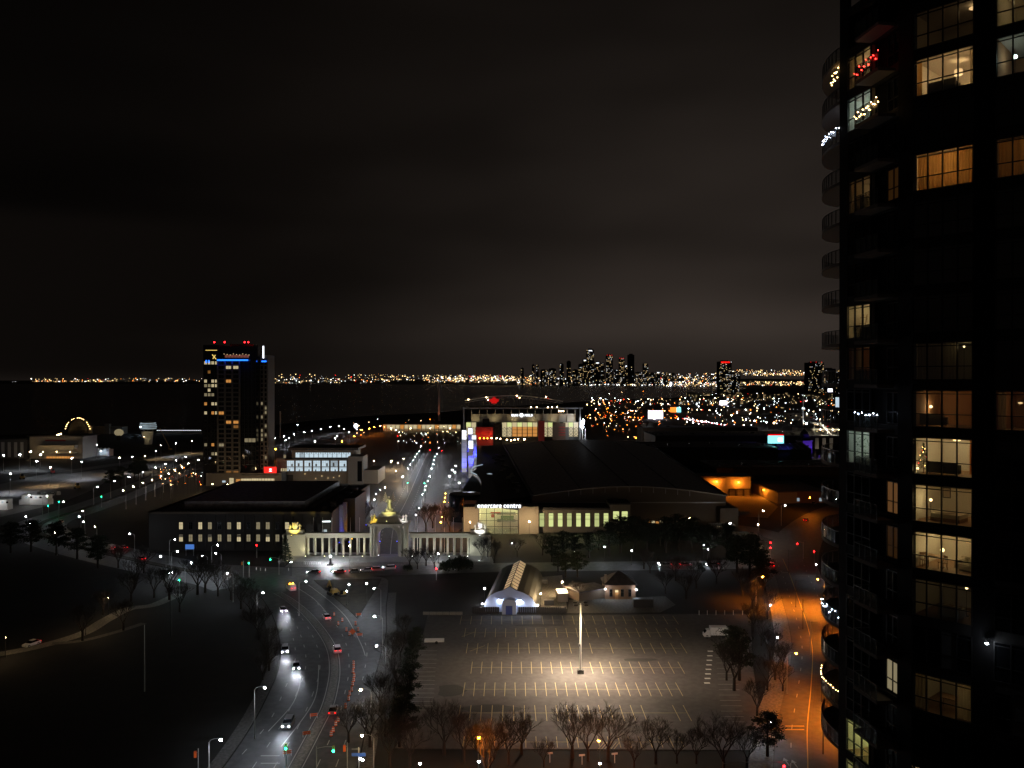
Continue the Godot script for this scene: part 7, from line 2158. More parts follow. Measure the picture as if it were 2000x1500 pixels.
# ---------------------------------------------------------------- dark halls, loading yard, purple tower at the right
func make_right_halls() -> void:
	var i := 0
	for q in [[1250, 1520, 905.0, 690.0, 60.0, 14.0, "long dark flat roof directly behind the exhibition hall's right flank"], [1280, 1640, 884.0, 800.0, 70.0, 16.0, "farther long dark roof below the cyan screen"], [1400, 1660, 938.0, 560.0, 50.0, 11.0, "near dark roof above the orange loading yard"], [1255, 1480, 866.0, 920.0, 40.0, 17.0, "farthest dark roof with a pale vent"]]:
		var e: float = q[3]
		var b := thing("dark_hall", q[6], "building", Vector3(0, 0, -e), 0, "dark flat halls")
		var x0 := across(q[0], e)
		var x1 := across(q[1], e)
		part("wall", S().block(Vector3((x0 + x1) * 0.5, 0, -q[4] * 0.5), Vector3(x1 - x0, q[5], q[4])), M.brick_dark, b)
		part("roof", S().block(Vector3((x0 + x1) * 0.5, q[5], -q[4] * 0.5), Vector3(x1 - x0 + 0.8, 0.5, q[4] + 0.8)), M.roof_dark, b)
		for k in 4:
			part("roof_ridge", S().block(Vector3((x0 + x1) * 0.5, q[5] + 0.5, -q[4] * (k + 0.5) / 4.0), Vector3(x1 - x0 - 6, 0.7, 1.2)), M.roof_membrane, b)
		for k in 6:
			part("roof_unit", S().block(Vector3(lerpf(x0 + 8, x1 - 8, k / 5.0), q[5] + 0.5, -q[4] * (0.2 + 0.12 * (k % 4))), Vector3(3, 1.4, 3)), M.metal_dark, b)
		i += 1
	var vn := thing("roof_vent", "pale dome-shaped vent on the farthest dark roof", "vent", Vector3(across(1282, 900), 17.5, -930))
	part("cowl", S().lathe([Vector2(7, 0), Vector2(7, 2), Vector2(5, 4.5), Vector2(0, 5.5)], 16), M.stone_grey, vn)
	part("stack", S().block(Vector3(-9, 0, 4), Vector3(3, 4.5, 3)), M.limestone, vn)
	# orange lit loading yard
	var d := 505.0
	var ly := thing("loading_building", "loading dock building glowing orange with three dock doors", "building", Vector3(0, 0, -d))
	var X := func(u: float) -> float: return across(u, d)
	part("wall", S().block(Vector3((X.call(1352.0) + X.call(1421.0)) * 0.5, 0, -5), Vector3(X.call(1421.0) - X.call(1352.0), 11.0, 10)), M.limestone, ly)
	part("wall", S().block(Vector3((X.call(1421.0) + X.call(1468.0)) * 0.5, 0, -6), Vector3(X.call(1468.0) - X.call(1421.0), 11.6, 8)), M.limestone, ly)
	part("roof", S().block(Vector3((X.call(1350.0) + X.call(1470.0)) * 0.5, 11.7, -8), Vector3(X.call(1470.0) - X.call(1350.0), 0.5, 18)), M.roof_dark, ly)
	for u in [1432.0, 1447.0, 1461.0]:
		var dd := part("dock_door", S().block(Vector3(X.call(u), 0.4, -1.95), Vector3(3.2, 3.4, 0.15)), M.panel_grey, ly)
		part("dock_seal", S().block(Vector3(X.call(u) - 1.9, 0.2, -1.7), Vector3(0.5, 3.9, 0.6)).block(Vector3(X.call(u) + 1.9, 0.2, -1.7), Vector3(0.5, 3.9, 0.6)).block(Vector3(X.call(u), 3.9, -1.7), Vector3(4.3, 0.5, 0.6)), M.rubber, dd)
	part("door", S().block(Vector3(X.call(1401.0), 0, 0.05), Vector3(2.2, 4.4, 0.12)), M.metal_dark, ly)
	# receding side wall on the right
	var a := G(1468, 962)
	var c := G(1520, 984)
	var sw := thing("yard_side_wall", "side building with a sloping eave, right of the orange loading yard", "building", Vector3.ZERO)
	var s2 := S()
	s2.quad(Vector3(a.x, 0, a.z), Vector3(c.x, 0, c.z), Vector3(c.x, 6.2, c.z), Vector3(a.x, 6.2, a.z))
	s2.quad(Vector3(c.x, 0, c.z), Vector3(c.x + 26, 0, c.z - 6), Vector3(c.x + 26, 6.2, c.z - 6), Vector3(c.x, 6.2, c.z))
	part("wall", s2, M.limestone, sw)
	part("roof", S().prism(PackedVector2Array([Vector2(a.x - 0.8, a.z), Vector2(c.x - 0.8, c.z + 1), Vector2(c.x + 27, c.z - 5), Vector2(a.x + 30, a.z - 6)]), 6.3, 6.9), M.roof_dark, sw)
	struct("loading_apron", S().flat(outline([[1352, 975], [1475, 962], [1520, 990], [1500, 1012], [1440, 1008], [1400, 1000]]), 0.048), M.concrete)
	single("low_wall", S().bar(G(1438, 1003) + Vector3(0, 0.5, 0), G(1464, 1003) + Vector3(0, 0.5, 0), 0.4, 1.0), M.concrete, "pale low wall below the orange loading yard", "wall")
	# low brick building with lit windows
	var e := 478.0
	var bb := thing("low_brick_building", "low brick building with four small lit windows beside the junction", "building", Vector3(0, 0, -e))
	part("wall", S().block(Vector3((across(1526, e) + across(1625, e)) * 0.5, 0, -7), Vector3(across(1625, e) - across(1526, e), 6.4, 14)), M.brick, bb)
	part("roof", S().block(Vector3((across(1526, e) + across(1625, e)) * 0.5, 6.4, -7), Vector3(across(1627, e) - across(1524, e), 0.5, 15)), M.roof_dark, bb)
	for u in [1540.0, 1549.5, 1559.5, 1603.0]:
		window(bb, Vector3(across(u, e), height(976, e), 0.0), 1.6, 2.0, M.window_white_dim, "low_brick", 0.0, 1)
	# purple tower and its neighbour with the screen
	var f := 760.0
	var pt := thing("domed_tower", "square tower lit purple with a dark dome", "tower", Vector3(across(1571, f), 0, -f), 0.3)
	part("shaft", S().block(Vector3.ZERO, Vector3(9.5, height(862, f), 9.5)), M.limestone, pt)
	part("cornice", S().block(Vector3(0, height(862, f), 0), Vector3(10.6, 1.0, 10.6)), M.limestone, pt)
	part("lantern", S().block(Vector3(0, height(860, f), 0), Vector3(7.6, 3.6, 7.6)), M.facade_dark, pt)
	part("dome", S().lathe([Vector2(4.2, 0), Vector2(4.0, 2.2), Vector2(2.8, 4.2), Vector2(1.2, 5.4), Vector2(0.5, 6.6), Vector2(0, 7.4)], 16), M.roof_dark, pt, Vector3(0, height(860, f) + 3.6, 0))
	part("niche", S().box(Vector3(0, 8, 4.8), Vector3(2.4, 6, 0.2)), M.black_glass, pt)
	for s in [-1.0, 1.0]:
		flood(pt, Vector3(s * 4, 1, 16), Vector3(0, 10, 4.7), Color(0.42, 0.25, 1.0), 210, 36)
	flood(pt, Vector3(14, 1, 3), Vector3(4.8, 10, 0), Color(0.42, 0.25, 1.0), 190, 36)
	var hall := thing("lattice_roof_hall", "hall front with a roof washed in blue and violet light", "building", Vector3(across(1525, 730), 0, -730))
	part("roof", hull([[-10, 13.5, 14, 24, 22], [6, 9.5, 10, 26, 25]]), M.roof_light, hall)
	part("wall", S().block(Vector3(0, 0, -2), Vector3(50, 9.4, 14)), M.brick_dark, hall)
	for k in 9:
		part("roof_rib", S().bar(Vector3(-22 + 5.4 * k, 14.15, -10), Vector3(-24 + 6 * k, 10.15, 6), 0.4, 0.3), M.white_paint, hall)
	flood(hall, Vector3(6, 15.5, 9), Vector3(0, 11, -2), Color(0.35, 0.35, 1.0), 24, 62)
	flood(hall, Vector3(-10, 15.5, 9), Vector3(-10, 11, -2), Color(0.5, 0.5, 1.0), 14, 58)
	part("light_pole", S().tube(Vector3(6, 0, 9.3), Vector3(6, 15.6, 9.3), 0.15, 0.1, 5).tube(Vector3(-10, 0, 9.3), Vector3(-10, 15.6, 9.3), 0.15, 0.1, 5), M.pole_dark, hall)
	# screens
	var scr := [[1500, 1531, 848.0, 866.0, 720.0, "screen_cyan", "bright cyan screen on a dark stand near the purple tower"], [1266, 1295, 802.0, 822.0, 1500.0, "screen_white", "large white screen right of the stadium"], [1309, 1330, 795.5, 805.5, 1800.0, "screen_orange", "orange and blue screen right of the large white one"], [1397, 1420, 782.5, 792.0, 2300.0, "screen_white", "wide white screen high over the district"], [1411, 1420, 793.0, 805.0, 2300.0, "screen_white", "small upright white screen under the wide one"], [1552, 1567, 807.0, 812.0, 1700.0, "screen_white", "small white lit sign on a grey hall at the right"], [1617, 1626, 759.0, 765.5, 1500.0, "screen_white", "small white window-like sign beside the apartment tower"], [1632, 1641, 776.0, 796.0, 900.0, "window_white", "pale lit stairwell front beside the apartment tower"]]
	for q in scr:
		var p := D((q[0] + q[1]) * 0.5, (q[2] + q[3]) * 0.5, q[4])
		var w: float = (q[1] - q[0]) * q[4] / FOCAL
		var hh: float = (q[3] - q[2]) * q[4] / FOCAL
		var sc := thing("advertising_screen", q[6], "screen", Vector3(p.x, 0, p.z), 0, "lit screens")
		part("stand", S().block(Vector3(0, 0, -0.8), Vector3(maxf(w * 0.12, 1.0), p.y - hh * 0.5, 1.0)), M.metal_dark, sc)
		part("casing", S().box(Vector3(0, p.y, -0.6), Vector3(w + 0.6, hh + 0.6, 0.8)), M.metal_dark, sc)
		if q[5] == "screen_orange":
			part("screen", S().box(Vector3(-w * 0.2, p.y, 0), Vector3(w * 0.6, hh, 0.2)), M.screen_orange, sc)
			part("screen", S().box(Vector3(w * 0.3, p.y, 0), Vector3(w * 0.4, hh, 0.2)), M.screen_cyan, sc)
		elif q[5] == "screen_cyan":
			part("screen", S().box(Vector3(0, p.y - hh * 0.08, 0), Vector3(w, hh * 0.84, 0.2)), M.screen_cyan, sc)
			part("screen", S().box(Vector3(0, p.y + hh * 0.43, 0), Vector3(w, hh * 0.12, 0.2)), M.sign_red, sc)
			part("screen", S().box(Vector3(w * 0.28, p.y - hh * 0.1, 0.14), Vector3(w * 0.3, hh * 0.4, 0.1)), M.screen_white, sc)
		else:
			part("screen", S().box(Vector3(0, p.y, 0), Vector3(w, hh, 0.2)), M[q[5]], sc)
		if q[4] < 2000:
			spot(sc, Vector3(0, p.y, 1.5), Vector3(0, p.y - 4, 12), M[q[5]].emission, 120, 75, 1.0)
	# station with lit stairs beside the apartment tower
	var st := thing("lit_station", "white lit station decks and stairs beside the apartment tower", "building", Vector3(0, 0, -820.0))
	for k in 3:
		part("deck", S().box(Vector3(across(1615, 820), height(826 + 13 * k, 820), -3 * k), Vector3(across(1645, 820) - across(1585 + 4 * k, 820), 1.2, 5)), M.white_paint, st)
	part("stair", S().bar(Vector3(across(1598, 820), height(826, 820), 4), Vector3(across(1622, 820), height(850, 820), 4), 3, 1.0), M.white_paint, st)
	for k in 5:
		part("column", S().block(Vector3(across(1592 + 11.5 * k, 820), 0, -2), Vector3(0.8, height(826, 820), 0.8)), M.metal_grey, st)
	for k in 14:
		part("deck_light", mesh_of("deck_light", func(): return S().box(Vector3.ZERO, Vector3(1.5, 0.5, 0.4))), M.window_far, st, Vector3(across(1590.0 + 3.8 * k, 820), height(829 + 13 * (k % 3), 820), 2.8))
	for k in 4:
		omni(st, Vector3(across(1596.0 + 12 * k, 820), height(838, 820), 9), Color(1, 0.94, 0.8), 100, 0.5)
		part("floodlight", ico(0.4), M.lamp_far_warm, st, Vector3(across(1596.0 + 12 * k, 820), height(838, 820), 9))
		part("light_post", S().tube(Vector3(across(1596.0 + 12 * k, 820), 0, 9), Vector3(across(1596.0 + 12 * k, 820), height(838, 820), 9), 0.15, 0.1, 5), M.pole_dark, st)
	# white banners below, tall mast
	i = 0
	for u in [1596, 1610, 1624]:
		var bn := thing("banner", "pale hanging banner under the station, %s from the left" % nth(i), "banner", Vector3(across(u, 700), 0, -700), 0, "banners under the station")
		part("pole", S().tube(Vector3(-1.6, 0, 0), Vector3(-1.6, height(855, 700), 0), 0.12, 0.1, 5), M.pole, bn)
		part("cloth", S().box(Vector3(0, height(866, 700), 0), Vector3(2.8, 9, 0.08)), M.canvas_white, bn)
		flood(bn, Vector3(0, 1, 7), Vector3(0, height(866, 700), 0), WARM, 50, 40)
		i += 1
	var mm := thing("tall_mast", "tall thin lit mast above the district beside the purple tower", "mast", G(1569, 838))
	part("shaft", S().tube(Vector3.ZERO, Vector3(0, 48, 0), 0.8, 0.6, 8), M.white_paint, mm)
	part("platform", S().lathe([Vector2(1.2, 40), Vector2(1.6, 41), Vector2(1.2, 42)], 10), M.metal_grey, mm)
	flood(mm, Vector3(-5, 1, 9), Vector3(0, 28, 0), LED, 300, 34)
	# grey halls in the district
	i = 0
	for q in [[1425, 1475, 797.0, 811.0, 1650.0], [1540, 1592, 806.0, 822.0, 1450.0], [1560, 1640, 836.0, 848.0, 980.0]]:
		var e2: float = q[4]
		var g := thing("grey_hall", "grey flat hall in the lit district, %s from the left" % nth(i), "building", Vector3(0, 0, -e2), 0, "grey halls of the district")
		part("wall", S().block(Vector3((across(q[0], e2) + across(q[1], e2)) * 0.5, 0, -12), Vector3(across(q[1], e2) - across(q[0], e2), height(q[2], e2), 22)), M.limestone, g)
		part("roof", S().block(Vector3((across(q[0], e2) + across(q[1], e2)) * 0.5, height(q[2], e2), -12), Vector3(across(q[1], e2) - across(q[0], e2) + 1, 0.8, 23)), M.roof_dark, g)
		for k in 5:
			part("window", S().box(Vector3(lerpf(across(q[0] + 5, e2), across(q[1] - 5, e2), k / 4.0), height(q[2], e2) * 0.6, -0.9), Vector3(2.5, 2, 0.2)), M.window_cream if k % 2 else M.dim_glass, g)
		omni(g, Vector3((across(q[0], e2) + across(q[1], e2)) * 0.5, 12, 25), LED, 260, 0.5)
		part("floodlight", ico(0.6), M.lamp_far_white, g, Vector3((across(q[0], e2) + across(q[1], e2)) * 0.5, 12, 25))
		part("light_post", S().tube(Vector3((across(q[0], e2) + across(q[1], e2)) * 0.5, 0, 25), Vector3((across(q[0], e2) + across(q[1], e2)) * 0.5, 12, 25), 0.2, 0.15, 5), M.pole_dark, g)
		i += 1

# ---------------------------------------------------------------- far towers and the lights of the far shore
func far_tower(u0: float, u1: float, vt: float, d: float, lit: float, crown: String, label: String, seed_: int) -> void:
	rng.seed = seed_
	var x0 := across(u0, d)
	var x1 := across(u1, d)
	var h := height(vt, d)
	var t := thing("high_rise", label, "building", Vector3((x0 + x1) * 0.5, 0, -d), 0, "distant high-rises")
	var w := x1 - x0
	part("shaft", S().block(Vector3(0, 0, -w * 0.4), Vector3(w, h, w * 0.8)), M.facade_dark, t)
	part("penthouse", S().block(Vector3(0, h, -w * 0.4), Vector3(w * 0.55, h * 0.035, w * 0.4)), M.metal_dark, t)
	# rows of small windows, far too small to tell apart one by one
	var px := d / 845.0
	var a := S()
	var b := S()
	var cols := maxi(int(w / (px * 1.05)), 2)
	var rows := maxi(int(h / (px * 1.25)), 3)
	for r in rows:
		for c in cols:
			if rng.randf() < lit * 0.75:
				var s := px * rng.randf_range(0.3, 0.62)
				var p := Vector3(-w * 0.5 + w * (c + rng.randf_range(0.3, 0.7)) / cols, h * (r + 0.5) / rows, 0.4)
				(a if rng.randf() < 0.68 else b).box(p, Vector3(s, s * 0.8, 0.6))
	if a.v.size():
		stuff(part("lit_windows", a, M.window_far, t))
	if b.v.size():
		stuff(part("lit_windows", b, M.window_far_white, t))
	if crown == "red":
		for k in 3:
			part("crown_light", S().box(Vector3(-w * 0.35 + w * 0.35 * k, h + 1.5, 0.5), Vector3(px * 0.5, px * 0.5, px * 0.5)), M.sign_red_far, t)
	elif crown == "white":
		part("crown_light", S().box(Vector3(0, h - px, 0.8), Vector3(w * 0.5, px * 0.9, 1)), M.window_far_white, t)
	elif crown == "redwash":
		part("crown_light", S().box(Vector3(0, h - px * 0.8, 0.8), Vector3(w * 0.7, px * 1.4, 1)), M.sign_red_far, t)

func make_far_city() -> void:
	glow("sign_red_far", Color(1, 0.08, 0.06), 1.6)
	var d := 9000.0
	var base := 753.8
	var towers := [[1017.5, 1023, 719, 0.3, ""], [1039, 1044, 712.5, 0.32, ""], [1047, 1052, 712.5, 0.32, ""], [1056, 1070, 722, 0.35, ""], [1072, 1086, 720, 0.4, ""], [1093, 1101, 711, 0.3, ""], [1107, 1115, 706, 0.32, ""], [1118, 1129, 722, 0.3, ""], [1130, 1139, 711.5, 0.3, ""], [1138, 1147, 702, 0.34, "white"], [1146, 1160, 683, 0.36, "white"], [1161, 1173, 707, 0.32, "white"], [1174, 1181, 709, 0.3, ""], [1184, 1197, 694, 0.4, "red"], [1199, 1208, 722, 0.28, ""], [1209, 1219.5, 700, 0.36, "red"], [1220, 1226, 713, 0.3, "white"], [1226.5, 1239, 693, 0.06, ""], [1241, 1254, 727, 0.4, ""], [1256, 1266, 710, 0.34, ""], [1268, 1280, 728, 0.3, ""], [1281, 1290, 726, 0.3, "white"], [1296, 1306, 730, 0.3, ""], [1310, 1318, 729, 0.25, ""]]
	var i := 0
	for q in towers:
		var extra := "tallest" if q[2] == 683 else ("unlit dark" if q[3] < 0.1 else "lit")
		far_tower(q[0], q[1], q[2], d + (i % 3) * 60, q[3], q[4], "%s high-rise of the skyline across the bay, %s from the left" % [extra, nth(i)], 300 + i)
		i += 1
	far_tower(1404.5, 1429, 706, 4400, 0.34, "redwash", "high-rise with a red glowing crown right of the skyline", 401)
	far_tower(1429.5, 1446, 729, 4420, 0.36, "", "lower lit block joined to the red-crowned high-rise", 402)
	far_tower(1579, 1609, 708, 4300, 0.3, "red", "broad lit high-rise with red roof lights beside the apartment tower", 403)
	far_tower(1610, 1632, 720, 4350, 0.08, "", "dark block right of the broad lit high-rise", 404)
	far_tower(1627, 1650, 731, 3000, 0.16, "", "dim block cut by the apartment tower's edge", 405)
	# lights scattered over the far land: a mass nobody could count
	rng.seed = 20
	var sets := {"lamp_far_dot_warm": S(), "lamp_far_dot_white": S(), "lamp_far_dot_orange": S(), "lamp_far_dot_red": S()}
	glow("lamp_far_dot_warm", Color(1, 0.84, 0.58), 4.2)
	glow("lamp_far_dot_white", Color(0.95, 0.97, 1), 5.0)
	glow("lamp_far_dot_orange", Color(1, 0.55, 0.2), 5.0)
	glow("lamp_far_dot_red", Color(1, 0.1, 0.08), 3.5)
	# each band: u from, to, v from, to, distance near, far, how many, weights warm, white, orange
	var bands := [[15, 40, 746.2, 746.8, 20000, 22000, 9, 0.2, 0.8], [58, 395, 738.5, 746.5, 21000, 24000, 100, 0.6, 0.25], [60, 200, 743.5, 746.2, 20500, 21500, 40, 0.5, 0.15],
		[516, 1010, 731, 747, 15000, 22000, 190, 0.6, 0.3], [516, 760, 739, 750, 14000, 16500, 60, 0.4, 0.5], [830, 1040, 733, 748.5, 12000, 17000, 210, 0.75, 0.2], [850, 1010, 738, 744, 13000, 15000, 110, 0.85, 0.15],
		[1010, 1400, 737, 752, 9300, 13000, 330, 0.65, 0.25], [1130, 1340, 750.5, 752.6, 8950, 9100, 95, 0.3, 0.7], [1250, 1410, 728, 742, 12000, 19000, 90, 0.6, 0.3],
		[1430, 1640, 722, 734, 14000, 20000, 150, 0.8, 0.15], [1440, 1580, 728, 733, 14000, 16000, 70, 0.8, 0.15], [1440, 1590, 745, 753, 7200, 9000, 130, 0.85, 0.1], [1300, 1420, 745, 756, 7000, 9000, 80, 0.45, 0.5]]
	for q in bands:
		for k in int(q[6] * 1.5):
			var e := rng.randf_range(q[4], q[5])
			var u := rng.randf_range(q[0], q[1])
			var v: float = lerpf(q[2], q[3], rng.randf())
			var p := D(u, v, e)
			p.y = maxf(p.y, 3.0)
			var r := e / 845.0 * (0.13 + 0.42 * pow(rng.randf(), 2.4))
			var f := rng.randf()
			var name_ := "lamp_far_dot_warm" if f < q[7] else ("lamp_far_dot_white" if f < q[7] + q[8] else "lamp_far_dot_orange")
			if rng.randf() < 0.03:
				name_ = "lamp_far_dot_red"
			var s: Shape = sets[name_]
			s.ball(p, Vector3.ONE * r, 4, 2)
	var said := {"lamp_far_dot_warm": "warm white", "lamp_far_dot_white": "cold white", "lamp_far_dot_orange": "orange", "lamp_far_dot_red": "red"}
	for k in sets:
		stuff(single("far_shore_lights", sets[k], M[k], "mass of tiny %s lights along the far shore and hills" % said[k], "lights", "lights of the far shore"))
	# lights of the nearer district right of the stadium
	rng.seed = 61
	var posts := S()
	var near := {"lamp_district_warm": S(), "lamp_district_white": S(), "lamp_district_orange": S(), "lamp_district_red": S()}
	glow("lamp_district_warm", Color(1, 0.85, 0.62), 14)
	glow("lamp_district_white", Color(0.92, 0.96, 1), 16)
	glow("lamp_district_orange", Color(1, 0.5, 0.14), 14)
	glow("lamp_district_red", Color(1, 0.07, 0.07), 9)
	bands = [[1142, 1330, 778, 822, 70, 0.3, 0.25], [1150, 1300, 800, 840, 55, 0.25, 0.15], [1330, 1640, 768, 800, 110, 0.45, 0.45], [1330, 1600, 800, 830, 70, 0.35, 0.4], [1590, 1640, 800, 850, 40, 0.5, 0.5], [1150, 1440, 776, 790, 55, 0.4, 0.5], [690, 900, 818, 850, 26, 0.5, 0.3], [760, 905, 838, 866, 24, 0.5, 0.4], [310, 395, 905, 948, 30, 0.4, 0.1], [1180, 1260, 838, 856, 16, 0.6, 0.2]]
	for q in bands:
		for k in int(q[4] * 1.6):
			var h := rng.randf_range(3, 12)
			var p := G(rng.randf_range(q[0], q[1]), rng.randf_range(q[2], q[3]), h)
			if q[0] > 1100 and p.z > -960 and q[0] < 1590:
				p = G(rng.randf_range(q[0], q[1]), rng.randf_range(778, 820), h)
			var r := -p.z / 845.0 * (0.1 + 0.34 * pow(rng.randf(), 2.2))
			var f := rng.randf()
			var name_ := "lamp_district_warm" if f < q[5] else ("lamp_district_white" if f < q[5] + q[6] else "lamp_district_orange")
			if rng.randf() < 0.07:
				name_ = "lamp_district_red"
			var s: Shape = near[name_]
			s.ball(p, Vector3.ONE * r, 5, 3)
			posts.tube(Vector3(p.x, 0, p.z), p - Vector3(0, r, 0), 0.1, 0.08, 3, false)
	stuff(single("district_lamp_posts", posts, M.pole_dark, "thin dark posts under the small lights of the district", "lamp posts"))
	# streams of cars on the raised road
	for k in 60:
		var f := k / 59.0
		var p := G(lerpf(1334, 1450, f) + rng.randf_range(-2, 2), lerpf(817, 836, f) + rng.randf_range(-0.8, 0.8), 1.0)
		(near["lamp_district_white"] if k % 3 else near["lamp_district_red"]).ball(p, Vector3.ONE * (-p.z / 845.0 * 0.3), 5, 3)
	said = {"lamp_district_warm": "warm", "lamp_district_white": "white", "lamp_district_orange": "orange", "lamp_district_red": "red"}
	for k in near:
		stuff(single("district_lights", near[k], M[k], "scatter of small %s lights in the streets beyond the exhibition ground" % said[k], "lights", "lights of the district"))
	# low dark blocks of the district, some windows lit
	rng.seed = 88
	i = 0
	for k in 26:
		var u := 1335.0 + 11.8 * k + rng.randf_range(-3, 3)
		var v := rng.randf_range(772, 792)
		var p := G(u, v)
		var w := rng.randf_range(18, 40)
		var h := rng.randf_range(9, 26)
		var b := thing("district_block", "low dark block among the district lights, %s from the left" % nth(i), "building", p, 0, "low blocks of the district")
		part("wall", S().block(Vector3(0, 0, -w * 0.3), Vector3(w, h, w * 0.6)), M.panel_grey, b)
		part("roof", S().block(Vector3(0, h, -w * 0.3), Vector3(w + 0.6, 0.6, w * 0.6 + 0.6)), M.roof_dark, b)
		var ws := S()
		for r in int(h / 4.0):
			for c in int(w / 4.0):
				if rng.randf() < 0.22:
					ws.box(Vector3(-w * 0.5 + 2 + c * 4.0, 2.5 + r * 4.0, 0.06), Vector3(1.6, 1.5, 0.12))
		if ws.v.size():
			stuff(part("lit_windows", ws, M.window_far, b))
		i += 1

# ---------------------------------------------------------------- the apartment tower at the right
const STOREY := 2.96
const HEAD := 69.34   # window head of the storey at eye level (storey 0)

func facet(a: Vector2, b: Vector2, y := 0.0) -> Transform3D:
	var p := Vector3(a.x, y, -a.y)
	var q := Vector3(b.x, y, -b.y)
	var x := (q - p).normalized()
	return Transform3D(Basis(x, Vector3.UP, x.cross(Vector3.UP)), p)

func string_lights(label: String, pts: Array, look: String, n: int, drop := 0.12) -> void:
	var t := thing("string_light", label, "string lights", pts[0], 0, "string lights on the balconies")
	var line := resample(curve(pts, 6), n)
	var cable := []
	for p in line:
		cable.append(p - pts[0])
	part("cable", S().path(cable, 0.012, 3), M.pole_dark, t)
	for i in n:
		part("bulb", mesh_of("fairy_bulb", func(): return S().ball(Vector3.ZERO, Vector3.ONE * 0.035, 6, 4)), M[look], t, line[i] - pts[0] - Vector3(0, drop * (0.5 + 0.5 * sin(i * 2.3)), 0))
	omni(t, line[n / 2] - pts[0] + Vector3(-0.3, 0.1, 0.3), M[look].emission, 0.1, 0.3)

func tower_window(tower: Node3D, f: Transform3D, w: float, cols: int, k: int, clear: bool, key: String, gray := -1) -> Node3D:
	var win := part("window", mesh_of("tw_%s" % key, func():
		var s := S()
		for i in cols + 1:
			s.box(Vector3(w * i / cols, 1.175, 0), Vector3(0.07, 2.35, 0.12))
		for y in [0.03, 0.86, 2.12, 2.32]:
			s.box(Vector3(w * 0.5, y, 0.004), Vector3(w, 0.05, 0.1))
		return s), M.metal_dark, tower)
	win.transform = Transform3D(f.basis, f.origin + Vector3(0, HEAD + k * STOREY - 2.35, 0))
	var cw := w / cols
	for i in cols:
		for r in 2:
			var glassy: Material = M.pane if clear else M.black_glass
			if gray == i:
				glassy = M.gray_blind
			part("pane", mesh_of("tp_%s%d" % [key, r], func(): return S().box(Vector3(0, 0, 0), Vector3(cw - 0.06, 0.79 if r == 0 else 1.42, 0.02))), glassy, win, Vector3(cw * (i + 0.5), 0.45 if r == 0 else 1.6, -0.02))
	return win

# an open-fronted room behind a bay; light comes from the lamp set in it
func room(tower: Node3D, f: Transform3D, w: float, k: int, wall: Material, depth := 4.2) -> Transform3D:
	var y0 := HEAD + k * STOREY - 2.35
	var o := Transform3D(f.basis, f.origin + Vector3(0, y0, 0))
	var s := S()
	var h := 2.33
	s.box(Vector3(w * 0.5, h * 0.5, -depth), Vector3(w, h, 0.06))
	s.box(Vector3(0.04, h * 0.5, -depth * 0.5 - 0.1), Vector3(0.06, h, depth))
	s.box(Vector3(w - 0.04, h * 0.5, -depth * 0.5 - 0.1), Vector3(0.06, h, depth))
	var r := part("room_wall", s, wall, tower)
	r.transform = o
	var c := part("room_ceiling", S().box(Vector3(w * 0.5, h, -depth * 0.5 - 0.1), Vector3(w, 0.05, depth)), M.plaster_white, tower)
	c.transform = o
	c = part("room_floor", S().box(Vector3(w * 0.5, 0.01, -depth * 0.5 - 0.1), Vector3(w, 0.05, depth)), M.wood, tower)
	c.transform = o
	return o

func inside(called: String, label: String, category: String, o: Transform3D, at: Vector3, yaw := 0.0) -> Node3D:
	var t := thing(called, label, category, Vector3.ZERO)
	t.transform = o * Transform3D(Basis(Vector3.UP, yaw), at)
	return t

func curtain(o: Transform3D, x0: float, x1: float, z: float, label: String, m: Material, h := 2.25) -> void:
	var s := S()
	var n := maxi(int((x1 - x0) / 0.06), 4)
	for i in n:
		var a := lerpf(x0, x1, float(i) / n)
		var b := lerpf(x0, x1, float(i + 1) / n)
		var za := z + 0.035 * sin(a * 34.0)
		var zb := z + 0.035 * sin(b * 34.0)
		s.quad(Vector3(a, 0.06, za), Vector3(b, 0.06, zb), Vector3(b, h, zb), Vector3(a, h, za))
	var t := inside("curtain", label, "curtain", o, Vector3.ZERO)
	part("cloth", s, m, t)
	part("rail", S().bar(Vector3(x0, h + 0.03, z), Vector3(x1, h + 0.03, z), 0.03, 0.03), M.metal_dark, t)

func lamp_in(o: Transform3D, at: Vector3, r: float, look: String, e: float, label: String, kind := "ceiling") -> void:
	var t := inside("room_lamp", label, "lamp", o, at)
	if kind == "drum":
		part("lamp_shade", S().lathe([Vector2(r, -r * 0.7), Vector2(r, r * 0.7)], 14), M[look], t)
		part("cord", S().tube(Vector3(0, r * 0.7, 0), Vector3(0, maxf(2.3 - at.y, 0.1), 0), 0.01, 0.01, 4), M.metal_dark, t)
		omni(t, Vector3(0, -r * 1.4, 0), M[look].emission, e, 0.15)
	elif kind == "globe":
		part("lamp_globe", ico(r), M[look], t)
		part("stand", S().tube(Vector3(0, -at.y + 0.04, 0), Vector3(0, -r, 0), 0.015, 0.015, 5).lathe([Vector2(0.14, -at.y + 0.04), Vector2(0.14, -at.y + 0.07), Vector2(0, -at.y + 0.07)], 10), M.metal_dark, t)
		omni(t, Vector3.ZERO, M[look].emission, e, 0.1)
	else:
		part("lamp_bowl", S().ball(Vector3.ZERO, Vector3(r, r * 0.4, r), 12, 5), M[look], t)
		omni(t, Vector3(0, -r * 0.7, 0), M[look].emission, e, 0.15)

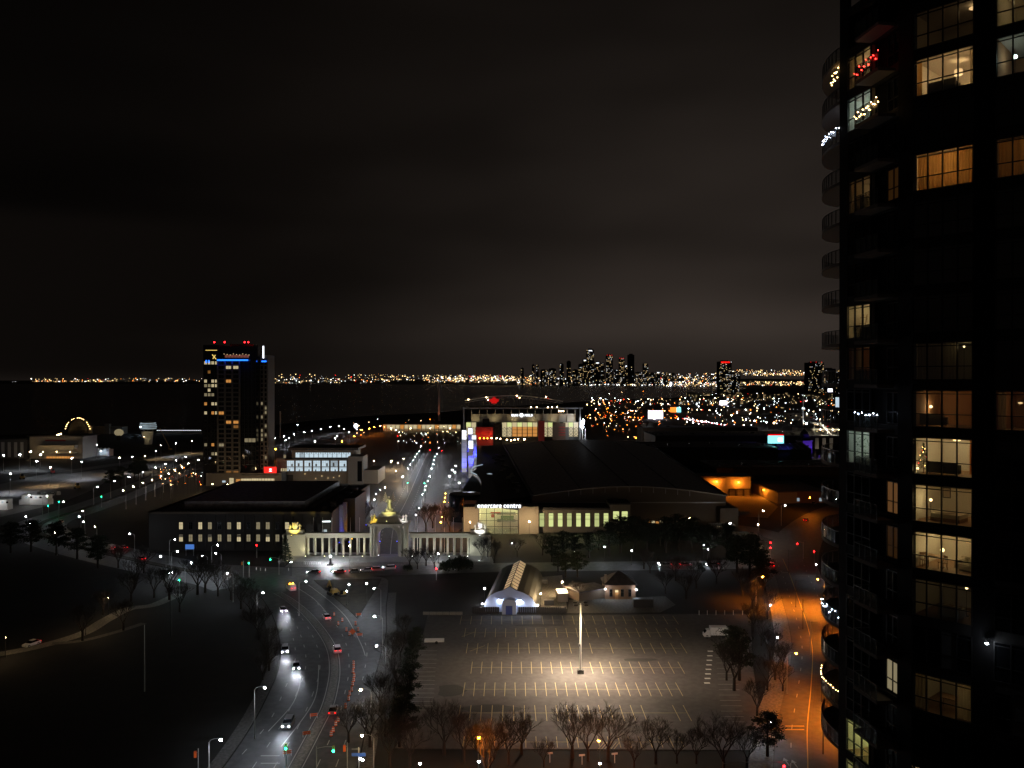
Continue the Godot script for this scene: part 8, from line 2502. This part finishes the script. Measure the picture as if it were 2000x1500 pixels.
func sofa(o: Transform3D, at: Vector3, w: float, m: Material, label: String, yaw := 0.0) -> void:
	var t := inside("sofa", label, "sofa", o, at, yaw)
	part("seat", S().block(Vector3(0, 0.1, 0), Vector3(w, 0.34, 0.85)), m, t)
	part("backrest", S().block(Vector3(0, 0.3, -0.36), Vector3(w, 0.5, 0.2)), m, t)
	for s in [-1.0, 1.0]:
		part("armrest", S().block(Vector3(s * (w * 0.5 - 0.08), 0.1, 0), Vector3(0.16, 0.52, 0.85)), m, t)
		part("foot", S().block(Vector3(s * (w * 0.5 - 0.1), 0.03, 0.3), Vector3(0.06, 0.08, 0.06)).block(Vector3(s * (w * 0.5 - 0.1), 0.03, -0.3), Vector3(0.06, 0.08, 0.06)), M.wood, t)
		part("cushion", S().ball(Vector3(s * w * 0.22, 0.62, -0.12), Vector3(0.24, 0.2, 0.14), 8, 5), M.fabric, t)

func table(o: Transform3D, at: Vector3, label: String) -> void:
	var t := inside("table", label, "table", o, at)
	part("tabletop", S().block(Vector3(0, 0.72, 0), Vector3(1.2, 0.04, 0.7)), M.wood, t)
	for x in [-0.52, 0.52]:
		for z in [-0.28, 0.28]:
			part("leg", S().tube(Vector3(x * 1.08, 0.03, z * 1.08), Vector3(x, 0.72, z), 0.025, 0.03, 5), M.wood, t)

func chair(o: Transform3D, at: Vector3, yaw: float, label: String) -> void:
	var t := inside("chair", label, "chair", o, at, yaw)
	part("seat", S().block(Vector3(0, 0.44, 0), Vector3(0.42, 0.04, 0.42)), M.wood, t)
	part("backrest", S().block(Vector3(0, 0.62, -0.2), Vector3(0.4, 0.26, 0.03)), M.wood, t)
	for x in [-0.18, 0.18]:
		part("leg", S().tube(Vector3(x, 0.03, 0.18), Vector3(x, 0.44, 0.18), 0.02, 0.02, 4), M.wood, t)
		part("leg", S().tube(Vector3(x, 0.03, -0.2), Vector3(x, 0.9, -0.2), 0.02, 0.02, 4), M.wood, t)

func make_tower() -> void:
	mat("curtain_amber", Color(0.6, 0.44, 0.22), 0.9)
	M.curtain_amber.backlight_enabled = true
	M.curtain_amber.backlight = Color(0.9, 0.72, 0.45)
	mat("curtain_pale", Color(0.5, 0.45, 0.36), 0.9)
	M.curtain_pale.backlight_enabled = true
	M.curtain_pale.backlight = Color(0.8, 0.75, 0.65)
	mat("gray_blind", Color(0.1, 0.105, 0.11), 0.8)
	mat("slab_dark", Color(0.03, 0.029, 0.028), 0.8)
	mat("soffit", Color(0.2, 0.17, 0.15), 0.85)
	var t := thing("apartment_tower", "dark high-rise apartment tower with lit flats and rounded balconies filling the right edge", "building", Vector3.ZERO)
	var P := [Vector2(24.0, 61.9), Vector2(24.14, 60.8), Vector2(24.69, 58.2), Vector2(25.1, 54.9), Vector2(25.29, 53.3), Vector2(27.65, 50.7), Vector2(28.49, 49.8), Vector2(31.0, 47.4), Vector2(34.0, 45.6)]
	var out := PackedVector2Array()
	for p in P:
		out.append(Vector2(p.x, -p.y))
	out.append_array(PackedVector2Array([Vector2(50, -45.6), Vector2(50, -80), Vector2(30.4, -78), Vector2(26.4, -68)]))
	var plate := S().prism(out, 0.0, 0.6).mesh()
	for k in range(-23, 11):
		var y := HEAD + k * STOREY - 2.95
		part("floor_slab", plate, M.slab_dark, t, Vector3(0, maxf(y, 0.0), 0))
	var core := PackedVector2Array()
	for q in [[30.0, 66.0], [29.9, 60.0], [29.7, 57.6], [31.7, 54.9], [34.9, 51.8], [36, 47.6], [49.8, 47.6], [49.8, 79], [30.9, 77]]:
		core.append(Vector2(q[0], -q[1]))
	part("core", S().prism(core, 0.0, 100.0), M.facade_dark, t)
	# solid strips of the facade, storey by storey between the slabs
	var walls := [[P[0], P[1]], [P[3], P[4]], [P[5], P[6]], [P[7], P[8]], [Vector2(26.4, 68), P[0]], [Vector2(30.4, 78), Vector2(26.4, 68)]]
	for w in walls:
		var f := facet(w[0], w[1])
		var l: float = w[0].distance_to(w[1])
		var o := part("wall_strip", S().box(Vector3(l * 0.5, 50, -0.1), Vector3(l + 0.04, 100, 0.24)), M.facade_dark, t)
		o.transform = f
	# which flats are lit
	var fa := facet(P[1], P[2])
	var la: float = P[1].distance_to(P[2])
	var fb := facet(P[4], P[5])
	var lb: float = P[4].distance_to(P[5])
	var fc := facet(P[6], P[7])
	var lc: float = P[6].distance_to(P[7])
	var f2 := facet(P[2], P[3])
	var l2: float = P[2].distance_to(P[3])
	var clear_a := [8, 7, 5, 2, 1, -1, -8, -9]
	var clear_b := [8, 7, 5, 1, 0, -1, -2, -3, -4, -6, -8]
	var clear_c := [8, 7, 5, 0]
	for k in range(-9, 9):
		tower_window(t, fa, la, 3, k, k in clear_a, "a")
		tower_window(t, fb, lb, 4, k, k in clear_b, "b", 2 if k == -5 else -1)
		tower_window(t, fc, lc, 4, k, k in clear_c, "c", 1 if k == -6 else -1)
		# recessed balcony bay: wall, door, one window
		var y0 := HEAD + k * STOREY - 2.35
		var bw := part("balcony_wall", mesh_of("bal_wall", func(): return S().box(Vector3(l2 * 0.5, 1.175, -0.35), Vector3(l2, 2.35, 0.1))), M.facade_dark, t)
		bw.transform = Transform3D(f2.basis, f2.origin + Vector3(0, y0, 0))
		var lit: Material = {-2: M.window_amber_low, -3: M.window_amber_faint, -6: M.window_cream_dim, 5: M.window_amber_faint}.get(k, M.black_glass)
		var wn := part("window", mesh_of("bal_win", func():
			var s := S()
			for x in [1.7, 2.42, 3.1]:
				s.box(Vector3(x, 1.1, -0.24), Vector3(0.07, 2.1, 0.1))
			for y in [0.08, 0.85, 2.14]:
				s.box(Vector3(2.4, y, -0.236), Vector3(1.4, 0.06, 0.09))
			return s), M.metal_dark, t)
		wn.transform = bw.transform
		for i in 2:
			part("pane", mesh_of("bal_pane", func(): return S().box(Vector3.ZERO, Vector3(0.66, 2.0, 0.03))), lit, wn, Vector3(2.06 + 0.7 * i, 1.1, -0.27))
		# projecting balcony with a glass rail
		var ys := HEAD + k * STOREY + 0.1
		var bl := part("balcony", mesh_of("bal_slab", func(): return S().box(Vector3(1.45, 0.11, 0.55), Vector3(2.9, 0.22, 1.3))), M.soffit, t)
		bl.transform = Transform3D(f2.basis, f2.origin + Vector3(0, ys, 0))
		part("rail_glass", mesh_of("bal_glass", func(): return S().box(Vector3(1.45, 0.72, 1.16), Vector3(2.86, 0.9, 0.02)).box(Vector3(0.03, 0.72, 0.6), Vector3(0.02, 0.9, 1.1))), M.rail_glass, bl)
		part("handrail", mesh_of("bal_rail", func():
			var s := S().bar(Vector3(0, 1.22, 1.17), Vector3(2.9, 1.22, 1.17), 0.05, 0.04).bar(Vector3(0.02, 1.22, 0), Vector3(0.02, 1.22, 1.15), 0.05, 0.04)
			for i in 5:
				s.box(Vector3(0.04 + 0.705 * i, 0.7, 1.19), Vector3(0.04, 1.05, 0.04))
			return s), M.metal_dark, bl)
		# rounded balcony at the far corner
		var curvep := []
		for q in [[24.0, 61.9], [23.85, 63.2], [23.95, 64.8], [24.3, 66.3], [24.9, 67.8], [25.8, 69.2], [27.0, 70.0]]:
			curvep.append(Vector3(q[0], 0, -q[1]))
		var cv := resample(curve(curvep, 5), 15)
		var poly := PackedVector2Array()
		for p in cv:
			poly.append(Vector2(p.x, p.z))
		poly.append(Vector2(26.5, -68.2))
		var rb := part("balcony", mesh_of("round_slab", func(): return S().prism(poly, 0, 0.24)), M.soffit, t, Vector3(0, ys, 0))
		part("rail_glass", mesh_of("round_glass", func():
			var s := S()
			for i in 14:
				s.bar(cv[i] + Vector3(0.05, 0.72, 0), cv[i + 1] + Vector3(0.05, 0.72, 0), 0.02, 0.86)
			return s), M.rail_glass, rb)
		part("handrail", mesh_of("round_rail", func():
			var s := S()
			for i in 14:
				s.bar(cv[i] + Vector3(0.05, 1.2, 0), cv[i + 1] + Vector3(0.05, 1.2, 0), 0.06, 0.05)
				s.box(cv[i] + Vector3(0.05, 0.72, 0), Vector3(0.05, 0.96, 0.05))
			return s), M.metal_dark, rb)
	# main bay rooms
	var o := room(t, fb, lb, 8, M.plaster)
	lamp_in(o, Vector3(lb * 0.86, 2.1, -1.3), 0.24, "pendant_warm", 0.05, "amber ceiling lamp in the dark flat at the top of the tower")
	o = room(t, fb, lb, 7, M.plaster_white)
	lamp_in(o, Vector3(lb * 0.56, 1.55, -1.9), 0.24, "pendant_warm", 1.5, "amber drum pendant in the bright flat second from the top", "drum")
	curtain(o, 0.1, 0.42, -0.3, "amber curtain at the left of the bright flat second from the top", M.curtain_amber)
	curtain(o, lb - 0.3, lb - 0.1, -0.3, "pale curtain at the right of the bright flat second from the top", M.curtain_pale)
	sofa(o, Vector3(1.5, 0.04, -0.9), 1.6, M.fabric_dark, "dark sofa backing the window of the bright flat near the top", PI)
	sofa(o, Vector3(2.7, 0.04, -2.2), 1.2, M.fabric_dark, "dark armchair at the right of the bright flat near the top", 0.2)
	o = room(t, fb, lb, 5, M.plaster)
	curtain(o, 0.12, lb - 0.12, -0.35, "amber curtain drawn across the fourth-highest lit flat", M.curtain_amber)
	lamp_in(o, Vector3(lb * 0.5, 2.1, -1.6), 0.22, "pendant_warm", 1.3, "ceiling lamp behind the drawn amber curtain")
	o = room(t, fb, lb, 1, M.plaster)
	lamp_in(o, Vector3(lb * 0.8, 2.05, -0.6), 0.06, "globe_lamp", 0.035, "tiny lamp in the very dim flat above the orange one", "globe")
	curtain(o, 0.12, lb * 0.72, -0.4, "drawn curtain in the very dim flat above the orange one", M.curtain_pale)
	o = room(t, fb, lb, 0, M.orange_wall_dim)
	lamp_in(o, Vector3(0.24, 1.25, -2.2), 0.1, "globe_lamp", 0.45, "lamp at the left wall of the dim orange flat at eye level", "globe")
	sofa(o, Vector3(0.9, 0.04, -1.0), 1.4, M.fabric, "pale sofa in the dim orange flat at eye level", PI)
	o = room(t, fb, lb, -1, M.plaster_white)
	lamp_in(o, Vector3(lb * 0.5, 2.15, -2.4), 0.25, "globe_lamp", 1.1, "ceiling lamp in the white flat with the orange wall")
	var ow := inside("wall_panel", "orange wall panel with a framed mirror in the white flat", "wall panel", o, Vector3(lb * 0.86, 0.04, -2.2))
	part("panel", S().block(Vector3.ZERO, Vector3(0.85, 2.2, 0.08)), M.orange_wall, ow)
	part("mirror", S().block(Vector3(0.05, 0.95, 0.06), Vector3(0.6, 0.75, 0.03)), M.steel, ow)
	sofa(o, Vector3(1.6, 0.04, -0.8), 1.7, M.fabric_dark, "black sofa backing the window of the white flat", PI)
	rng.seed = 12
	var xt := inside("christmas_tree", "decorated tree with small lights at the left of the white flat", "christmas tree", o, Vector3(0.42, 0.04, -0.6))
	part("trunk", S().tube(Vector3.ZERO, Vector3(0, 1.8, 0), 0.03, 0.01, 5), M.wood, xt)
	var fol := S()
	for i in 420:
		var h := rng.randf()
		var a := rng.randf() * TAU
		var r := 0.42 * (1.0 - h) * (0.6 + 0.4 * rng.randf()) + 0.02
		var c := Vector3(cos(a) * r, 0.2 + h * 1.7, sin(a) * r)
		var q := Vector3(cos(a), -0.4, sin(a)) * 0.09
		fol.tri(c - q + Vector3(0.03, 0, 0), c + q, c - q - Vector3(0.03, 0, 0.02))
	part("needles", fol, M.leaf_green, xt)
	for i in 16:
		var h := i / 16.0
		var a := i * 2.4
		part("bulb", mesh_of("fairy_tiny", func(): return S().ball(Vector3.ZERO, Vector3.ONE * 0.018, 5, 3)), M.fairy_warm if i % 4 else M.fairy_red, xt, Vector3(cos(a) * 0.42 * (1 - h), 0.2 + h * 1.65, sin(a) * 0.42 * (1 - h)))
	lamp_in(o, Vector3(0.2, 0.35, -0.3), 0.07, "globe_lamp", 0.25, "small bright lamp on the floor beside the decorated tree", "globe")
	o = room(t, fb, lb, -2, M.plaster)
	lamp_in(o, Vector3(0.72, 1.3, -1.0), 0.1, "globe_lamp", 0.5, "white globe lamp in the flat below the decorated tree", "globe")
	lamp_in(o, Vector3(lb * 0.88, 2.1, -2.2), 0.2, "pendant_warm", 0.4, "ceiling lamp over the kitchen end of the flat below the decorated tree")
	var bed := inside("bed", "bed with a rumpled pale cover in the flat below the decorated tree", "bed", o, Vector3(1.7, 0.04, -1.3))
	part("mattress", S().block(Vector3(0, 0.25, 0), Vector3(1.7, 0.25, 1.3)), M.fabric, bed)
	part("frame", S().block(Vector3(0, 0.03, 0), Vector3(1.75, 0.22, 1.35)), M.wood, bed)
	part("cover", S().ball(Vector3(-0.2, 0.5, 0), Vector3(0.75, 0.14, 0.6), 12, 6), M.fabric, bed)
	var bk := inside("bookcase", "bookcase at the kitchen end of the flat below the decorated tree", "bookcase", o, Vector3(lb - 0.6, 0.04, -3.6))
	part("back", S().block(Vector3(0, 0, -0.16), Vector3(0.95, 2.0, 0.03)), M.wood, bk)
	for i in 5:
		part("shelf", S().block(Vector3(0, 0.1 + 0.45 * i, 0), Vector3(0.95, 0.03, 0.32)), M.wood, bk)
	var pic := inside("picture", "dark framed picture on the wall of the flat below the decorated tree", "picture", o, Vector3(0.5, 1.1, -4.14))
	part("frame", S().block(Vector3.ZERO, Vector3(0.5, 0.7, 0.04)), M.metal_dark, pic)
	part("print", S().block(Vector3(0, 0.06, 0.025), Vector3(0.4, 0.58, 0.01)), M.fabric, pic)
	o = room(t, fb, lb, -3, M.plaster)
	lamp_in(o, Vector3(1.35, 1.15, -1.2), 0.13, "globe_lamp", 0.65, "large white globe lamp in the brightest flat of the lower group", "globe")
	lamp_in(o, Vector3(0.95, 2.15, -3.0), 0.2, "globe_lamp", 0.8, "ceiling lamp in the brightest flat of the lower group")
	table(o, Vector3(1.0, 0.04, -1.0), "wooden table with splayed legs in the brightest flat of the lower group")
	chair(o, Vector3(0.45, 0.04, -0.7), 0.8, "wooden chair at the left of the table in the brightest flat")
	chair(o, Vector3(1.6, 0.04, -0.6), -0.6, "wooden chair at the right of the table in the brightest flat")
	sofa(o, Vector3(2.75, 0.04, -1.4), 1.2, M.fabric, "sofa with pale cushions in the brightest flat of the lower group", -0.3)
	var ls := inside("light_strip", "warm light strip along the right wall of the brightest flat", "light strip", o, Vector3(2.5, 1.7, -2.0))
	for i in 9:
		part("bulb", S().box(Vector3(i * 0.1, -0.02 * i, 0), Vector3(0.06, 0.03, 0.03)), M.pendant_warm, ls)
	o = room(t, fb, lb, -4, M.plaster)
	lamp_in(o, Vector3(2.5, 1.8, -2.0), 0.09, "globe_lamp", 0.04, "small lamp in the nearly dark flat under the brightest one", "globe")
	sofa(o, Vector3(2.0, 0.04, -1.0), 1.3, M.fabric, "sofa in the nearly dark flat under the brightest one", PI)
	o = room(t, fb, lb, -6, M.plaster)
	curtain(o, 0.1, 0.85, -0.3, "pale curtain at the left of the dim lower flat", M.curtain_pale)
	curtain(o, lb - 0.9, lb - 0.1, -0.3, "pale curtain at the right of the dim lower flat", M.curtain_pale)
	lamp_in(o, Vector3(lb * 0.75, 2.0, -1.6), 0.09, "globe_lamp", 0.175, "ceiling lamp in the dim lower flat between curtains")
	table(o, Vector3(1.8, 0.04, -1.4), "low table in the dim lower flat between curtains")
	o = room(t, fb, lb, -8, M.plaster_white)
	lamp_in(o, Vector3(lb * 0.4, 2.1, -1.6), 0.2, "globe_lamp", 1.2, "ceiling lamp in the lit flat cut by the bottom edge")
	# left bay rooms
	var ra := [[8, M.plaster, "globe_lamp", 1.6, "top left"], [7, M.plaster_white, "globe_white_soft", 2.4, "second from the top"], [5, M.plaster, "pendant_warm", 0.5, "dim upper"], [2, M.plaster, "globe_lamp", 1.7, "solitary warm"], [1, M.orange_wall_dim, "pendant_warm", 0.12, "very dim"], [-1, M.plaster_white, "globe_white_soft", 1.4, "plant-filled"], [-8, M.plaster, "lime_soft", 3.4, "bright lower"], [-9, M.plaster, "lime_soft", 3.0, "bottom"]]
	for q in ra:
		o = room(t, fa, la, q[0], q[1], 3.6)
		lamp_in(o, Vector3(la * 0.6, 2.05, -1.6), 0.17, q[2], q[3] * 0.55, "ceiling lamp in the %s flat of the tower's left window column" % q[4])
		if q[0] in [8, 5, 1]:
			curtain(o, 0.08, la * 0.45, -0.3, "curtain in the %s flat of the left window column" % q[4], M.curtain_pale)
		if q[0] == 2:
			sofa(o, Vector3(1.9, 0.04, -0.8), 1.1, M.fabric_dark, "dark armchair in the solitary warm flat of the left column", PI)
			var ld := inside("shelf_ladder", "ladder shelf in the solitary warm flat of the left column", "shelf", o, Vector3(0.5, 0.04, -0.9))
			for i in 2:
				part("rail", S().bar(Vector3(-0.2 + 0.4 * i, 0, 0.1), Vector3(-0.2 + 0.4 * i, 1.7, -0.2), 0.04, 0.04), M.wood, ld)
			for i in 4:
				part("shelf", S().block(Vector3(0, 0.25 + 0.4 * i, 0), Vector3(0.4, 0.03, 0.22)), M.wood, ld)
		if q[0] == -1:
			for i in 3:
				var pl := inside("house_plant", "hanging leafy plant in the plant-filled flat, %s from the left" % nth(i), "plant", o, Vector3(0.6 + 0.75 * i, 0.04, -0.5))
				part("pot", S().lathe([Vector2(0.1, 0), Vector2(0.16, 0.3), Vector2(0, 0.3)], 10), M.white_paint, pl)
				var lf := S()
				for j in 70:
					var a := rng.randf() * TAU
					var c := Vector3(cos(a) * 0.25 * rng.randf(), 0.3 + rng.randf() * 1.5, sin(a) * 0.25 * rng.randf())
					var d := Vector3(rng.randf_range(-1, 1), rng.randf_range(-1, 1), rng.randf_range(-1, 1)).normalized() * 0.09
					lf.tri(c - d, c + d, c + d.cross(Vector3(0.4, 1, 0.1)).normalized() * 0.05)
				part("leaves", lf, M.leaf_green, pl)
	# right-hand bay
	o = room(t, fc, lc, 8, M.plaster)
	lamp_in(o, Vector3(1.6, 2.0, -1.5), 0.2, "globe_lamp", 0.35, "ceiling lamp in the bright flat at the photo's top right corner")
	o = room(t, fc, lc, 7, M.orange_wall_dim)
	lamp_in(o, Vector3(0.7, 1.4, -1.2), 0.14, "globe_white_soft", 0.25, "reading lamp in the amber flat at the right edge", "globe")
	o = room(t, fc, lc, 5, M.plaster)
	curtain(o, 0.08, lc - 0.1, -0.3, "brown curtain drawn across the flat at the right edge", M.curtain_amber)
	lamp_in(o, Vector3(1.6, 2.0, -1.8), 0.2, "pendant_warm", 0.3, "lamp behind the brown curtain at the right edge")
	o = room(t, fc, lc, 0, M.orange_wall_dim)
	lamp_in(o, Vector3(0.9, 1.6, -1.8), 0.14, "pendant_warm", 0.175, "lamp in the dim amber flat at the right edge at eye level")
	curtain(o, 0.08, 0.5, -0.3, "dark curtain in the dim amber flat at the right edge", M.curtain_pale)
	# outside lamp on the tower wall and festive lights
	var wl := thing("wall_lamp", "small white lamp glowing on the tower's dark wall low at the right", "wall lamp", D(1929, 1258, 49.6))
	part("bracket", S().box(Vector3(0.1, 0.12, -0.1), Vector3(0.1, 0.1, 0.3)), M.metal_dark, wl)
	part("lens", S().ball(Vector3.ZERO, Vector3(0.09, 0.05, 0.09), 10, 5), M.globe_white, wl)
	omni(wl, Vector3(0, -0.25, 0.1), LED, 0.04, 0.1)
	var rail := func(k: int, x: float, dy := 0.0) -> Vector3: return f2 * Vector3(x, HEAD + k * STOREY + 1.34 + dy, 1.2)
	string_lights("red fairy lights along the upper recessed balcony", [rail.call(7, 0.0, -0.2), rail.call(7, 0.9, -0.1), rail.call(7, 1.8, 0.05), rail.call(7, 2.9, 0.1)], "fairy_red", 11, 0.5)
	string_lights("warm fairy lights along the recessed balcony under the red ones", [rail.call(6, 0.0, -0.2), rail.call(6, 0.9, -0.25), rail.call(6, 1.8, -0.1), rail.call(6, 2.9, 0.05)], "fairy_warm", 15, 0.45)
	string_lights("white lights hung on the dark recessed balcony at eye level", [rail.call(-1, 0.1, 0.1), rail.call(-1, 0.8, 0.05), rail.call(-1, 1.8, 0.0), rail.call(-1, 2.9, 0.1)], "fairy_white", 7, 0.15)
	var edge := func(x: float, d: float, k: int, dy: float) -> Vector3: return Vector3(x, HEAD + k * STOREY + dy, -d)
	string_lights("warm bulbs hung under the highest rounded balcony", [edge.call(23.9, 63.4, 7, 2.5), edge.call(23.92, 62.8, 7, 2.7), edge.call(23.97, 62.2, 7, 2.9)], "fairy_warm", 11, 0.7)
	string_lights("bluish lights along the third-highest rounded balcony", [edge.call(24.25, 66.2, 6, 1.35), edge.call(23.9, 64.8, 6, 1.35), edge.call(23.8, 63.2, 6, 1.4), edge.call(23.95, 62.0, 6, 1.45)], "fairy_white", 12, 0.2)
	string_lights("white lights along a rounded balcony above the orange street", [edge.call(24.3, 66.3, -6, 1.4), edge.call(23.95, 64.8, -6, 1.4), edge.call(23.85, 63.2, -6, 1.4), edge.call(24.0, 62.0, -6, 1.4)], "fairy_white", 10, 0.5)
	string_lights("warm lights along the rounded balcony lower down over the street", [edge.call(24.9, 67.8, -8, 1.4), edge.call(24.3, 66.3, -8, 1.4), edge.call(23.95, 64.8, -8, 1.4), edge.call(24.0, 62.0, -8, 1.4)], "fairy_warm", 14, 0.1)

# ----------------------------------------------------------------
func _ready() -> void:
	rng.seed = 1
	make_materials()
	glow("window_amber_faint", Color(1, 0.68, 0.34), 0.02)
	glow("window_amber_low", Color(1, 0.7, 0.42), 0.1)
	glow("globe_white_soft", Color(0.88, 1.0, 0.94), 6)
	glow("lime_soft", Color(0.97, 1.0, 0.66), 6)
	mat("orange_wall_dim", Color(0.4, 0.2, 0.1), 0.9)
	make_camera_and_sky()
	make_ground()
	make_roads()
	make_car_park()
	make_tower()
	make_gate()
	make_dark_hall()
	make_hotel()
	make_white_hall()
	make_exhibition_hall()
	make_stadium()
	make_tent()
	make_lakeside()
	make_right_halls()
	make_far_city()
	make_lamps()
	make_signals()
	make_vehicles()
	make_tree_kinds()
	make_trees()
